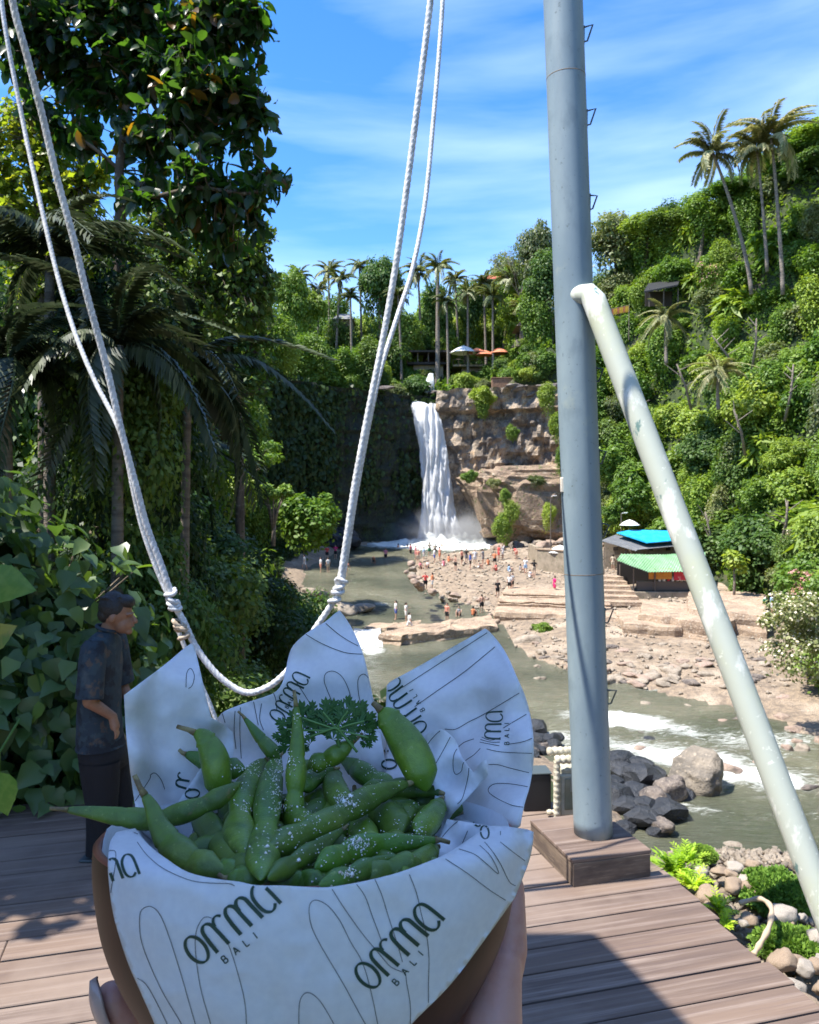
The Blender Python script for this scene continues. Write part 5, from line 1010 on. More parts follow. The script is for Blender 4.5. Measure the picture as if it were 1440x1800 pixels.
def man():
    D = 5.0; e = empty('person', (P(183, 1500, D).x, D, 0)); o0 = e.location.copy(); label(e, 'man in a dark patterned short sleeved shirt and black trousers walking with his head bowed', 'person')
    Q = lambda px, py, dy=0: P(px, py, D) + Vector((0, dy, 0)) - o0
    parts = [ell(Q(206, 1075), (.088, .074, .108), (0, .35, 0)), ell(Q(217, 1097), (.055, .055, .06), (0, .3, 0)), cap(Q(235, 1085), .012, Q(238, 1092), .016), ell(Q(226, 1110), (.024, .03, .02)), ell(Q(233, 1100), (.014, .022, .007)),
             ell(Q(205, 1084, -.077), (.02, .012, .03), (0, .3, 0)), ell(Q(205, 1084, .077), (.02, .012, .03)), ell(Q(229, 1079), (.018, .055, .01)), cap(Q(196, 1095), .05, Q(184, 1125), .058),
             cap(Q(180, 1150), .10, Q(176, 1280), .10), cap(Q(182, 1135, -.15), .05, Q(182, 1135, .15), .05),
             cap(Q(182, 1138, -.19), .052, Q(181, 1218, -.21), .042), cap(Q(181, 1218, -.21), .041, Q(214, 1248, -.15), .027), cap(Q(184, 1138, .19), .052, Q(192, 1215, .21), .042), cap(Q(192, 1215, .21), .04, Q(220, 1250, .13), .027),
             cap(Q(182, 1320, -.08), .085, Q(188, 1410, -.09), .06), cap(Q(188, 1410, -.09), .058, Q(181, 1487, -.09), .036), cap(Q(186, 1320, .08), .085, Q(198, 1408, .09), .06), cap(Q(198, 1408, .09), .058, Q(196, 1480, .09), .036),
             cap(Q(178, 1500, -.09) + Vector((0, 0, .03)), .032, Q(205, 1503, -.09) + Vector((0, 0, .025)), .022), cap(Q(194, 1498, .09) + Vector((0, 0, .03)), .032, Q(222, 1500, .09) + Vector((0, 0, .025)), .022)]
    for sy, wx in ((-.15, 214), (.13, 220)):
        w = Q(wx, 1250, sy); pm = w + Vector((.012, 0, -.05)); parts.append(cap(w, .026, pm, .03)); 
        for k in range(4): f0 = pm + Vector((.004, -.024 + k * .016, -.012)); f1 = f0 + Vector((.01, 0, -.035 - .004 * (k in (1, 2)))); parts += [cap(f0, .0085, f1, .008, 8), cap(f1, .008, f1 + Vector((-.006, 0, -.022)), .007, 8)]
        parts.append(cap(w + Vector((.018, 0, -.02)), .01, w + Vector((.035, -.004, -.055)), .008, 8))
    remesh('body', parts, .0065, M_skin, e, 3)
    # hair
    hp = [ell(Q(201, 1068), (.098, .086, .092), (0, .3, 0)), ell(Q(188, 1080), (.055, .072, .055), (0, .3, 0)), ell(Q(222, 1057), (.055, .062, .042), (0, .4, 0)), ell(Q(199, 1052), (.06, .06, .05))]
    rg = random.Random(3)
    for k in range(30):
        a = rg.uniform(0, 6.28); q = Q(202, 1064) + Vector((math.cos(a) * .07, math.sin(a) * .06, rg.uniform(.0, .05))); hp.append(cap(q, .018, q + Vector((math.cos(a) * .016, math.sin(a) * .01, .008)), .008, 6))
    remesh('hair', hp, .006, mat('black hair', (.012, .011, .012), .45, bump=(60, .8, .01)), e, 1)
    X, Y_, Z_ = Vector((1, 0, 0)), Vector((0, 1, 0)), Vector((0, 0, 1))
    M_shirt = mat('dark batik shirt', (.022, .040, .058), .85, noise=[(9, (.085, .066, .055), .56, .61), (14, (.035, .06, .075), .56, .60), (5, (.010, .016, .026), .5, .56)], bump=(7, .5, .03))
    secs = [(Q(188, 1108), .055, .06), (Q(184, 1116), .078, .11), (Q(181, 1126), .098, .18), (Q(179, 1142), .112, .21), (Q(178, 1170), .120, .205), (Q(176, 1210), .125, .19), (Q(175, 1250), .128, .185), (Q(176, 1290), .138, .188), (Q(177, 1310), .145, .19)]
    def clothify(fn, amt): 
        return fn
    s2 = []
    for a, b_ in zip(secs[:-1], secs[1:]):
        for k in range(4): t = k / 4; s2.append((a[0].lerp(b_[0], t), (a[1] + (b_[1] - a[1]) * t) * .94, a[2] + (b_[2] - a[2]) * t, X, Y_))
    s2.append((*secs[-1], X, Y_)); b = MB(); b.loft(s2, 36, False)
    b.v = [tuple(Vector(v) + Vector((1, .5, 0)) * .008 * mnoise.noise(Vector(v) * 11)) for v in b.v]; b.build('shirt', M_shirt, e, True)
    for sy, e0, e1 in ((-1, (183, 1128), (181, 1213)), (1, (184, 1128), (192, 1212))):
        b = MB(); a0 = Q(*e0, sy * .165); a1 = Q(*e1, sy * .215); d = (a1 - a0).normalized(); ax = Y_.cross(d).normalized(); ay = d.cross(ax); b.loft([(a0.lerp(a1, t), r_, r_, ax, ay) for t, r_ in ((-.12, .05), (0, .074), (.3, .08), (.6, .078), (.85, .08), (1, .082))], 20, False); b.build('sleeve', M_shirt, e, True)
    b = MB(); b.tube([Q(188, 1106) + Vector((.058 * math.cos(a), .064 * math.sin(a), .018 * math.cos(a + 3.1) + .006)) for a in [i / 20 * 6.283 for i in range(21)]], .012, 8); b.build('collar', M_shirt, e, True)
    M_tr = mat('black trousers', (.008, .008, .011), .85, bump=(6, .6, .03)); b = MB()
    b.loft([(Q(177, 1296), .132, .175, X, Y_), (Q(181, 1325), .140, .18, X, Y_), (Q(184, 1345), .138, .18, X, Y_)], 28, True)
    for sy, kx, ax_ in ((-.085, 188, 180), (.085, 200, 196)): b.loft([(Q(184, 1330, sy), .125, .10, X, Y_), (Q(186, 1365, sy), .115, .092, X, Y_), (Q(kx, 1410, sy), .095, .082, X, Y_), (Q(ax_ + 3, 1455, sy), .075, .07, X, Y_), (Q(ax_, 1490, sy), .068, .062, X, Y_)], 24, False)
    b.build('trousers', M_tr, e, True)
    for sy, px in ((-.09, 178), (.09, 194)):
        b = MB(); c = Q(px + 10, 1500, sy); c.z = .008; b.box(c, (.25, .09, .016), bev=.006); b.build('sandal', M_iron, e)
man()
# wicker hoop standing beside the man (curved cane edge seen left of the paper)
def hoop():
    pts = [P(*q, 5.3) for q in ((214, 1290), (226, 1315), (228, 1345), (220, 1380), (214, 1410), (218, 1450))]; e = MB(); o = pts[0].copy(); c = catmull(pts, 8); e.tube([p - o for p in c], .016, 8); ob = e.build('cane_hoop', mat('pale cane', (.42, .30, .17), .6, noise=[(20, (.28, .19, .10), .45, .6)]), None, True); ob.location = o; label(ob, 'curved cane bar in front of the man beside the paper', 'chair arm')
hoop()
# unseen canopy, added to cast shade on the bowl and lower deck
def canopy():
    e = empty('added_shade_canopy', (-2.7, 1.0, 5.25)); label(e, 'unseen cloth canopy added to shade the bowl and deck', 'canopy'); o = Vector((-2.7, 1.0, 5.25)); b = MB()
    pts = [Vector(q) - o for q in ((-3.8, -1.9, 5.25), (-1.47, -1.9, 5.25), (-1.47, 2.46, 5.25), (-1.64, 3.0, 5.25), (-1.76, 3.34, 5.25), (-3.5, 3.34, 5.25), (-3.8, 2.7, 5.25))]
    n = len(pts); b.add(pts + [p + Vector((0, 0, .04)) for p in pts], [tuple(range(n - 1, -1, -1)), tuple(range(n, 2 * n))] + [(i, (i + 1) % n, n + (i + 1) % n, n + i) for i in range(n)]); b.build('cloth', mat('canopy cloth', (.55, .52, .46), .9), e)
    for q in ((-3.85, -1.5), (-3.85, 1.0), (-1.62, -1.5)): b = MB(); b.tube([Vector((q[0], q[1], .0)) - o, Vector((q[0], q[1], 5.25)) - o], .04, 10); b.build('post', M_bark, e)
canopy()
# ---- plants and stones beside the deck
M_moss = mat('bright moss', (.10, .19, .02), .95, noise=[(9, (.16, .26, .03), .45, .62), (3, (.06, .12, .02), .5, .66)], bump=(30, 1, .02)); M_fern = mat('yellow green fern', (.30, .42, .02), .5, isl=[(.30, .42, .03), (.42, .55, .05), (.20, .32, .02)], transl=.45, tcol=(1.5, 1.5, .4))
def near_z(px, py, z=-.52): return PZ(px, py, z)
def fern(px, py, s, n, lab, seed):
    p = PZ(px, py, -.5); rg = np.random.default_rng(seed); e_ = []; C = []; Dr = []; N = []; S = []
    for k in range(n):
        az = rg.uniform(0, 6.28); el = rg.uniform(.35, 1.3); d = np.array([math.cos(az) * math.cos(el), math.sin(az) * math.cos(el), math.sin(el)]); L = s * rg.uniform(.6, 1.2)
        for t in np.linspace(.0, 1, 7):
            for sd in (-1, 1):
                sdv = np.cross(d, [0, 0, 1]); sdv /= np.linalg.norm(sdv); c = d * L * t; c[2] -= L * .25 * t * t; C.append(c); Dr.append(d * .9 + sdv * sd * .8 + np.array([0, 0, -.2])); N.append(np.array([0, 0, 1]) + rg.normal(size=3) * .2); S.append(s * .42 * (1 - .5 * t))
    Vv, Ff = leaves(np.array(C), np.array(Dr), np.array(N), np.array(S), (T_LONG[0] * [1, 1.5, 1], T_LONG[1])); o = link('fern', np_mesh('fern', Vv, Ff), M_fern); o.location = p; label(o, lab, 'fern')
fern(1185, 1535, .22, 26, 'bright yellow green fern growing against the deck beside the plinth', 1); fern(1222, 1560, .17, 18, 'lower edge of the yellow green ferns close to the boards', 2); fern(1208, 1515, .17, 16, 'small fern behind the bright one', 5)
fern(1262, 1600, .15, 17, 'second clump of yellow green fern further along the deck edge', 3); fern(1325, 1680, .07, 8, 'small green sprig at the corner of a deck board', 4); fern(1275, 1625, .11, 10, 'tiny fern below the second clump', 6)
def moss(px, py, sx, sy, h, lab, seed):
    p = PZ(px, py, -.55); bm = bmesh.new(); bmesh.ops.create_icosphere(bm, subdivisions=5, radius=1)
    for v in bm.verts:
        d = 1 + .22 * fbm(v.co * 2 + Vector((seed, 0, 0)), 5, 1.4); v.co = Vector((v.co.x * sx * d, v.co.y * sy * d, v.co.z * h * d))
    me = bpy.data.meshes.new('moss'); bm.to_mesh(me); bm.free(); me.shade_smooth(); e = empty('moss_cushion', p); label(e, lab, 'moss'); link('cushion', me, M_moss, e)
    rg = np.random.default_rng(seed); n = 5200; u = rg.normal(size=(n, 3)); u[:, 2] = abs(u[:, 2]); u /= np.linalg.norm(u, axis=1, keepdims=True); C = np.array([[q[0] * sx, q[1] * sy, q[2] * h] * np.array(1 + .22 * fbm(Vector(q) * 2 + Vector((seed, 0, 0)), 5, 1.4)) for q in u]); Dr = u + rg.normal(size=(n, 3)) * .5
    link('moss_tufts', np_mesh('moss_tufts', *leaves(C, Dr, rg.normal(size=(n, 3)), .032 * rg.uniform(.5, 1.3, n), T_DIAMOND)), M_mosst, e)
M_mosst = mat('moss tufts', (.12, .22, .02), .7, isl=[(.10, .20, .02), (.17, .28, .03), (.07, .14, .02)], transl=.3)
moss(1362, 1575, .22, .26, .13, 'bright green moss cushion on the bank behind the brace foot', 1); moss(1392, 1665, .20, .18, .08, 'flatter moss patch right of the curved stick', 2); moss(1232, 1505, .10, .10, .05, 'little olive moss patch behind the fern', 3)
M_st1 = mat('ochre bank stone', (.34, .25, .175), .9, noise=[(20, (.22, .16, .11), .42, .62), (50, (.45, .37, .29), .55, .66)], bump=(40, .7, .008)); M_st2 = mat('pale bank stone', (.42, .37, .31), .9, noise=[(16, (.30, .26, .22), .42, .62)], bump=(40, .7, .008))
for k in range(80):
    px = random.uniform(1205, 1450); py = random.uniform(1512, 1830); edge = np.interp(py, [1500, 1566, 1600, 1666, 1709, 1754, 1830], [1170, 1212, 1262, 1345, 1352, 1412, 1470])
    if px < edge: continue
    p = PZ(px, py, -.47); p.z = max(p.z - .02, gz(p.x, p.y) + .01)
    rock(random.randrange(6), p, random.uniform(.025, .07) * (1.5 if random.random() < .15 else 1), M_st1 if k % 3 else M_st2, ('ochre' if k % 3 else 'pale') + ' small stone on the bank beside the ' + ('fern' if p.y > 4.9 else 'moss' if p.x > 2.1 else 'deck boards') + (', nearest the brace' if p.x > 2.4 else ''), 'stones on the mossy bank')
for px, py, s, lab, m in ((1376, 1610, .10, 'buff stone lodged in front of the moss cushion', M_st2), (1378, 1690, .095, 'brown angular stone below the curved stick', M_st1), (1418, 1770, .09, 'ochre stone at the lower right corner of the bank', M_st1), (1290, 1525, .07, 'dusty stone above the second fern clump', M_st2), (1440, 1650, .09, 'whitish stone at the right edge beside the moss', M_st2), (1395, 1740, .08, 'flat pale stone next to the cut board ends', M_st2)):
    p = PZ(px, py, -.47); rock(random.randrange(6), p, s, m, lab, name='stone')
def stick():
    pts = catmull([PZ(1300, 1588, -.42), PZ(1335, 1580, -.36), PZ(1356, 1596, -.33), PZ(1352, 1630, -.36), PZ(1336, 1660, -.42), PZ(1325, 1678, -.46)], 8); o = pts[0].copy(); b = MB(); b.tube([p - o for p in pts], [.016 + .003 * math.sin(i) for i in range(len(pts))], 8); ob = b.build('stick', mat('bleached stick', (.45, .35, .24), .85), None, True); ob.location = o; label(ob, 'curved bleached stick arching over the stones', 'stick')
stick()
# ================================================================== BOWL, PAPER, PODS, HAND
RC = P(548, 1462, .31); TILT = R(11); RM = Matrix.Rotation(-TILT, 3, 'X')
BOWL = [(.0795, 0), (.0793, -.008), (.0778, -.018), (.0750, -.030), (.0700, -.042), (.0628, -.054), (.053, -.066), (.041, -.076), (.025, -.084), (.010, -.087), (.0003, -.0875)]
def smooth_prof(pr, k=4):
    c = catmull([Vector((r, z, 0)) for r, z in pr], k); return [(max(p.x, .0002), p.y) for p in c]
import time as _time
M_bowl = mat('polished coconut wood', (.040, .014, .008), .5, spec=.22, noise=[(60, (.020, .008, .005), .42, .6, (1, 1, .2)), (20, (.085, .034, .018), .56, .75, (1, 1, .3)), (300, (.14, .085, .055), .68, .76, (.6, .6, .4))])
M_bowlin = mat('reddish bowl lip', (.30, .085, .045), .35, noise=[(50, (.20, .05, .03), .45, .6)])
def bowl():
    e = empty('wooden_bowl', RC); label(e, 'dark coconut wood bowl held in the hand and lined with printed paper', 'bowl'); b = MB(); b.lathe(smooth_prof(BOWL)[::-1], (0, 0, 0), 96, RM); b.build('outer_shell', M_bowl, e, True)
    inn = [(.0795, 0.0), (.0785, .0012), (.0768, .0008), (.0765, -.006), (.0745, -.020), (.0700, -.034), (.061, -.050), (.045, -.066), (.02, -.080), (.0003, -.082)]
    b = MB(); b.lathe(inn, (0, 0, 0), 96, RM); b.build('inner_lip', M_bowlin, e, True); return e
bowl()
CAMV = Vector((0, 0, CZ))
def inflated(k=1.035, dz=.0):
    b = MB(); pr = [(.072, .0048), (.0775, .0052), (.0812, .0042), (.0828, .001)] + [(r * k + .0006, z * k - .003) for r, z in smooth_prof(BOWL)[1:]]; b.lathe(pr, RC, 96, RM); n = 96
    c = len(b.v); b.v.append(tuple(RC + RM @ Vector((0, 0, .0015)))); b.f += [(i, (i + 1) % n, c) for i in range(n)]
    return BVHTree.FromPolygons(b.v, b.f)
_infl = inflated()
def raydir(px, py): return (P(px, py, 1.0) - CAMV).normalized()
def d_front(px, py):
    x = px
    for k in range(70):
        h = _infl.ray_cast(CAMV, raydir(x, py))
        if h[0] is not None: return min(h[0].y, .315)
        x += 4 if x < 548 else -4
        if abs(x - 548) < 6: break
    return .28
def idw(ctrl):
    A = np.array(ctrl, float)
    def f(px, py):
        d2 = (A[:, 0] - px) ** 2 + (A[:, 1] - py) ** 2 + 30; w = 1 / d2 ** 1.5; return float((w * A[:, 2]).sum() / w.sum())
    return f
def outline(pts, sub=5, sharp=()):
    """closed outline, catmull between sharp corners"""
    n = len(pts); out = []; seg = []; corners = sorted(sharp) or [0]
    for a, c in zip(corners, corners[1:] + [corners[0] + n]):
        run = [Vector((*pts[i % n], 0)) for i in range(a, c + 1)]; cm = catmull(run, sub) if len(run) > 1 else run; out += [(p.x, p.y) for p in cm[:-1]]
    return out
def inside(poly, x, y):
    c = False; n = len(poly); j = n - 1
    for i in range(n):
        xi, yi = poly[i]; xj, yj = poly[j]
        if (yi > y) != (yj > y) and x < (xj - xi) * (y - yi) / (yj - yi) + xi: c = not c
        j = i
    return c
def flap(poly, dfun, step=9, crease=.0012, seed=0, smooth=0, cs=.011):
    xs_ = [p[0] for p in poly]; ys_ = [p[1] for p in poly]; pts = [Vector(p) for p in poly]; n = len(pts); ed = [(i, (i + 1) % n) for i in range(n)]
    y = min(ys_) + step / 2; r = 0
    while y < max(ys_):
        x = min(xs_) + (step / 2 if r % 2 else 0)
        while x < max(xs_):
            if inside(poly, x, y) and min((Vector((x, y)) - p).length for p in pts[:n]) > step * .45: pts.append(Vector((x, y)))
            x += step
        y += step * .87; r += 1
    res = delaunay_2d_cdt(pts, ed, [list(range(n))], 1, 1e-4); v2, f2 = res[0], res[2]
    dep = np.array([dfun(v.x, v.y) for v in v2])
    if smooth:
        nb = [[] for _ in v2]
        for f in f2:
            for i in range(len(f)): nb[f[i]].append(f[(i + 1) % len(f)]); nb[f[(i + 1) % len(f)]].append(f[i])
        for _ in range(smooth): dep = np.array([.5 * dep[i] + .5 * np.mean(dep[nb[i]]) if nb[i] else dep[i] for i in range(len(v2))])
    out = []
    for v, d in zip(v2, dep):
        q = Vector((v.x * cs, v.y * cs, seed * 5.1)); cr = crease * (1.1 * mnoise.noise(q * .8) + .9 * abs(mnoise.noise(q * 1.5)) + .35 * abs(mnoise.noise(q * 3.6))); out.append(P(v.x, v.y, d + cr))
    return out, [tuple(f) for f in f2]
paper_parts = []
# front flap lying over the rim and down the outside
FR = [(205, 1463), (194, 1480), (190, 1510), (191, 1545), (198, 1600), (211, 1650), (228, 1700), (248, 1745), (272, 1800), (292, 1850), (480, 1860), (690, 1850), (722, 1802), (790, 1733), (850, 1655), (905, 1578), (928, 1520), (936, 1488), (938, 1463), (926, 1458), (905, 1455), (880, 1452), (858, 1454), (830, 1472), (800, 1492), (770, 1508), (700, 1534), (640, 1549), (590, 1558), (560, 1560), (500, 1557), (450, 1556), (420, 1550), (380, 1545), (330, 1533), (290, 1508), (262, 1486), (242, 1462), (238, 1456)]
paper_parts.append(flap(outline(FR, 4, (0, 9, 11, 15, 18, 38)), d_front, 9, .0010, 1, 3))
# left upright flap
LF = [(218, 1222), (250, 1198), (290, 1168), (322, 1141), (336, 1131), (342, 1138), (350, 1170), (360, 1215), (368, 1248), (372, 1262), (392, 1273), (409, 1287), (411, 1310), (409, 1345), (404, 1400), (380, 1470), (350, 1520), (310, 1500), (270, 1478), (240, 1452), (238, 1420), (232, 1380), (226, 1330), (221, 1280)]
paper_parts.append(flap(outline(LF, 3, (0, 4, 9, 11, 13, 16, 19)), idw([(218, 1222, .335), (336, 1131, .372), (370, 1262, .352), (410, 1287, .368), (405, 1400, .366), (350, 1520, .345), (240, 1452, .327), (225, 1330, .328), (290, 1300, .350), (320, 1400, .350), (300, 1220, .350)]), 9, .0018, 2))
# small turned strip inside the left flap
TS = [(306, 1420), (330, 1385), (352, 1352), (372, 1330), (395, 1330), (392, 1372), (370, 1420), (345, 1440)]
paper_parts.append(flap(outline(TS, 3, (0, 3, 4, 6)), idw([(306, 1420, .336), (372, 1330, .345), (392, 1372, .350), (345, 1440, .338)]), 9, .001, 3))
# middle back flap
MF = [(383, 1262), (395, 1250), (430, 1236), (478, 1220), (495, 1203), (502, 1180), (507, 1155), (516, 1134), (540, 1112), (570, 1094), (588, 1079), (597, 1073), (606, 1084), (622, 1110), (638, 1148), (648, 1188), (655, 1222), (664, 1258), (672, 1310), (680, 1350), (672, 1400), (560, 1430), (430, 1420), (398, 1380), (388, 1320)]
paper_parts.append(flap(outline(MF, 3, (0, 11, 19, 20, 22)), idw([(383, 1262, .385), (478, 1220, .405), (516, 1134, .425), (597, 1073, .440), (655, 1222, .412), (680, 1350, .388), (560, 1430, .375), (398, 1390, .372), (560, 1240, .415), (430, 1300, .392), (600, 1320, .395)]), 10, .0035, 4))
# pleat between the middle and the right flaps
PF = [(655, 1290), (664, 1250), (672, 1262), (680, 1300), (684, 1350), (700, 1372), (700, 1420), (650, 1420)]
paper_parts.append(flap(outline(PF, 3, (0, 1, 5, 6, 7)), idw([(664, 1250, .408), (680, 1300, .400), (700, 1400, .39), (650, 1420, .38)]), 9, .002, 5))
# right back flap
RF = [(680, 1212), (684, 1200), (720, 1180), (770, 1152), (820, 1124), (852, 1105), (858, 1108), (874, 1125), (892, 1152), (908, 1188), (924, 1225), (934, 1265), (938, 1300), (938, 1340), (932, 1380), (922, 1415), (915, 1452), (885, 1470), (800, 1500), (765, 1500), (690, 1420), (676, 1350), (680, 1290), (678, 1250)]
paper_parts.append(flap(outline(RF, 3, (0, 5, 16, 18, 19, 20)), idw([(680, 1212, .405), (770, 1152, .415), (855, 1105, .410), (924, 1225, .372), (938, 1320, .345), (918, 1440, .318), (800, 1500, .322), (690, 1420, .378), (680, 1300, .398), (760, 1300, .392), (820, 1250, .392), (870, 1350, .352), (800, 1400, .355)]), 10, .004, 6))
# crumpled fold standing inside on the right
CF = [(748, 1292), (775, 1282), (800, 1300), (812, 1330), (832, 1358), (846, 1340), (855, 1336), (859, 1362), (838, 1385), (808, 1418), (790, 1440), (772, 1490), (752, 1500), (758, 1440), (765, 1390), (750, 1340)]
def cfd(px, py): return idw([(748, 1292, .368), (800, 1300, .362), (832, 1358, .338), (857, 1350, .330), (808, 1418, .328), (765, 1495, .330), (760, 1400, .346), (795, 1360, .356)])(px, py)
paper_parts.append(flap(outline(CF, 3, (0, 4, 6, 7, 11, 12)), cfd, 8, .003, 7, cs=.022))
# right fold over the rim, edge facing the viewer
OF = [(786, 1440), (820, 1445), (862, 1452), (905, 1455), (936, 1462), (938, 1476), (900, 1478), (862, 1474), (820, 1492), (780, 1512), (762, 1520), (770, 1480)]
paper_parts.append(flap(outline(OF, 3, (0, 4, 5, 10)), idw([(786, 1440, .318), (862, 1452, .312), (936, 1466, .308), (862, 1474, .304), (770, 1515, .300), (820, 1470, .308)]), 8, .0015, 8))
# inner lining of the bowl
def lining():
    b = MB(); pr = [(.0768, .0035), (.0745, -.008), (.0725, -.020), (.068, -.034), (.058, -.050), (.042, -.066), (.018, -.078), (.0003, -.079)]; b.lathe(pr, RC, 80, RM); 
    b.v = [tuple(Vector(v) - Vector((0, 0, .017 * min(1, max(0, (RC.y - .012 - v[1]) / .03)) if i < 160 else 0))) for i, v in enumerate(b.v)]
    b.v = [tuple(Vector(v) + (RC - Vector(v)).normalized() * .0012 * abs(mnoise.noise(Vector(v) * 60))) for v in b.v]; return b.v, b.f
bl = lining()
# keep only the inside back and lower part of the lining (the front rim is covered by the flap)
def paper():
    m = bpy.data.materials.new('greaseproof paper'); m.use_nodes = True; n = m.node_tree.nodes; l = m.node_tree.links; b_ = n['Principled BSDF']; b_.inputs['Roughness'].default_value = .62; b_.inputs['Specular IOR Level'].default_value = .3
    tcn = n.new('ShaderNodeTexCoord'); nz = n.new('ShaderNodeTexNoise'); nz.inputs['Scale'].default_value = 420; nz.inputs['Detail'].default_value = 5; l.new(tcn.outputs['Object'], nz.inputs['Vector'])
    r = n.new('ShaderNodeValToRGB'); e = r.color_ramp.elements; e[0].position = .32; e[0].color = (.84, .84, .86, 1); e[1].position = .68; e[1].color = (.91, .91, .92, 1); l.new(nz.outputs['Fac'], r.inputs[0]); l.new(r.outputs[0], b_.inputs['Base Color'])
    n2 = n.new('ShaderNodeTexNoise'); n2.inputs['Scale'].default_value = 55; n2.inputs['Detail'].default_value = 3; l.new(tcn.outputs['Object'], n2.inputs['Vector']); bu = n.new('ShaderNodeBump'); bu.inputs['Strength'].default_value = .22; bu.inputs['Distance'].default_value = .0012; l.new(n2.outputs['Fac'], bu.inputs['Height']); l.new(bu.outputs[0], b_.inputs['Normal'])
    t = n.new('ShaderNodeBsdfTranslucent'); t.inputs[0].default_value = (.78, .78, .72, 1); ms = n.new('ShaderNodeMixShader'); ms.inputs[0].default_value = .28; l.new(b_.outputs[0], ms.inputs[1]); l.new(t.outputs[0], ms.inputs[2]); l.new(ms.outputs[0], n['Material Output'].inputs['Surface'])
    b = MB()
    for v, f in paper_parts: b.add(v, f)
    trees = BVHTree.FromPolygons(b.v, b.f)
    b.add(*bl)
    e = empty('paper_liner', RC); label(e, 'white greaseproof paper printed in dark green lining the bowl with pointed flaps standing up', 'paper'); b.v = [tuple(Vector(v) - RC) for v in b.v]; o = b.build('sheet', m, e, True)
    sm = o.modifiers.new('thickness', 'SOLIDIFY'); sm.thickness = .00015; sm.offset = 0
    return e, trees
paper_e, PT = paper()
# ---- print
def prj(px, py, off=.00045):
    d = raydir(px, py); h = PT.ray_cast(CAMV, d)
    if h[0] is None: return None
    return h[0] - d * off
def ribbon(mb, pts, w, wfun=None, closed=False, sub=6, smooth=True):
    v3 = [Vector((*p, 0)) for p in pts]; c = catmull(v3, sub) if smooth and len(v3) > 2 else [v3[0].lerp(v3[-1], i / 10) for i in range(11)] if len(v3) == 2 else v3
    # resample finely
    q = [c[0]]
    for a, b_ in zip(c[:-1], c[1:]):
        k = max(1, int((b_ - a).length / 4)); q += [a.lerp(b_, (i + 1) / k) for i in range(k)]
    prev = None; n = len(q)
    for i, p in enumerate(q):
        t = (q[min(i + 1, n - 1)] - q[max(i - 1, 0)]); 
        if t.length < 1e-6: continue
        t.normalize(); nn = Vector((-t.y, t.x, 0)); ww = (w if wfun is None else wfun(i / (n - 1), t)) / 2
        a = prj(p.x + nn.x * ww, p.y + nn.y * ww); b_ = prj(p.x - nn.x * ww, p.y - nn.y * ww)
        if a is None or b_ is None: prev = None; continue
        if prev is not None and abs(prev[0].y - a.y) < .006 and abs(prev[1].y - b_.y) < .006:
            mb.add([prev[0] - RC, prev[1] - RC, b_ - RC, a - RC], [(0, 1, 2, 3)])
        prev = (a, b_)
def arc(cx_, cy_, rx, ry, a0, a1, n=14): return [(cx_ + rx * math.cos(R(a0 + (a1 - a0) * i / n)), cy_ + ry * math.sin(R(a0 + (a1 - a0) * i / n))) for i in range(n + 1)]
def stem(x, y0=0.0, y1=.72): return [(x, y0), (x, (y0 + y1) / 2), (x, y1)]
LET = {'o': [(arc(.33, .5, .29, .48, 0, 360, 26), 1.0)],
       'm': [([(.80, .0), (.79, .4), (.80, .70)] + arc(1.0, .70, .20, .28, 170, 20, 8) + [(1.22, .5), (1.26, 0)], 1.1), (arc(1.44, .70, .20, .28, 175, 40, 8), .9)],
       'n': [([(1.74, 0), (1.72, .4), (1.73, .70)] + arc(1.93, .70, .20, .28, 170, 20, 8) + [(2.14, .5), (2.18, 0)], 1.15), ([(2.16, .62)] + arc(2.36, .70, .20, .28, 170, 20, 8) + [(2.57, .5), (2.62, 0)], 1.15)],
       'a': [([(3.22, .12), (3.10, .0), (2.95, -.02), (2.80, .12), (2.74, .40), (2.76, .72), (2.90, .93), (3.06, .98), (3.22, .88), (3.30, .6), (3.36, .0)], 1.05)]}
BALI = {'B': [[(0, 0), (0, 1)], [(0, 1), (.42, .98), (.5, .76), (.40, .54), (0, .52)], [(0, .52), (.48, .50), (.58, .26), (.46, .02), (0, 0)]], 'A': [[(0, 0), (.36, 1)], [(.36, 1), (.72, 0)], [(.13, .34), (.59, .34)]], 'L': [[(0, 1), (0, 0)], [(0, 0), (.5, 0)]], 'I': [[(0, 0), (0, 1)]]}
M_ink = mat('dark green print', (.016, .052, .034), .6); M_line = mat('thin dark print', (.02, .03, .032), .6)
def frame(x0, y0, ang, h, sx=1.05):
    a = R(ang); r_ = (math.cos(a), -math.sin(a)); u = (-math.sin(a), -math.cos(a)); return lambda p: (x0 + h * (p[0] * sx * r_[0] + p[1] * u[0]), y0 + h * (p[0] * sx * r_[1] + p[1] * u[1]))
ink = MB(); lines = MB()
def logo(x0, y0, ang, h, letters='omna', w=.105, sx=1.02):
    f = frame(x0, y0, ang, h, sx)
    for ch in letters:
        for st, k in LET[ch]:
            pts = [f(p) for p in st]; a = R(ang)
            # thick on the down strokes
            def wf(t, tn): up = abs(-math.sin(a) * tn.x - math.cos(a) * tn.y); return h * w * k * (.55 + .6 * up)
            ribbon(ink, pts, 1, wf, sub=4)
def bali(x0, y0, ang, h, gap, letters='BALI', w=.17):
    for i, ch in enumerate(letters):
        a = R(ang); f = frame(x0 + i * gap * math.cos(a), y0 - i * gap * math.sin(a), ang, h, 1)
        for st in BALI[ch]: ribbon(ink, [f(p) for p in st], h * w, smooth=len(st) > 2, sub=3)
logo(348, 1702, 38, 54); bali(396, 1694, 38, 13, 24)
logo(653, 1746, 45, 53); bali(698, 1733, 49, 12, 23.5)
logo(113, 1572, 15, 40); bali(196, 1583, 20, 9, 12, 'I')
logo(496, 1274, 59, 30, w=.085, sx=.95); bali(506, 1246, 59, 6, 8, w=.2)
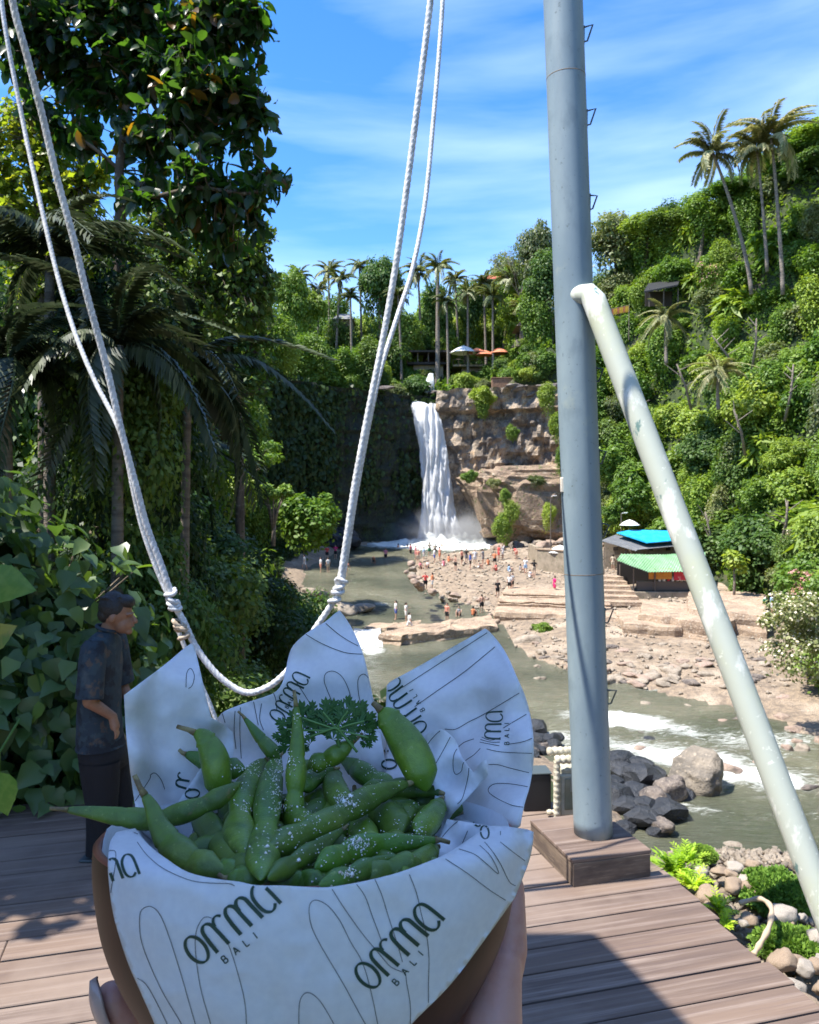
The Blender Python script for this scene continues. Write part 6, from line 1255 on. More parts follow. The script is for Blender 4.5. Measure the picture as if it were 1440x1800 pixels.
logo(754.7, 1280.6, 121.5, 33, w=.085); bali(747, 1248, 119, 8, 14, w=.16)
logo(876.5, 1350, 86, 29, 'na', w=.085); bali(895, 1309, 90, 8, 12.5, w=.16)
logo(352, 1403, 95, 26, 'o', w=.12); logo(330, 1412, 75, 30, 'm', w=.11)
logo(698, 1352, 92, 27, 'o', w=.12); bali(676, 1322, 0, 4, 6, 'LI', w=.5)
logo(760, 1466, 10, 27, 'a', w=.12); logo(846, 1476, 8, 24, 'o', w=.12); bali(880, 1468, 0, 7, 10, 'I')
logo(640, 1305, 70, 27, 'm', w=.085, sx=1.0)
zl = lambda z, ox, oy, L: [[(ox + x / z, oy + y / z) for x, y in q] for q in L]
DR = zl(3.79, 180, 1480, [[(560, 1320), (525, 1213), (400, 1000), (300, 780), (255, 640), (247, 520), (260, 455), (315, 430), (365, 460), (410, 540), (460, 680), (520, 870), (580, 1080), (650, 1320)], [(745, 1320), (720, 1213), (660, 1000), (632, 840), (618, 680), (630, 580), (670, 510), (710, 502), (745, 520)], [(835, 670), (880, 800), (930, 980), (955, 1120), (960, 1320)],
    [(232, 0), (290, 80), (380, 160), (480, 215), (600, 260), (720, 275), (840, 278), (880, 293)], [(232, 908), (290, 950), (350, 1050), (430, 1213), (470, 1320)], [(1312, 1320), (1310, 1110), (1330, 1030), (1370, 1005), (1420, 1030), (1470, 1090), (1540, 1210), (1590, 1320)], [(35, 65), (60, 57), (88, 70), (85, 160), (60, 300), (52, 380)]])
DR += zl(3.43, 540, 1480, [[(420, 1200), (350, 1097), (220, 860), (90, 640), (30, 520), (12, 430), (20, 370), (60, 352), (130, 390), (200, 480), (260, 600), (330, 720), (380, 880), (425, 1097), (440, 1200)], [(150, 285), (230, 410), (330, 550), (430, 670), (500, 750), (560, 780), (592, 793), (600, 850), (622, 980), (622, 1100)], [(290, 245), (350, 330), (390, 440), (450, 600)], [(408, 225), (450, 320), (490, 450), (545, 620), (575, 725)],
    [(617, 197), (660, 310), (690, 440), (720, 560), (735, 700), (732, 850), (732, 970)], [(835, 103), (960, 185), (1100, 290), (1197, 352)], [(915, 42), (1010, 75), (1080, 130), (1155, 192), (1110, 90), (1040, 20)], [(1070, 0), (1120, 60), (1170, 140), (1220, 240), (1258, 265)], [(1165, 0), (1240, 60), (1315, 115)]])
DR += zl(4.5, 640, 1180, [[(300, 130), (500, 0), (975, -305)], [(400, 280), (600, 140), (800, 0), (1035, -193)], [(1228, 172), (1100, 250), (940, 345), (830, 400), (720, 460), (620, 462), (540, 530), (490, 600)], [(1285, 340), (1200, 390), (1100, 450)], [(1330, 530), (1250, 560), (1140, 577)], [(1330, 650), (1100, 640), (970, 615)], [(1305, 803), (1150, 765), (1060, 740), (985, 738)],
    [(1295, 913), (1150, 890), (1040, 890), (990, 920), (990, 960), (1060, 1010), (1170, 1060), (1260, 1075)], [(683, 520), (625, 630), (565, 735)], [(870, 535), (780, 570), (715, 650), (705, 760), (725, 815), (770, 790), (790, 720), (870, 660), (920, 610)], [(830, 765), (820, 850), (780, 1000), (740, 1050)], [(740, 1188), (680, 1240), (620, 1310)], [(820, 1262), (800, 1310), (775, 1370)], [(930, 520), (1000, 545), (1080, 525)], [(915, 560), (990, 575), (1070, 588)], [(920, 540), (1000, 560), (1075, 560)]])
DR += zl(3, 480, 1050, [[(278, 137), (340, 190), (400, 230), (475, 270)], [(173, 195), (240, 235), (330, 275), (400, 295), (485, 300)], [(325, 580), (290, 500), (270, 440), (280, 400), (320, 390), (365, 420), (400, 490), (415, 560)], [(465, 570), (450, 500), (450, 430), (480, 405), (515, 440)], [(125, 450), (170, 520), (210, 585)], [(-60, 560), (-70, 640), (-50, 700)], [(-200, 600), (-205, 700), (-195, 800)], [(0, 500), (15, 540), (20, 600)]])
DR += zl(2.4, 100, 1050, [[(330, 860), (390, 770), (395, 750), (415, 742), (440, 770), (455, 810)], [(320, 990), (360, 1000), (392, 965)], [(575, 950), (572, 1000), (540, 1060)], [(545, 380), (548, 320), (565, 300), (580, 330), (572, 370), (555, 385)], [(695, 480), (710, 530)], [(775, 450), (772, 560), (778, 680)], [(830, 440), (850, 540)]])
for q in DR: ribbon(lines, q, 1.15, sub=5)
ink.build('printed_logo', M_ink, paper_e); lines.build('printed_line', M_line, paper_e)

# ---- edamame pods
M_pod = mat('edamame skin', (.110, .190, .013), .38, noise=[(90, (.070, .135, .011), .42, .60), (35, (.17, .245, .02), .50, .66), (420, (.24, .31, .07), .62, .70)], bump=(900, .35, .0004), spec=.55)
M_pod2 = mat('darker shade toned edamame skin', (.078, .145, .014), .42, noise=[(80, (.05, .10, .012), .42, .60), (30, (.12, .19, .02), .52, .66)], bump=(900, .35, .0004))  # darker copy; on buried pods it paints in the shade of the heap
M_stem = mat('dried pod stem', (.30, .24, .10), .7, noise=[(200, (.16, .11, .05), .45, .6)])
def heap(px, py): return .236 + (1556 - py) * .00070 if py > 1330 else .394 - (1330 - py) * .0
pods_bvh_v, pods_bvh_f = [], []
PM = [mat('edamame skin tone', c, .36 + .03 * i, noise=[(70, tuple(v * .6 for v in c), .40, .60), (30, (c[0] * 1.55, c[1] * 1.3, c[2] * 1.6), .50, .64), (420, (.24, .31, .07), .62, .70), (130, (.16, .13, .035), .66, .74)], bump=(650, .5, .0006), spec=.6) for i, c in enumerate(((.098, .205, .013), (.120, .225, .013), (.075, .175, .016), (.105, .190, .018), (.088, .215, .010)))]
def pod(path, wpx, lab, D=None, off=0.0, beans=3, stem_end=0, flat=.74, m=None, roll=0.0, tail=.28, group=None, sharp_=.05, straight=False):
    """path in photo pixels; D: depth list/number or None for the heap surface"""
    n = len(path); Ds = [heap(*p) + off for p in path] if D is None else ([D] * n if not isinstance(D, (list, tuple)) else list(D))
    P3 = [P(px, py, d) for (px, py), d in zip(path, Ds)]; dm = sum(Ds) / n; w = wpx / FPX * dm / 2
    c = catmull(P3, 14); L = [0]; beans = max(1, int(beans + .25))
    for a, b_ in zip(c[:-1], c[1:]): L.append(L[-1] + (b_ - a).length)
    T = L[-1]; N_ = 54; cc = []
    for i in range(N_ + 1):
        s = T * i / N_; j = min(len(L) - 2, max(0, int(np.searchsorted(L, s)) - 1)); cc.append(c[j].lerp(c[j + 1], (s - L[j]) / max(1e-9, L[j + 1] - L[j])))
    e = empty('edamame_pod', cc[N_ // 2]); label(e, lab, 'pod', group); o0 = e.location.copy(); V_ = []; F_ = []; K = 20; view = (CAMV - cc[N_ // 2]).normalized(); seed = random.random() * 50
    for i, p in enumerate(cc):
        t = i / N_; tan = (cc[min(i + 1, N_)] - cc[max(i - 1, 0)]).normalized(); side = tan.cross(view).normalized(); nr = side.cross(tan).normalized()
        if roll: Rr = Matrix.Rotation(roll, 3, tan); side = Rr @ side; nr = Rr @ nr
        x = (t - tail) / (1 - tail) if not straight else t
        env = min(1, (t / max(tail, .01)) ** .8 * .62 + .22) if t < tail else .72 + .30 * abs(math.sin(math.pi * beans * (x))) ** .8
        endt = (1 - t); env *= min(1, (endt / .17) ** .6 + .02) if endt < .17 else 1
        if t < .03: env *= .55 + .45 * t / .03
        bul = 0 if t < tail else .34 * abs(math.sin(math.pi * beans * x)) ** 1.1
        wob = 1 + .05 * mnoise.noise(Vector((seed, t * 6, 0)))
        for k in range(K):
            a = 2 * math.pi * k / K; ca, sa = math.cos(a), math.sin(a)
            rs = w * env * wob * (math.copysign(abs(ca) ** .86, ca)); rn = w * env * (flat - .22 + bul) * sa
            if abs(ca) > .97: rs *= 1.035                      # seam ridge
            V_.append(p + side * rs + nr * rn - o0)
    for i in range(N_):
        for k in range(K): F_.append((i * K + k, i * K + (k + 1) % K, (i + 1) * K + (k + 1) % K, (i + 1) * K + k))
    F_.append(tuple(range(K - 1, -1, -1))); F_.append(tuple(range(N_ * K, (N_ + 1) * K)))
    link('pod_shell', mesh('pod_shell', V_, F_, True), m or PM[random.randrange(5)], e)
    b_ = len(pods_bvh_v); pods_bvh_v.extend([v + o0 for v in V_]); pods_bvh_f.extend([tuple(i + b_ for i in f) for f in F_[:-2]])
    # stem stub at the start
    d = (cc[0] - cc[2]).normalized(); sl = w * (1.3 if stem_end else .7); b = MB(); q = Vector((mnoise.noise(Vector((seed, 1, 1))), 0, mnoise.noise(Vector((seed, 5, 1))))) * w * .9
    b.tube([cc[1] - o0, cc[0] - o0 + d * sl * .35, cc[0] - o0 + d * sl + q * .6], [w * .28, w * .20, w * .17], 8); b.build('stem', M_stem, e, True)
    return e
pod([(113, 1423), (160, 1428), (215, 1436), (275, 1440), (335, 1424), (385, 1402), (424, 1374)], 37, 'long flat pod sticking out over the left rim of the bowl', D=[.292, .294, .297, .300, .303, .306, .310], beans=3, stem_end=1, tail=.30, flat=.6)
pod([(252, 1394), (266, 1418), (282, 1456), (305, 1490), (335, 1512), (365, 1526), (398, 1530)], 54, 'curved pod crossing in front of the long flat pod at the left', D=[.290, .288, .283, .276, .268, .262, .258], beans=2, stem_end=1, tail=.38)
pod([(341, 1287), (357, 1296), (371, 1318), (380, 1345), (383, 1378), (378, 1400)], 48, 'upright curved pod in front of the left paper flap', D=[.338, .337, .335, .333, .332, .334], beans=1.5, stem_end=1, tail=.22)
pod([(325, 1325), (345, 1332), (372, 1342), (402, 1350), (432, 1352)], 36, 'short pod half hidden behind the upright curved pod', D=[.350, .349, .347, .345, .343], beans=2, tail=.3)
pod([(430, 1262), (444, 1280), (460, 1300), (476, 1318), (492, 1335)], 25, 'thin pod with a frayed dry tip pointing up and left', D=[.384, .382, .380, .378, .376], beans=1.5, stem_end=1, tail=.5)
pod([(470, 1335), (452, 1352), (436, 1385), (424, 1425), (420, 1462), (426, 1492), (432, 1502)], 52, 'fat salted pod hanging down left of the middle', off=-.006, beans=2, tail=.15)
pod([(492, 1328), (482, 1350), (474, 1390), (469, 1430), (466, 1470), (462, 1510), (458, 1548)], 50, 'plump vertical pod thick with salt beside the slim upright one', off=-.012, beans=2, tail=.10)
pod([(520, 1238), (522, 1265), (523, 1300), (521, 1345), (519, 1395), (515, 1430), (508, 1462)], 35, 'slim upright pod standing edge on with its tip above the parsley', D=[.348, .346, .342, .336, .330, .326, .322], beans=2, stem_end=1, tail=.42, flat=.7)
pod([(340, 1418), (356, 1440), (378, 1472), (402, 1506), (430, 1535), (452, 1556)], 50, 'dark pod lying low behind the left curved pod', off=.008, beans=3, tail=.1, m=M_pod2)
pod([(722, 1376), (690, 1386), (650, 1402), (612, 1424), (576, 1446), (540, 1462), (500, 1482), (466, 1502)], 46, 'longest pod lying diagonally across the middle with three beans', off=-.020, beans=3, stem_end=1, tail=.18)
pod([(668, 1247), (682, 1262), (705, 1292), (728, 1330), (742, 1362), (750, 1392)], 60, 'big smooth curved pod standing up at the right back', D=[.362, .360, .356, .350, .345, .342], beans=1.4, tail=.16, flat=.7)
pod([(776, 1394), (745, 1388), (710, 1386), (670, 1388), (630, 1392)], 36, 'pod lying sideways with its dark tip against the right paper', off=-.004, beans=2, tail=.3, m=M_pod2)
pod([(600, 1334), (616, 1344), (640, 1360), (668, 1376), (690, 1392)], 38, 'pod sloping down right of the parsley stem', off=.002, beans=2, tail=.25)
pod([(622, 1303), (606, 1315), (585, 1330), (560, 1340), (540, 1346)], 33, 'pod with a rough brown tip under the parsley stem', D=[.360, .358, .357, .357, .358], beans=2, stem_end=1, tail=.25)
pod([(588, 1352), (570, 1358), (548, 1370), (530, 1388)], 32, 'short pod right of the slim upright one', off=-.006, beans=1.5, tail=.2)
pod([(586, 1350), (586, 1375), (596, 1402), (618, 1420)], 42, 'pod with a clump of salt on its bend in the middle', off=.0, beans=1.5, tail=.15)
pod([(770, 1477), (735, 1480), (700, 1482), (660, 1486), (620, 1496), (585, 1512), (553, 1526)], 46, 'large pod lying across the lower right with two fat beans', off=-.010, beans=2, tail=.34, stem_end=0)
pod([(706, 1508), (672, 1517), (635, 1532), (600, 1546), (560, 1556)], 38, 'lowest pod resting on the front paper edge', off=-.004, beans=2, tail=.3)
pod([(776, 1405), (768, 1422), (752, 1444), (732, 1466)], 42, 'short bright pod at the right below the dark tip', off=-.002, beans=1.2, tail=.2)
pod([(770, 1488), (752, 1502), (730, 1520), (708, 1536)], 36, 'pod squeezed against the right inner paper at the bottom', off=.0, beans=1.5, tail=.15)
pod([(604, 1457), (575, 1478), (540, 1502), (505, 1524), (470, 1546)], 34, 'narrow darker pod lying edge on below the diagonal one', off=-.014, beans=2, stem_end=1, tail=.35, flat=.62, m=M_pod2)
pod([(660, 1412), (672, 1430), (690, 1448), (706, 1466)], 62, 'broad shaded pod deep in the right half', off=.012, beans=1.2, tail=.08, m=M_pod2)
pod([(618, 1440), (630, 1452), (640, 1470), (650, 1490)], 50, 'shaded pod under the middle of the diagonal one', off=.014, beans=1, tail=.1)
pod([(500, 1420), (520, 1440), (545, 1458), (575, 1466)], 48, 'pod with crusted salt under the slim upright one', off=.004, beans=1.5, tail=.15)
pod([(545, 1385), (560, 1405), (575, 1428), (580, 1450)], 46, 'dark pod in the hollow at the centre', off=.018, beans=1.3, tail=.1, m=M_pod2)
pod([(560, 1345), (530, 1352), (505, 1350)], 30, 'small pod under the parsley leaves', off=.004, beans=1, tail=.1)
pod([(470, 1556), (500, 1550), (535, 1548), (572, 1552)], 40, 'pod pressed against the inside of the front paper edge', off=.006, beans=2, tail=.15)
pod([(380, 1520), (400, 1532), (425, 1542), (455, 1548)], 42, 'pod end showing at the lower left of the heap', off=.008, beans=2, tail=.15)
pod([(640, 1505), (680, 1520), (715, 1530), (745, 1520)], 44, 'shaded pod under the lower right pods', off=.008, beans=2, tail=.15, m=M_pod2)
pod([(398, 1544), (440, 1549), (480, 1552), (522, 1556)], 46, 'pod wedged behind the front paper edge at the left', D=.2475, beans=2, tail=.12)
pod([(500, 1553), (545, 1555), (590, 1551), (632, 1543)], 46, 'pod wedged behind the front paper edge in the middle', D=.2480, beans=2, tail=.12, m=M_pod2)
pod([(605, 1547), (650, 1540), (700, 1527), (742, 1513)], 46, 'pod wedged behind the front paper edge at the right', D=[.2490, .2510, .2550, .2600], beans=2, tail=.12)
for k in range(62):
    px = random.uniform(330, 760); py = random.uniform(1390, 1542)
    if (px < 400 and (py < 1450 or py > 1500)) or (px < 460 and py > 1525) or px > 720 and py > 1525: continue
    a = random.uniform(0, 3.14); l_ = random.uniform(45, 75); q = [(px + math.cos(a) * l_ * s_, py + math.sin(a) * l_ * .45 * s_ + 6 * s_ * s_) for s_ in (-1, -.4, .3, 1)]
    pod(q, random.uniform(40, 52), 'pod lying under the top layer of the heap', off=random.uniform(.014, .030), beans=2, tail=.2, group='pods under the top layer', m=M_pod2 if random.random() < .8 else M_pod)  # mostly the darker skin, its tone standing in for shade between pods
# ---- salt
PB = BVHTree.FromPolygons([tuple(v) for v in pods_bvh_v], pods_bvh_f)
def salt():
    V_ = []; F_ = []; rg = np.random.default_rng(9); t = np.array([[1, 0, 0], [-.5, .8, 0], [-.5, -.8, 0], [0, 0, .9], [0, 0, -.9]]); tf = np.array([[0, 1, 3], [1, 2, 3], [2, 0, 3], [1, 0, 4], [2, 1, 4], [0, 2, 4]])
    cl = [(498, 1338, 12, 150), (486, 1362, 9, 110), (488, 1390, 8, 80), (494, 1420, 9, 70), (430, 1420, 8, 50), (427, 1346, 10, 60), (448, 1350, 10, 70), (608, 1408, 10, 130), (600, 1400, 7, 50), (560, 1352, 12, 40), (632, 1484, 12, 120), (620, 1480, 8, 60), (614, 1534, 8, 80), (738, 1462, 9, 50), (690, 1470, 26, 60), (660, 1352, 12, 40), (462, 1480, 22, 60), (520, 1262, 6, 30), (540, 1434, 14, 80), (630, 1405, 24, 60), (560, 1500, 20, 50), (500, 1470, 16, 40), (545, 1470, 26, 60), (600, 1450, 30, 60), (700, 1400, 30, 40), (730, 1440, 20, 40), (560, 1440, 110, 140), (480, 1440, 50, 70), (452, 1400, 30, 60)]
    k = 0
    for cx_, cy_, s, n in cl:
        for _ in range(int(n * (.75 if s < 13 else .45))):
            px, py = rg.normal(cx_, s), rg.normal(cy_, s * .8); h = PB.ray_cast(CAMV, raydir(px, py))
            if h[0] is None: continue
            r = rg.uniform(.00012, .00045) * (2.2 if rg.random() < .05 else 1); q = (t + rg.normal(0, .25, t.shape)) * r + np.array(h[0] - raydir(px, py) * r * .6); V_.append(q); F_.append(tf + 5 * k); k += 1
    m = mat('sea salt', (.78, .72, .66), .5, isl=[(.72, .66, .60), (.85, .82, .78), (.55, .46, .38)]); label(link('salt', np_mesh('salt', np.concatenate(V_), np.concatenate(F_)), m), 'coarse salt crystals sprinkled over the pods', 'salt', None, 'stuff')
salt()
# ---- parsley sprig
M_par = mat('parsley leaf', (.055, .16, .032), .5, noise=[(300, (.08, .20, .05), .45, .62)], transl=.3, tcol=(1.4, 1.5, .6), bump=(400, .4, .0005)); M_parst = mat('parsley stem', (.12, .25, .06), .45)
def parsley():
    o = P(575, 1290, .365); e = empty('parsley_sprig', o); label(e, 'sprig of flat leaf parsley lying on the pods against the back paper', 'herb')
    D = .358; hub = P(592, 1283, D); b = MB(); stems = [([(628, 1322), (612, 1302), (600, 1288), (590, 1280), (575, 1284), (545, 1296), (520, 1312)], 3.0), ([(592, 1282), (600, 1266), (612, 1250)], 2.2), ([(592, 1282), (580, 1266), (568, 1252)], 2.2), ([(592, 1282), (560, 1272), (532, 1262)], 2.2), ([(592, 1282), (615, 1274), (640, 1268)], 2.2), ([(592, 1282), (622, 1290), (648, 1297)], 2.2), ([(575, 1284), (540, 1284), (505, 1282)], 2.2), ([(592, 1285), (594, 1300), (596, 1312)], 2.2)]
    for q, w in stems: b.tube([p - o for p in catmull([P(x, y, D - .002) for x, y in q], 5)], w / FPX * D * .8, 7)
    b.build('stem', M_parst, e, True)
    # one leaflet: a lobed, toothed fan
    def leaflet(cx_, cy_, ang, s, dd, seed):
        rg = random.Random(seed); lm = MB(); base = P(cx_, cy_, D + dd)
        for lobe, (la, ls) in enumerate(((-48, .72), (0, 1.0), (48, .72), (-85, .5), (85, .5))):
            a = R(ang + la + rg.uniform(-8, 8)); L = s * 1.2 * ls * rg.uniform(.85, 1.1); prof = [(0, 0), (.25, .05), (.40, .12), (.52, .30), (.70, .33), (.62, .14), (.74, .22), (.90, .20), (.82, .08), (1.0, .0)]
            pts = [(x, w) for x, w in prof] + [(x, -w) for x, w in prof[-2:0:-1]]; vs = []
            nrm = rg.uniform(-.35, .35)
            for x, w in pts:
                u = (math.cos(a) * x - math.sin(a) * w) * L; v = (math.sin(a) * x + math.cos(a) * w) * L; zz = D + dd + (x * x * .22 * L + abs(w) * .25 * L + nrm * w * L) / FPX * D * (1 if lobe else .8) + lobe * .0004
                vs.append(P(cx_ + u, cy_ - v, zz) - o)
            c = len(vs); vs.append(P(cx_ + math.cos(a) * .5 * L, cy_ - math.sin(a) * .5 * L, D + dd + .1 * L / FPX * D + lobe * .0004) - o); lm.add(vs, [(i, (i + 1) % c, c) for i in range(c)])
        ob = lm.build('leaf', M_par, e); md = ob.modifiers.new('thickness', 'SOLIDIFY'); md.thickness = .0003
    for k, (x, y, a, s, dd) in enumerate(((612, 1262, 72, 30, .002), (622, 1256, 50, 30, .004), (575, 1262, 100, 30, .003), (585, 1262, 85, 30, .005), (556, 1268, 120, 28, .004), (535, 1268, 95, 32, .002), (526, 1272, 130, 30, .004), (512, 1280, 160, 28, .002), (636, 1270, 30, 30, .002), (644, 1276, 5, 28, .004), (640, 1290, -20, 22, .001), (520, 1290, 190, 26, .003), (530, 1304, 215, 26, .0), (500, 1295, 170, 22, .006), (548, 1258, 80, 26, .007), (600, 1268, 110, 24, .001), (630, 1262, 65, 24, .006), (515, 1310, 200, 24, .003), (640, 1300, -40, 18, .0), (560, 1292, 110, 30, -.002), (585, 1300, 70, 28, -.003), (606, 1292, 40, 28, -.002), (545, 1308, 150, 26, -.003), (570, 1278, 95, 30, -.001), (600, 1274, 60, 30, -.001), (532, 1286, 120, 28, .001), (622, 1278, 40, 26, .0), (555, 1280, 60, 28, .008), (590, 1258, 100, 28, .008), (608, 1248, 80, 24, .006))):
        leaflet(x, y, a, s, dd, k)
parsley()
# ---- the hand under the bowl
def hand():
    m = mat('pink skin', (.56, .29, .225), .48, noise=[(45, (.48, .22, .17), .42, .62), (18, (.56, .34, .29), .52, .68)], bump=(420, .3, .0005)); m.node_tree.nodes['Principled BSDF'].inputs['Subsurface Weight'].default_value = .12; m.node_tree.nodes['Principled BSDF'].inputs['Subsurface Radius'].default_value = (.006, .002, .001); m.node_tree.nodes['Principled BSDF'].inputs['Subsurface Scale'].default_value = 1
    o = P(620, 1950, .31); e = empty('hand', o); label(e, 'hand with long pale nails holding the bowl from underneath', 'hand'); Q = lambda px, py, D: P(px, py, D) - o; k = .31 / FPX
    parts = []
    def chain(pts, radii):
        for (a, ra), (b_, rb) in zip(zip(pts, radii), zip(pts[1:], radii[1:])): parts.append(cap(Q(*a), ra, Q(*b_), rb, 14))
    chain([(898, 1560, .318), (897, 1610, .312), (893, 1668, .308), (872, 1725, .302), (850, 1800, .298), (800, 1905, .300), (700, 2010, .31)], [.0056, .0064, .0078, .0098, .0122, .0165, .021])           # thumb and its ball
    chain([(884, 1700, .300), (868, 1790, .292), (850, 1900, .285), (830, 2060, .27)], [.0075, .0108, .016, .022])
    chain([(196, 1757, .306), (213, 1790, .308), (245, 1860, .315), (330, 1980, .325), (480, 2040, .325)], [.0068, .0078, .0084, .0092, .0120])                                      # forefinger
    chain([(236, 1770, .352), (262, 1850, .352), (350, 1960, .345), (490, 2030, .335)], [.0068, .0080, .0090, .0120])
    chain([(276, 1790, .376), (306, 1860, .372), (390, 1950, .358), (520, 2010, .342)], [.0066, .0076, .0086, .0115])
    chain([(330, 1800, .394), (360, 1860, .388), (440, 1930, .368), (560, 1990, .348)], [.0056, .0066, .0076, .0105])
    chain([(480, 2035, .328), (640, 2035, .325), (800, 2000, .305)], [.0135, .016, .020]); chain([(520, 2005, .345), (660, 2010, .335), (800, 2010, .31)], [.0125, .015, .018]); chain([(820, 2060, .285), (860, 2600, .20)], [.024, .026])
    remesh('body', parts, .00135, m, e, 6)
    mn = mat('pale nail', (.46, .33, .29), .18, noise=[(60, (.40, .28, .25), .45, .6)]); 
    def nail(a, b_, w, th, nv, name='nail'):
        a = Q(*a); b_ = Q(*b_); d = b_ - a; L = d.length; d.normalize(); sd = d.cross(Vector(nv)).normalized(); nn = sd.cross(d); V_ = []; F_ = []; N_ = 16; K = 12
        for i in range(N_ + 1):
            t = i / N_; ww = w * (1 - (2 * abs(t - .42) ** 1.0) ** 3 * (.9 if t > .42 else .35)) ; ww = max(ww, w * .06)
            for k_ in range(K):
                an = 2 * math.pi * k_ / K; V_.append(a + d * L * t + sd * ww * math.cos(an) + nn * (th * math.sin(an) + w * .45 * (1 - math.cos(an) ** 2) + .0016 * math.sin(math.pi * t)))
        for i in range(N_):
            for k_ in range(K): F_.append((i * K + k_, i * K + (k_ + 1) % K, (i + 1) * K + (k_ + 1) % K, (i + 1) * K + k_))
        F_ += [tuple(range(K)), tuple(range(N_ * K, (N_ + 1) * K))]; link(name, mesh(name, V_, F_, True), mn, e)
    nail((190, 1800, .301), (172, 1716, .3005), .0056, .0007, (-1, -.9, .15)); nail((226, 1800, .350), (218, 1745, .352), .0046, .0006, (-1, .2, .2)); nail((262, 1815, .374), (258, 1770, .376), .0044, .0006, (-1, .2, .2)); nail((316, 1830, .392), (314, 1785, .394), .0038, .0006, (-1, .2, .2)); nail((903, 1600, .3225), (901, 1548, .324), .0048, .0006, (.7, .7, .1))
hand()
# ================================================================== BUILDINGS, PARASOLS AND PEOPLE OF THE FAR BANK
def surf(x, y): return max(gz(x, y), float(Wr(y)) + CZ)
def hit(px, py, d0=34, d1=125):
    D = d0
    while D < d1:
        p = P(px, py, D)
        if p.z <= surf(p.x, p.y): return p
        D += .15
    return PW(px, py)
M_wallc = mat('stained concrete wall', (.34, .28, .21), .92, noise=[(1.2, (.22, .18, .13), .42, .62), (4, (.13, .15, .07), .58, .68)], bump=(5, .6, .03)); M_dark = mat('dark interior wood', (.035, .028, .024), .85); M_post = mat('grey brown post', (.14, .11, .09), .85)
M_green = mat('light green sheet roof', (.28, .50, .27), .55, noise=[(.9, (.36, .56, .36), .45, .62), (.6, (.20, .36, .2), .52, .64, (6, .3, 1))], bump=(6, .5, .05, (6, .2, 1))); M_blue = mat('bright blue tarpaulin', (.01, .34, .66), .5, noise=[(1.2, (.03, .48, .78), .45, .62)], bump=(1.5, .8, .15)); M_greyr = mat('grey sheet roof', (.16, .165, .175), .6, noise=[(1.4, (.22, .22, .22), .45, .62)])
M_orange = mat('orange panel', (.62, .24, .03), .7, noise=[(2, (.5, .17, .03), .45, .62)]); M_redb = mat('red banner', (.55, .03, .05), .7, noise=[(3.0, (.75, .5, .45), .60, .64)]); M_white = mat('white cloth', (.75, .75, .74), .8); M_orp = mat('faded orange cloth', (.62, .20, .10), .8); M_yel = mat('yellow cloth', (.75, .45, .05), .8); M_thatch = mat('grey brown thatch', (.20, .155, .115), .95, noise=[(3, (.12, .09, .07), .4, .62, (1, 1, .3))], bump=(8, 1, .1)); M_redr = mat('red tiled roof', (.50, .10, .06), .8, noise=[(3, (.35, .08, .05), .45, .6)])
def sheet(pts, th=.06, over=None):
    b = MB(); n = len(pts); b.add([Vector(p) for p in pts] + [Vector(p) - Vector((0, 0, th)) for p in pts], [tuple(range(n)), tuple(range(2 * n - 1, n - 1, -1))] + [(i, n + i, n + (i + 1) % n, (i + 1) % n) for i in range(n)]); return b
def corr(p00, p10, p11, p01, n=26, amp=.045, sag=.0):
    """corrugated sheet between four corners; ribs run from p00-p10 to p01-p11"""
    b = MB(); p00, p10, p11, p01 = map(Vector, (p00, p10, p11, p01)); V_ = []; m = 5
    for j in range(m):
        for i in range(n * 4 + 1):
            u = i / (n * 4); v = j / (m - 1); p = p00.lerp(p10, u).lerp(p01.lerp(p11, u), v); p.z += amp * math.sin(i * math.pi / 2) + .04 * mnoise.noise(p * .8); V_.append(p)
    w = n * 4 + 1; k = len(V_); V_ += [v - Vector((0, 0, .05)) for v in V_]
    F_ = [(j * w + i, j * w + i + 1, (j + 1) * w + i + 1, (j + 1) * w + i) for j in range(m - 1) for i in range(w - 1)]; F_ += [tuple(q + k for q in reversed(f)) for f in F_[:]]
    bd = [i for i in range(w)] + [j * w + w - 1 for j in range(1, m)] + [(m - 1) * w + i for i in range(w - 2, -1, -1)] + [j * w for j in range(m - 2, 0, -1)]
    F_ += [(bd[i], k + bd[i], k + bd[(i + 1) % len(bd)], bd[(i + 1) % len(bd)]) for i in range(len(bd))]; b.add(V_, F_); return b
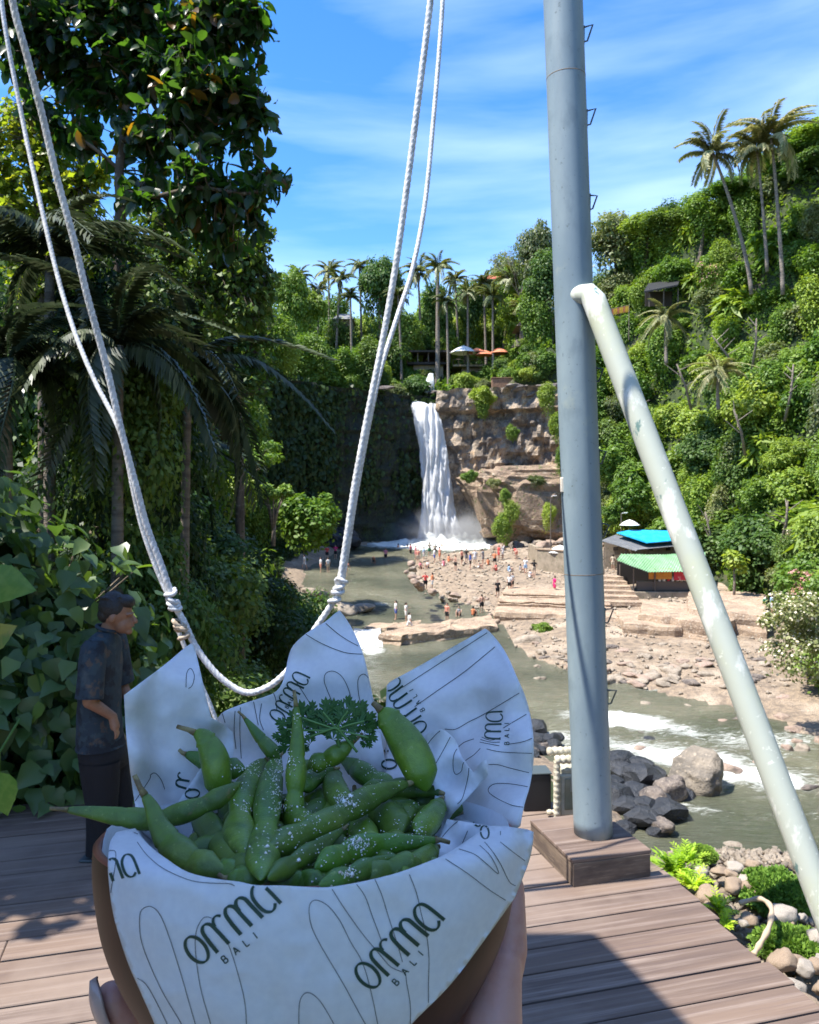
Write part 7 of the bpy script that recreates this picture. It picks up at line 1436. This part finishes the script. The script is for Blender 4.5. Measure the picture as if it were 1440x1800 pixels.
def hut1():
    D = 73.0; o = P(1112, 1066, D); e = empty('food_stall', o); label(e, 'open stall with light green sheet roof and orange panel left of the brace', 'stall'); Q = lambda px, py, d=0: P(px, py, D + d) - o
    # low masonry wall in front
    b = MB(); h = zrel(1040, D) - zrel(1066, D); w = Q(1225, 1066).x
    b.box((w / 2 + .0, 0, h / 2 - .6), (w, .3, h + 1.2), bev=.03); b.box((-.14, 2.3, h / 2 - .6), (.28, 4.3, h + 1.2), bev=.03); b.build('low_wall', M_wallc, e)
    b = MB(); b.box((w / 2, 2.6, h + .0), (w, 4.6, .1)); b.build('floor', M_dark, e)
    b = MB(); b.box((w / 2, 5.1, h + 1.1), (w + .2, .15, 2.4)); b.build('back_wall', M_dark, e)
    rt = zrel(1002, D) - o.z
    for x, y in ((.1, .05), (w * .35, .05), (w - .1, .05), (.1, 4.8), (w - .1, 4.8)): b = MB(); b.tube([(x, y, h), (x, y, rt + .1)], .06, 7); b.build('post', M_post, e)
    b = MB(); b.box((w * .44, .18, rt - .38), (w * .36, .07, .95)); b.build('orange_panel', M_orange, e); b = MB(); b.box((w * .76, .14, rt - .45), (w * .22, .05, 1.0)); b.build('banner', M_redb, e)
    b = MB(); b.box((w * .5, .7, h + .45), (w * .8, .5, .9), bev=.02); b.build('counter', M_post, e)
    a = Q(1084, 984, -.3); c = Q(1240, 1004, -.3); r0 = Q(1140, 1005, -.6); tl = Q(1092, 974, 3.2); tr = Q(1240, 970, 4.8); mid = Q(1165, 975, 3.8)
    corr(a, r0, mid, tl, 14).build('roof', M_green, e); corr(r0, c, tr, mid + Vector((.01, 0, .01)), 20).build('roof', M_green, e)
    for k in range(7): x = w * (.45 + .07 * k); b = MB(); b.lathe([(.002, 0), (.13, .0), (.14, .18), (.06, .32), (.03, .42), (.002, .43)], (x, .6, h + .9), 8); b.build('bottle', random.choice([M_white, M_redb, M_white]), e)
hut1()
def hut2():
    D = 82.0; o = P(1070, 1000, D); o.z = surf(o.x, o.y) - .2; e = empty('beach_hut', o); label(e, 'low hut under a bright blue tarpaulin and grey sheet roof behind the stall', 'hut'); Q = lambda px, py, d=0: P(px, py, D + d) - o
    b = MB(); x0 = Q(1075, 960).x; x1 = Q(1215, 960).x; zt = Q(1100, 958).z; b.box(((x0 + x1) / 2, 2.8, zt / 2), (x1 - x0, .2, zt + .4)); b.box((x1, 1.4, zt / 2), (.2, 2.6, zt + .3)); b.build('wall', M_wallc, e)
    for k in range(4): b = MB(); b.box((x0 + (k + .6) * (x1 - x0) / 4.4, 2.66, zt - .55), (.5, .06, .38), bev=.01); b.build('window', M_dark, e)
    for px in (1062, 1100, 1140, 1185): q = Q(px, 962, -.4); b = MB(); b.tube([(q.x, q.y, -.3), (q.x, q.y, q.z)], .06, 7); b.build('post', M_post, e)
    b = MB(); a = [Q(1084, 936, 1.5), Q(1138, 954, -1.2), Q(1205, 948, -.8), Q(1192, 933, 3.4), Q(1110, 931, 3.6)]; sheet(a, .08).build('blue_tarpaulin', M_blue, e)
    corr(Q(1056, 950, .5), Q(1118, 968, -1.6), Q(1150, 955, .2) , Q(1082, 940, 3.0), 14, .03).build('roof', M_greyr, e)
    b = MB(); sheet([Q(1120, 966, -1.5), Q(1215, 957, -.8), Q(1215, 950, .6), Q(1140, 956, .4)], .05).build('awning', M_greyr, e)
hut2()
def parasol(px, top, D, r, m, lab, pole_h=2.6, name='parasol', base=None):
    t = P(px, top, D); o = Vector((t.x, t.y, t.z - pole_h)); e = empty(name, o); label(e, lab, 'parasol'); b = MB(); b.tube([(0, 0, 0), (0, 0, pole_h)], .035, 6); b.build('pole', M_post, e); b = MB(); V_ = [(0, 0, pole_h)]; n = 16
    for k in range(n): a = 2 * math.pi * k / n; V_.append((r * .55 * math.cos(a), r * .55 * math.sin(a), pole_h - .22 * r))
    for k in range(n): a = 2 * math.pi * k / n; q = 1 if k % 2 == 0 else .95; V_.append((r * q * math.cos(a), r * q * math.sin(a), pole_h - .55 * r))
    F_ = [(0, 1 + k, 1 + (k + 1) % n) for k in range(n)] + [(1 + k, 1 + n + k, 1 + n + (k + 1) % n, 1 + (k + 1) % n) for k in range(n)]; b.add(V_, F_); c = b.build('canopy', m, e); md = c.modifiers.new('t', 'SOLIDIFY'); md.thickness = .03
parasol(1107, 913, 86, 1.1, M_white, 'white parasol above the blue tarpaulin roof', 3.0)
parasol(985, 958, 85, 1.4, M_white, 'white parasol directly left of the pole at the beach', 2.2)
# terrace restaurant above the fall
def rest():
    D = 131.0; o = P(735, 640, D); o.z = gz(o.x, D) - 1; e = empty('cliff_pavilion', o); label(e, 'dark flat roofed pavilion with thin posts above the waterfall', 'pavilion'); Q = lambda px, py, d=0: P(px, py, D + d) - o
    b = MB(); a, c = Q(716, 640), Q(790, 640); b.box(((a.x + c.x) / 2, 2, a.z), (c.x - a.x, 6, .35)); b.build('floor', M_dark, e); b = MB(); z = Q(720, 620).z; b.box(((a.x + c.x) / 2, 2, z), (c.x - a.x + .8, 7, .3)); b.build('roof', M_dark, e)
    for k in range(5): x = a.x + (c.x - a.x) * k / 4; b = MB(); b.box((x, -.8, (a.z + z) / 2), (.16, .16, z - a.z)); b.build('post', mat('red brown post', (.25, .09, .05), .8) if k == 0 else M_post, e)
    b = MB(); b.box(((a.x + c.x) / 2, 4.6, (a.z + z) / 2), (c.x - a.x, .2, z - a.z)); b.build('back_wall', M_dark, e); b = MB(); b.box(((a.x + c.x) / 2, 2, a.z / 2), (c.x - a.x - 2, 4, a.z)); b.build('base', M_wallc, e)
    o2 = P(800, 640, D); o2.z = gz(o2.x, D) - 1; e = empty('restaurant_terrace', o2); label(e, 'long raised terrace carrying the orange parasols above the cliff', 'terrace'); Q = lambda px, py, d=0: P(px, py, D + d) - o2
    a, c = Q(796, 644), Q(935, 640); b = MB(); b.box(((a.x + c.x) / 2, 3, a.z), (c.x - a.x, 8, .3)); b.build('floor', M_wallc, e); b = MB()
    b.tube([(a.x, -.9, a.z + 1.0), (c.x, -.9, a.z + 1.0)], .05, 6)
    for k in range(15): x = a.x + (c.x - a.x) * k / 14; b.tube([(x, -.9, a.z), (x, -.9, a.z + 1)], .04, 5)
    b.build('railing', M_post, e); b = MB(); b.box(((a.x + c.x) / 2, 3, a.z / 2), (c.x - a.x - 3, 5, a.z)); b.build('base', M_wallc, e)
rest()
parasol(839, 611, 128, 1.5, M_orp, 'leftmost of the three orange parasols on the cliff terrace'); parasol(852, 615, 127, 1.5, M_orp, 'middle one of the three orange parasols on the cliff terrace'); parasol(878, 611, 127, 1.7, M_orp, 'largest and rightmost of the three orange parasols on the cliff terrace')
parasol(815, 607, 128, 2.2, M_white, 'wide white parasol left of the orange ones on the cliff terrace'); parasol(965, 637, 118, 1.6, M_yel, 'yellow parasol on the cliff top just left of the pole'); parasol(968, 645, 116, 1.2, M_orp, 'small orange parasol under the yellow one')
def thatch():
    D = 126.0; o = P(940, 600, D); o.z = gz(o.x, D); e = empty('thatched_pavilion', o); label(e, 'pavilion with a broad thatched roof left of the pole', 'pavilion'); Q = lambda px, py, d=0: P(px, py, D + d) - o
    cx_ = Q(945, 575).x; zt = Q(945, 543).z; zb = Q(945, 578).z; w = 3.6; b = MB(); V_ = [(cx_ - w, -2.4, zb), (cx_ + w, -2.4, zb), (cx_ + w, 4, zb), (cx_ - w, 4, zb), (cx_ - .8, .8, zt), (cx_ + .8, .8, zt)]; b.add(V_, [(0, 1, 5, 4), (1, 2, 5), (2, 3, 4, 5), (3, 0, 4), (3, 2, 1, 0)]); b.build('roof', M_thatch, e)
    for sx in (-.8, .8):
        for yy in (-1.8, 3.2): b = MB(); b.box((cx_ + sx * w, yy, zb / 2), (.25, .25, zb)); b.build('post', M_post, e)
    b = MB(); b.box((cx_, 3.2, zb / 2), (w * 1.5, .2, zb)); b.build('back_wall', M_dark, e); b = MB(); b.box((cx_, .5, .5), (w * 2, 6, 1.0)); b.build('base', M_wallc, e)
thatch()
def roof_hut():
    o = P(1160, 515, 102.5); e = empty('hillside_shelter', o); label(e, 'dark flat roofed shelter half hidden on the right hillside', 'shelter'); Q = lambda px, py, d=0: P(px, py, 102.5 + d) - o; mb = mat('black roof', (.02, .02, .022), .6)
    sheet([Q(1132, 512, -1.5), Q(1192, 500, -1.5), Q(1196, 490, 2.5), Q(1140, 498, 2.5)], .18).build('roof', mb, e); b = MB(); a = Q(1140, 515); c = Q(1188, 515); b.box(((a.x + c.x) / 2, 1.4, -.4), (c.x - a.x, .15, 1.9)); b.build('wall', M_dark, e)
    for px in (1138, 1163, 1188): q = Q(px, 512); b = MB(); b.box((q.x, -.9, -.8), (.12, .12, 2.3)); b.build('post', M_post, e)
def house(px, roofpy, D, w, rh, m, lab, wallh=5):
    o = P(px, roofpy, D); z0 = gz(o.x, D); H_ = min(o.z - rh - z0, 2.3); z0 = o.z - rh - H_; e = empty('house', (o.x, D, z0)); label(e, lab, 'house'); b = MB(); b.box((0, 0, H_ / 2), (w * .86, 4.4, H_)); b.build('wall', M_wallc, e)
    b = MB(); b.add([(-w / 2, -2.8, H_), (w / 2, -2.8, H_), (w / 2, 2.8, H_), (-w / 2, 2.8, H_), (-w * .25, 0, H_ + rh), (w * .25, 0, H_ + rh)], [(0, 1, 5, 4), (1, 2, 5), (2, 3, 4, 5), (3, 0, 4), (3, 2, 1, 0)]); b.build('roof', m, e)
    for k in (-1, 1): b = MB(); b.box((k * w * .22, -2.22, H_ - 1.6), (w * .16, .06, 1.2)); b.build('window', M_dark, e)
house(868, 484, 142, 5.4, 1.3, M_redr, 'house with a red roof on the far skyline'); house(605, 552, 134, 3.6, 1.4, M_greyr, 'small grey roofed house among the trees left of the ropes'); roof_hut()
def bunting():
    o = P(1075, 553, 96); e = empty('bunting', o); label(e, 'row of orange and yellow cloth flags right of the brace elbow', 'flags'); a, c = Vector((0, 0, .7)), P(1106, 541, 96) - o + Vector((0, 0, .3)); b = MB(); b.tube([a, c], .03, 5)
    for p in (a, c): b.tube([(p.x, p.y, -3), (p.x, p.y, p.z)], .05, 6)
    b.build('line', M_post, e)
    for k in range(9): p = a.lerp(c, (k + .5) / 9); b = MB(); b.add([(p.x - .11, p.y, p.z), (p.x + .11, p.y, p.z), (p.x + .1, p.y + .04, p.z - .75), (p.x - .1, p.y - .04, p.z - .8)], [(0, 1, 2, 3)]); f = b.build('flag', M_yel if k % 3 else M_orp, e); f.modifiers.new('t', 'SOLIDIFY').thickness = .02
bunting()
def lamp(px, top, base, D, lab):
    o = P(px, base, D); e = empty('lamp_post', o); label(e, lab, 'lamp post'); h = P(px, top, D).z - o.z; b = MB(); b.tube([(0, 0, -1), (0, 0, h)], [.06, .045], 7); b.build('post', M_post, e); b = MB(); b.tube([(0, 0, h - .05), (.4, 0, h + .05)], .03, 6); b.box((.5, 0, h + .04), (.35, .14, .08), bev=.02); b.build('lamp_head', M_white, e)
lamp(968, 872, 980, 88, 'thin lamp post in front of the tan rock shelf left of the pole'); lamp(1092, 902, 950, 86, 'short lamp post left of the white parasol above the blue tarpaulin')
def retaining():
    D = 86; o = P(946, 1012, D); o.z = surf(o.x, o.y) - .5; e = empty('retaining_wall', o); label(e, 'stained concrete retaining wall behind the bathers left of the pole', 'wall'); h = P(946, 966, D).z - o.z; b = MB(); a = Vector((0, 6, 0)); c = P(1000, 1018, D - 3) - o; d = (c - Vector((0, 0, c.z))); L = d.length; M_ = Matrix.Rotation(math.atan2(d.y, d.x), 3, 'Z'); b.box(M_ @ Vector((L / 2, 0, h / 2)), (L, .4, h), M_, .04); b.box((0.1, 3.3, h / 2 + .1), (.4, 6.4, h + .3), None, .04); b.build('face', M_wallc, e); b = MB(); b.box(M_ @ Vector((L / 2, 0, h + .07)), (L + .3, .6, .14), M_, .02); b.build('coping', M_ledge, e)
retaining()
b = MB(); q = P(882, 672, 118.5); b.box((0, 0, -.3), (3.0, 1.5, 1.6), bev=.05); b.box((0, 0, .56), (3.2, 1.7, .12), bev=.02); o_ = b.build('brick_block', mat('brown brick block', (.26, .15, .09), .9, noise=[(4, (.18, .10, .06), .45, .6)])); o_.location = q; label(o_, 'brown masonry block on the rim of the right cliff', 'wall')
# trunk of the thin palm sapling right of the brace
def sapling():
    o = hit(1290, 1062); e = empty('sapling', o); label(e, 'thin stemmed sapling right of the diagonal brace', 'tree'); h = P(1290, 985, o.y).z - o.z; b = MB(); b.tube([(0, 0, -.3), (.05, 0, h * .5), (0, 0, h)], [.14, .11, .08], 7); b.build('trunk', M_bark_pale, e, True); rg = np.random.default_rng(4); C, Dr, N = crown_pts(420, [(0, 0, h, .8, .8), (.4, 0, h - .5, .6, .8), (-.3, 0, h + .4, .5, 1)], .5, .4, rg); link('crown', np_mesh('crown', *leaves(C, Dr, N, .45 * rg.uniform(.6, 1.3, len(C)), T_DIAMOND)), LM['bright'], e)
sapling()

for px, py, s, mk, w in ((915, 665, .8, 'mid', 'lowest left'), (935, 662, .8, 'bright', 'lowest middle'), (952, 668, .8, 'dark', 'lowest right'), (925, 648, .9, 'mid', 'upper left'), (945, 645, .9, 'olive', 'upper middle'), (965, 650, .9, 'mid', 'upper right'), (905, 655, .7, 'bright', 'leftmost'), (935, 632, 1.0, 'dark', 'topmost')):
    p = hit(px, py, 111, 150); bush('b', random.randrange(5), (p.x, p.y, p.z - .6), s, mk, w + ' of the low bushes on the slope above the right cliff')
for k, (px, py, D, s, kd, mk) in enumerate(((1062, 640, 106, 1.2, 'b', 'mid'), (1085, 665, 104, 1.2, 'b', 'bright'), (1060, 700, 104, 1.1, 'v', 'mid'), (1090, 720, 102, 1.1, 'b', 'olive'), (1115, 690, 103, 1.2, 'v', 'mid'), (1065, 760, 101, 1.1, 'b', 'dark'), (1100, 775, 100, 1.2, 'v', 'mid'), (1070, 820, 98, 1.2, 'b', 'bright'), (1105, 840, 97, 1.2, 'b', 'mid'), (1045, 730, 105, 1.1, 'b', 'mid'), (1050, 790, 102, 1.1, 'b', 'mid'), (1130, 640, 105, 1.2, 'b', 'mid'))):
    p = P(px, py, D); bush(kd, k, (p.x, p.y, p.z - (1.4 if kd == 'b' else 4.0) * s), s, mk, TN[mk] + ' foliage just right of the pole at the height of ' + ('the cliff rim' if py < 670 else 'the cliff face' if py < 770 else 'the rock shelf') + (', touching the pole' if px < 1075 else ', beside the brace'), 'foliage right of the pole')
# ---- people: a few poses, each a continuous body with clothes and hair as children
SK = [mat('light skin', (.50, .30, .22), .6), mat('tanned skin', (.40, .21, .13), .6), mat('dark skin', (.22, .12, .08), .6)]
CL = {k: mat(k + ' cloth', c, .85) for k, c in dict(white=(.72, .72, .72), red=(.62, .08, .07), pink=(.70, .22, .26), magenta=(.75, .02, .18), orange=(.65, .22, .10), blue=(.06, .12, .45), sky=(.30, .45, .65), black=(.015, .015, .018), grey=(.25, .26, .28), green=(.05, .22, .12), coral=(.70, .30, .22), beige=(.50, .42, .32)).items()}
M_hairb = mat('black brown hair', (.015, .011, .009), .6)
def fig(pose):
    """returns dict of part -> list of capsules, height 1.66, facing -y"""
    b = []; t = []; s = []; h = []
    if pose in ('stand', 'arms_up', 'wade', 'walk', 'hip'):
        st = .10 if pose != 'walk' else .24; fy_ = .0 if pose != 'walk' else .2
        b += [ell((0, 0, 1.54), (.078, .095, .118)), cap((0, 0, 1.36), .05, (0, 0, 1.46), .05), cap((0, 0, 1.30), .13, (0, 0, .98), .115), cap((-.13, 0, 1.33), .05, (.13, 0, 1.33), .05), cap((-.09, 0, .92), .10, (-.11, -fy_, .50), .06), cap((.09, 0, .92), .10, (.11, fy_, .50), .06), cap((-.11, -fy_, .50), .058, (-.11, -fy_ * 1.1, .08), .035), cap((.11, fy_, .50), .058, (.11, fy_ * 1.6, .10), .035), cap((-.11, -fy_ * 1.1 + .03, .035), .035, (-.11, -fy_ * 1.1 - .15, .03), .026), cap((.11, fy_ * 1.6 + .03, .04), .035, (.11, fy_ * 1.6 - .14, .03), .026), cap((0, -.09, 1.52), .012, (0, -.11, 1.51), .012)]
        if pose == 'arms_up': A = [((-.19, 0, 1.34), (-.28, -.08, 1.58), (-.2, -.12, 1.82)), ((.19, 0, 1.34), (.28, -.08, 1.58), (.2, -.12, 1.82))]
        elif pose == 'hip': A = [((-.19, 0, 1.34), (-.34, .04, 1.1), (-.18, -.05, .98)), ((.19, 0, 1.34), (.25, -.1, 1.12), (.1, -.3, 1.2))]
        else: A = [((-.19, 0, 1.34), (-.26, .02, 1.08), (-.26, -.08, .84)), ((.19, 0, 1.34), (.26, .02, 1.08), (.27, -.06, .84))]
        for a, e_, w in A: b += [cap(a, .048, e_, .038), cap(e_, .037, w, .026), cap(w, .03, Vector(w) + (Vector(w) - Vector(e_)) * .3, .022)]; t.append(cap(a, .062, Vector(a).lerp(Vector(e_), .6), .058))
        t += [cap((0, 0, 1.28), .148, (0, 0, .95), .138), cap((-.13, 0, 1.33), .065, (.13, 0, 1.33), .065)]; s += [cap((0, 0, .95), .135, (0, 0, .88), .14), cap((-.09, 0, .88), .115, (-.105, -fy_ * .7, .60), .088), cap((.09, 0, .88), .115, (.105, fy_ * .7, .60), .088)]; h += [ell((0, .02, 1.575), (.088, .102, .10)), ell((0, .07, 1.50), (.07, .05, .09))]
    elif pose == 'bent':
        b += [ell((0, -.52, 1.02), (.078, .10, .11)), cap((0, -.38, 1.08), .05, (0, -.45, 1.05), .05), cap((0, -.32, 1.10), .13, (0, -.02, .92), .12), cap((-.13, -.32, 1.10), .05, (.13, -.32, 1.10), .05), cap((-.09, 0, .88), .10, (-.11, -.05, .48), .06), cap((.09, 0, .88), .10, (.11, -.05, .48), .06), cap((-.11, -.05, .48), .058, (-.11, .02, .05), .036), cap((.11, -.05, .48), .058, (.11, .02, .05), .036), cap((-.11, .02, .03), .034, (-.11, -.15, .03), .026), cap((.11, .02, .03), .034, (.11, -.15, .03), .026)]
        for sx in (-1, 1): b += [cap((sx * .18, -.32, 1.08), .046, (sx * .22, -.42, .82), .037), cap((sx * .22, -.42, .82), .036, (sx * .18, -.52, .58), .026), cap((sx * .18, -.52, .58), .028, (sx * .17, -.54, .50), .02)]
        t += [cap((0, -.32, 1.10), .148, (0, -.06, .96), .14)]; s += [cap((0, -.02, .92), .135, (0, .0, .86), .138), cap((-.09, 0, .86), .115, (-.10, -.04, .6), .085), cap((.09, 0, .86), .115, (.10, -.04, .6), .085)]; h += [ell((0, -.52, 1.055), (.088, .108, .092))]
    else:                                                  # sitting on the ground
        b += [ell((0, -.02, .76), (.078, .095, .118)), cap((0, 0, .60), .05, (0, -.01, .68), .05), cap((0, 0, .52), .13, (0, .03, .16), .12), cap((-.13, 0, .55), .05, (.13, 0, .55), .05)]
        for sx in (-1, 1): b += [cap((sx * .09, 0, .13), .10, (sx * .14, -.36, .42), .062), cap((sx * .14, -.36, .42), .06, (sx * .13, -.46, .06), .036), cap((sx * .13, -.44, .035), .034, (sx * .13, -.60, .03), .026), cap((sx * .19, 0, .55), .046, (sx * .24, -.14, .36), .037), cap((sx * .24, -.14, .36), .036, (sx * .14, -.34, .44), .026), cap((sx * .14, -.34, .44), .028, (sx * .10, -.40, .45), .02)]; s.append(cap((sx * .09, 0, .14), .112, (sx * .12, -.22, .33), .085))
        t += [cap((0, 0, .52), .148, (0, .03, .20), .138), cap((-.13, 0, .55), .065, (.13, 0, .55), .065)]; h += [ell((0, 0, .795), (.088, .102, .10)), ell((0, .05, .72), (.07, .05, .09))]
    return dict(body=b, top=t, shorts=s, hair=h)
FIG = {}
for ps in ('stand', 'arms_up', 'walk', 'hip', 'bent', 'sit'):
    FIG[ps] = {}
    for nm, prt in fig(ps).items():
        o = remesh(nm, prt, .022, None, None, 2); me = o.data; bpy.data.objects.remove(o); FIG[ps][nm] = me
_fm = {}
def figmesh(ps, nm, m):
    k = (ps, nm, m.name)
    if k not in _fm: q = FIG[ps][nm].copy(); q.materials.clear(); q.materials.append(m); _fm[k] = q
    return _fm[k]
def person(px, py, ps, top, bottom, lab, rz=None, sink=0.0, skin=0, group=None, D=None, s=1.0, z=None):
    p = hit(px, py) if D is None else P(px, py, D)
    e = empty('person', (p.x, p.y, (p.z if z is None else z) - sink), random.uniform(0, 6.28) if rz is None else rz); e.scale = (s, s, s); label(e, lab, 'person', group)
    link('body', figmesh(ps, 'body', SK[skin]), None, e)
    if top: link('shirt', figmesh(ps, 'top', CL[top]), None, e)
    if bottom: link('shorts', figmesh(ps, 'shorts', CL[bottom]), None, e)
    link('hair', figmesh(ps, 'hair', M_hairb), None, e)
for a in ((575, 984, 'stand', 'red', 'black', 'person in a red top on the dark shore left of the thick rope'), (590, 982, 'hip', 'magenta', 'black', 'person in a crimson top touching the thick rope in view'), (564, 1006, 'stand', 'white', 'coral', 'person in white and coral at the left shore'), (577, 1006, 'stand', 'white', 'beige', 'person in white beside the one in coral shorts'), (535, 1001, 'walk', 'white', 'white', 'lone person in white in the shade of the left bank'), (608, 1010, 'bent', 'coral', 'orange', 'person in coral bending right of the thick rope'),
          (731, 983, 'stand', 'pink', 'pink', 'person in pink at the left end of the crowd'), (745, 986, 'stand', 'sky', 'white', 'person in pale blue in the crowd'), (755, 977, 'hip', 'beige', 'green', 'person in beige at the back of the crowd'), (764, 989, 'stand', 'white', 'blue', 'person in white in the middle of the left crowd'), (773, 986, 'stand', 'coral', 'orange', 'person in coral standing right of the left crowd'), (739, 1000, 'sit', 'pink', 'black', 'person in pink sitting at the front of the crowd'),
          (752, 999, 'sit', 'white', 'grey', 'person in white sitting at the front of the crowd'), (789, 988, 'sit', 'orange', 'orange', 'person in orange sitting alone between two groups'), (801, 1003, 'hip', None, 'black', 'bare chested person in black shorts on the gravel bar'), (827, 1000, 'arms_up', 'blue', 'black', 'person in blue with arms raised'), (835, 992, 'stand', 'white', 'white', 'person in white beside the one in blue'), (842, 999, 'sit', 'beige', 'white', 'person in beige sitting next to the one in blue'),
          (849, 991, 'stand', 'grey', 'grey', 'person in grey right of the sitting one'), (870, 996, 'hip', 'orange', 'black', 'person in orange top and black shorts on the gravel bar'), (884, 983, 'arms_up', 'white', 'white', 'person in white with arms raised near the rocks'), (877, 984, 'stand', 'red', 'red', 'person in red behind the one in orange'), (908, 983, 'bent', 'red', 'coral', 'person in red bending over the rocks'), (895, 1006, 'sit', 'sky', 'white', 'person in pale blue sitting on the beach'),
          (924, 1008, 'stand', 'white', 'sky', 'person in white and pale blue near the retaining wall'), (932, 1016, 'sit', 'white', 'white', 'person in white sitting below the retaining wall'), (939, 1012, 'hip', 'black', 'beige', 'person in black top near the retaining wall'), (915, 1006, 'sit', 'grey', 'beige', 'person in grey sitting left of the retaining wall'), (875, 1050, 'stand', 'black', 'black', 'person all in black standing on the beach'), (896, 1040, 'stand', 'white', 'black', 'person in a white top and black shorts on the beach'),
          (901, 1037, 'hip', 'grey', 'black', 'person in grey right behind the white topped one'), (902, 1058, 'sit', 'black', 'grey', 'person in black sitting on the terrace edge'), (847, 1077, 'stand', None, 'black', 'bare backed bather in black shorts at the end of the ledge'), (786, 1094, 'stand', 'coral', 'black', 'person in a coral top and black trousers on the slanting ledge'), (807, 1083, 'sit', 'grey', 'black', 'person in grey sitting on the slanting ledge'), (832, 1083, 'sit', 'orange', 'black', 'crouching person in brown orange on the ledge'),
          (975, 1043, 'stand', 'magenta', 'magenta', 'person in bright pink left of the pole on the beach'), (1086, 1036, 'sit', 'red', 'red', 'person in red sitting on the steps left of the stall'), (1098, 1034, 'sit', 'black', 'black', 'person in black sitting on the steps left of the stall'), (1092, 1000, 'sit', 'pink', 'beige', 'person in pink by the hut right of the pole'), (1078, 1002, 'stand', 'beige', 'beige', 'person in beige by the hut right of the pole'), (1345, 1082, 'stand', 'green', 'white', 'person in green at the far right of the walkway'), (1357, 1080, 'stand', 'sky', 'white', 'person in pale blue at the far right of the walkway'),
          (1164, 1052, 'stand', 'white', 'grey', 'vendor in white inside the green roofed stall'), (1190, 1052, 'stand', 'grey', 'black', 'vendor in grey inside the green roofed stall'), (735, 990, 'stand', 'coral', 'beige', 'person in coral shoulder to shoulder at the crowd end'), (748, 993, 'hip', 'red', 'black', 'person in red inside the left crowd'), (760, 994, 'stand', 'orange', 'white', 'person in orange inside the left crowd'), (812, 992, 'stand', 'coral', 'black', 'person in coral left of the one in blue'), (820, 990, 'hip', 'black', 'grey', 'person in black left of the one in blue'), (858, 994, 'sit', 'orange', 'beige', 'person in orange sitting before the rocks'), (780, 996, 'sit', 'pink', 'white', 'person in pink sitting in the middle of the bar'), (872, 1004, 'sit', 'red', 'red', 'person in red sitting on the gravel bar'), (984, 700, 'stand', 'white', 'white', 'x')):
    if a[5] == 'x': continue
    person(*a, D=(74.8 if 'inside' in a[5] else None), z=(zrel(1042, 73) if 'inside' in a[5] else None))
for px, py, top, ps, lab, sk in ((696, 1089, 'white', 'stand', 'person in a white shirt and blue shorts on the small ledge', 0), (714, 1093, 'white', 'hip', 'person in white reaching to a friend on the small ledge', 0)): person(px, py, ps, top, 'blue' if px < 700 else 'white', lab, skin=sk, rz=-1.4 if px < 700 else 1.5)
person(720, 1112, 'walk', 'white', 'white', 'woman all in white stepping along the slanting ledge')
for px, py, ps, top, lab in ((658, 990, 'bent', 'orange', 'wader in orange bending over in the shallow pool'), (678, 981, 'stand', 'pink', 'wader in pink standing in the pool'), (716, 964, 'stand', None, 'swimmer at the left of the plunge pool'), (777, 962, 'stand', None, 'swimmer in the middle of the plunge pool'), (809, 960, 'stand', None, 'swimmer at the right of the plunge pool'), (722, 973, 'stand', 'pink', 'wader in pink beside the crowd'), (765, 972, 'stand', 'beige', 'wader in beige behind the crowd'), (700, 962, 'stand', None, 'swimmer close to the rope side of the pool')):
    person(px, py, ps, top, 'black', lab, sink=.45 if top else 1.15, skin=1)
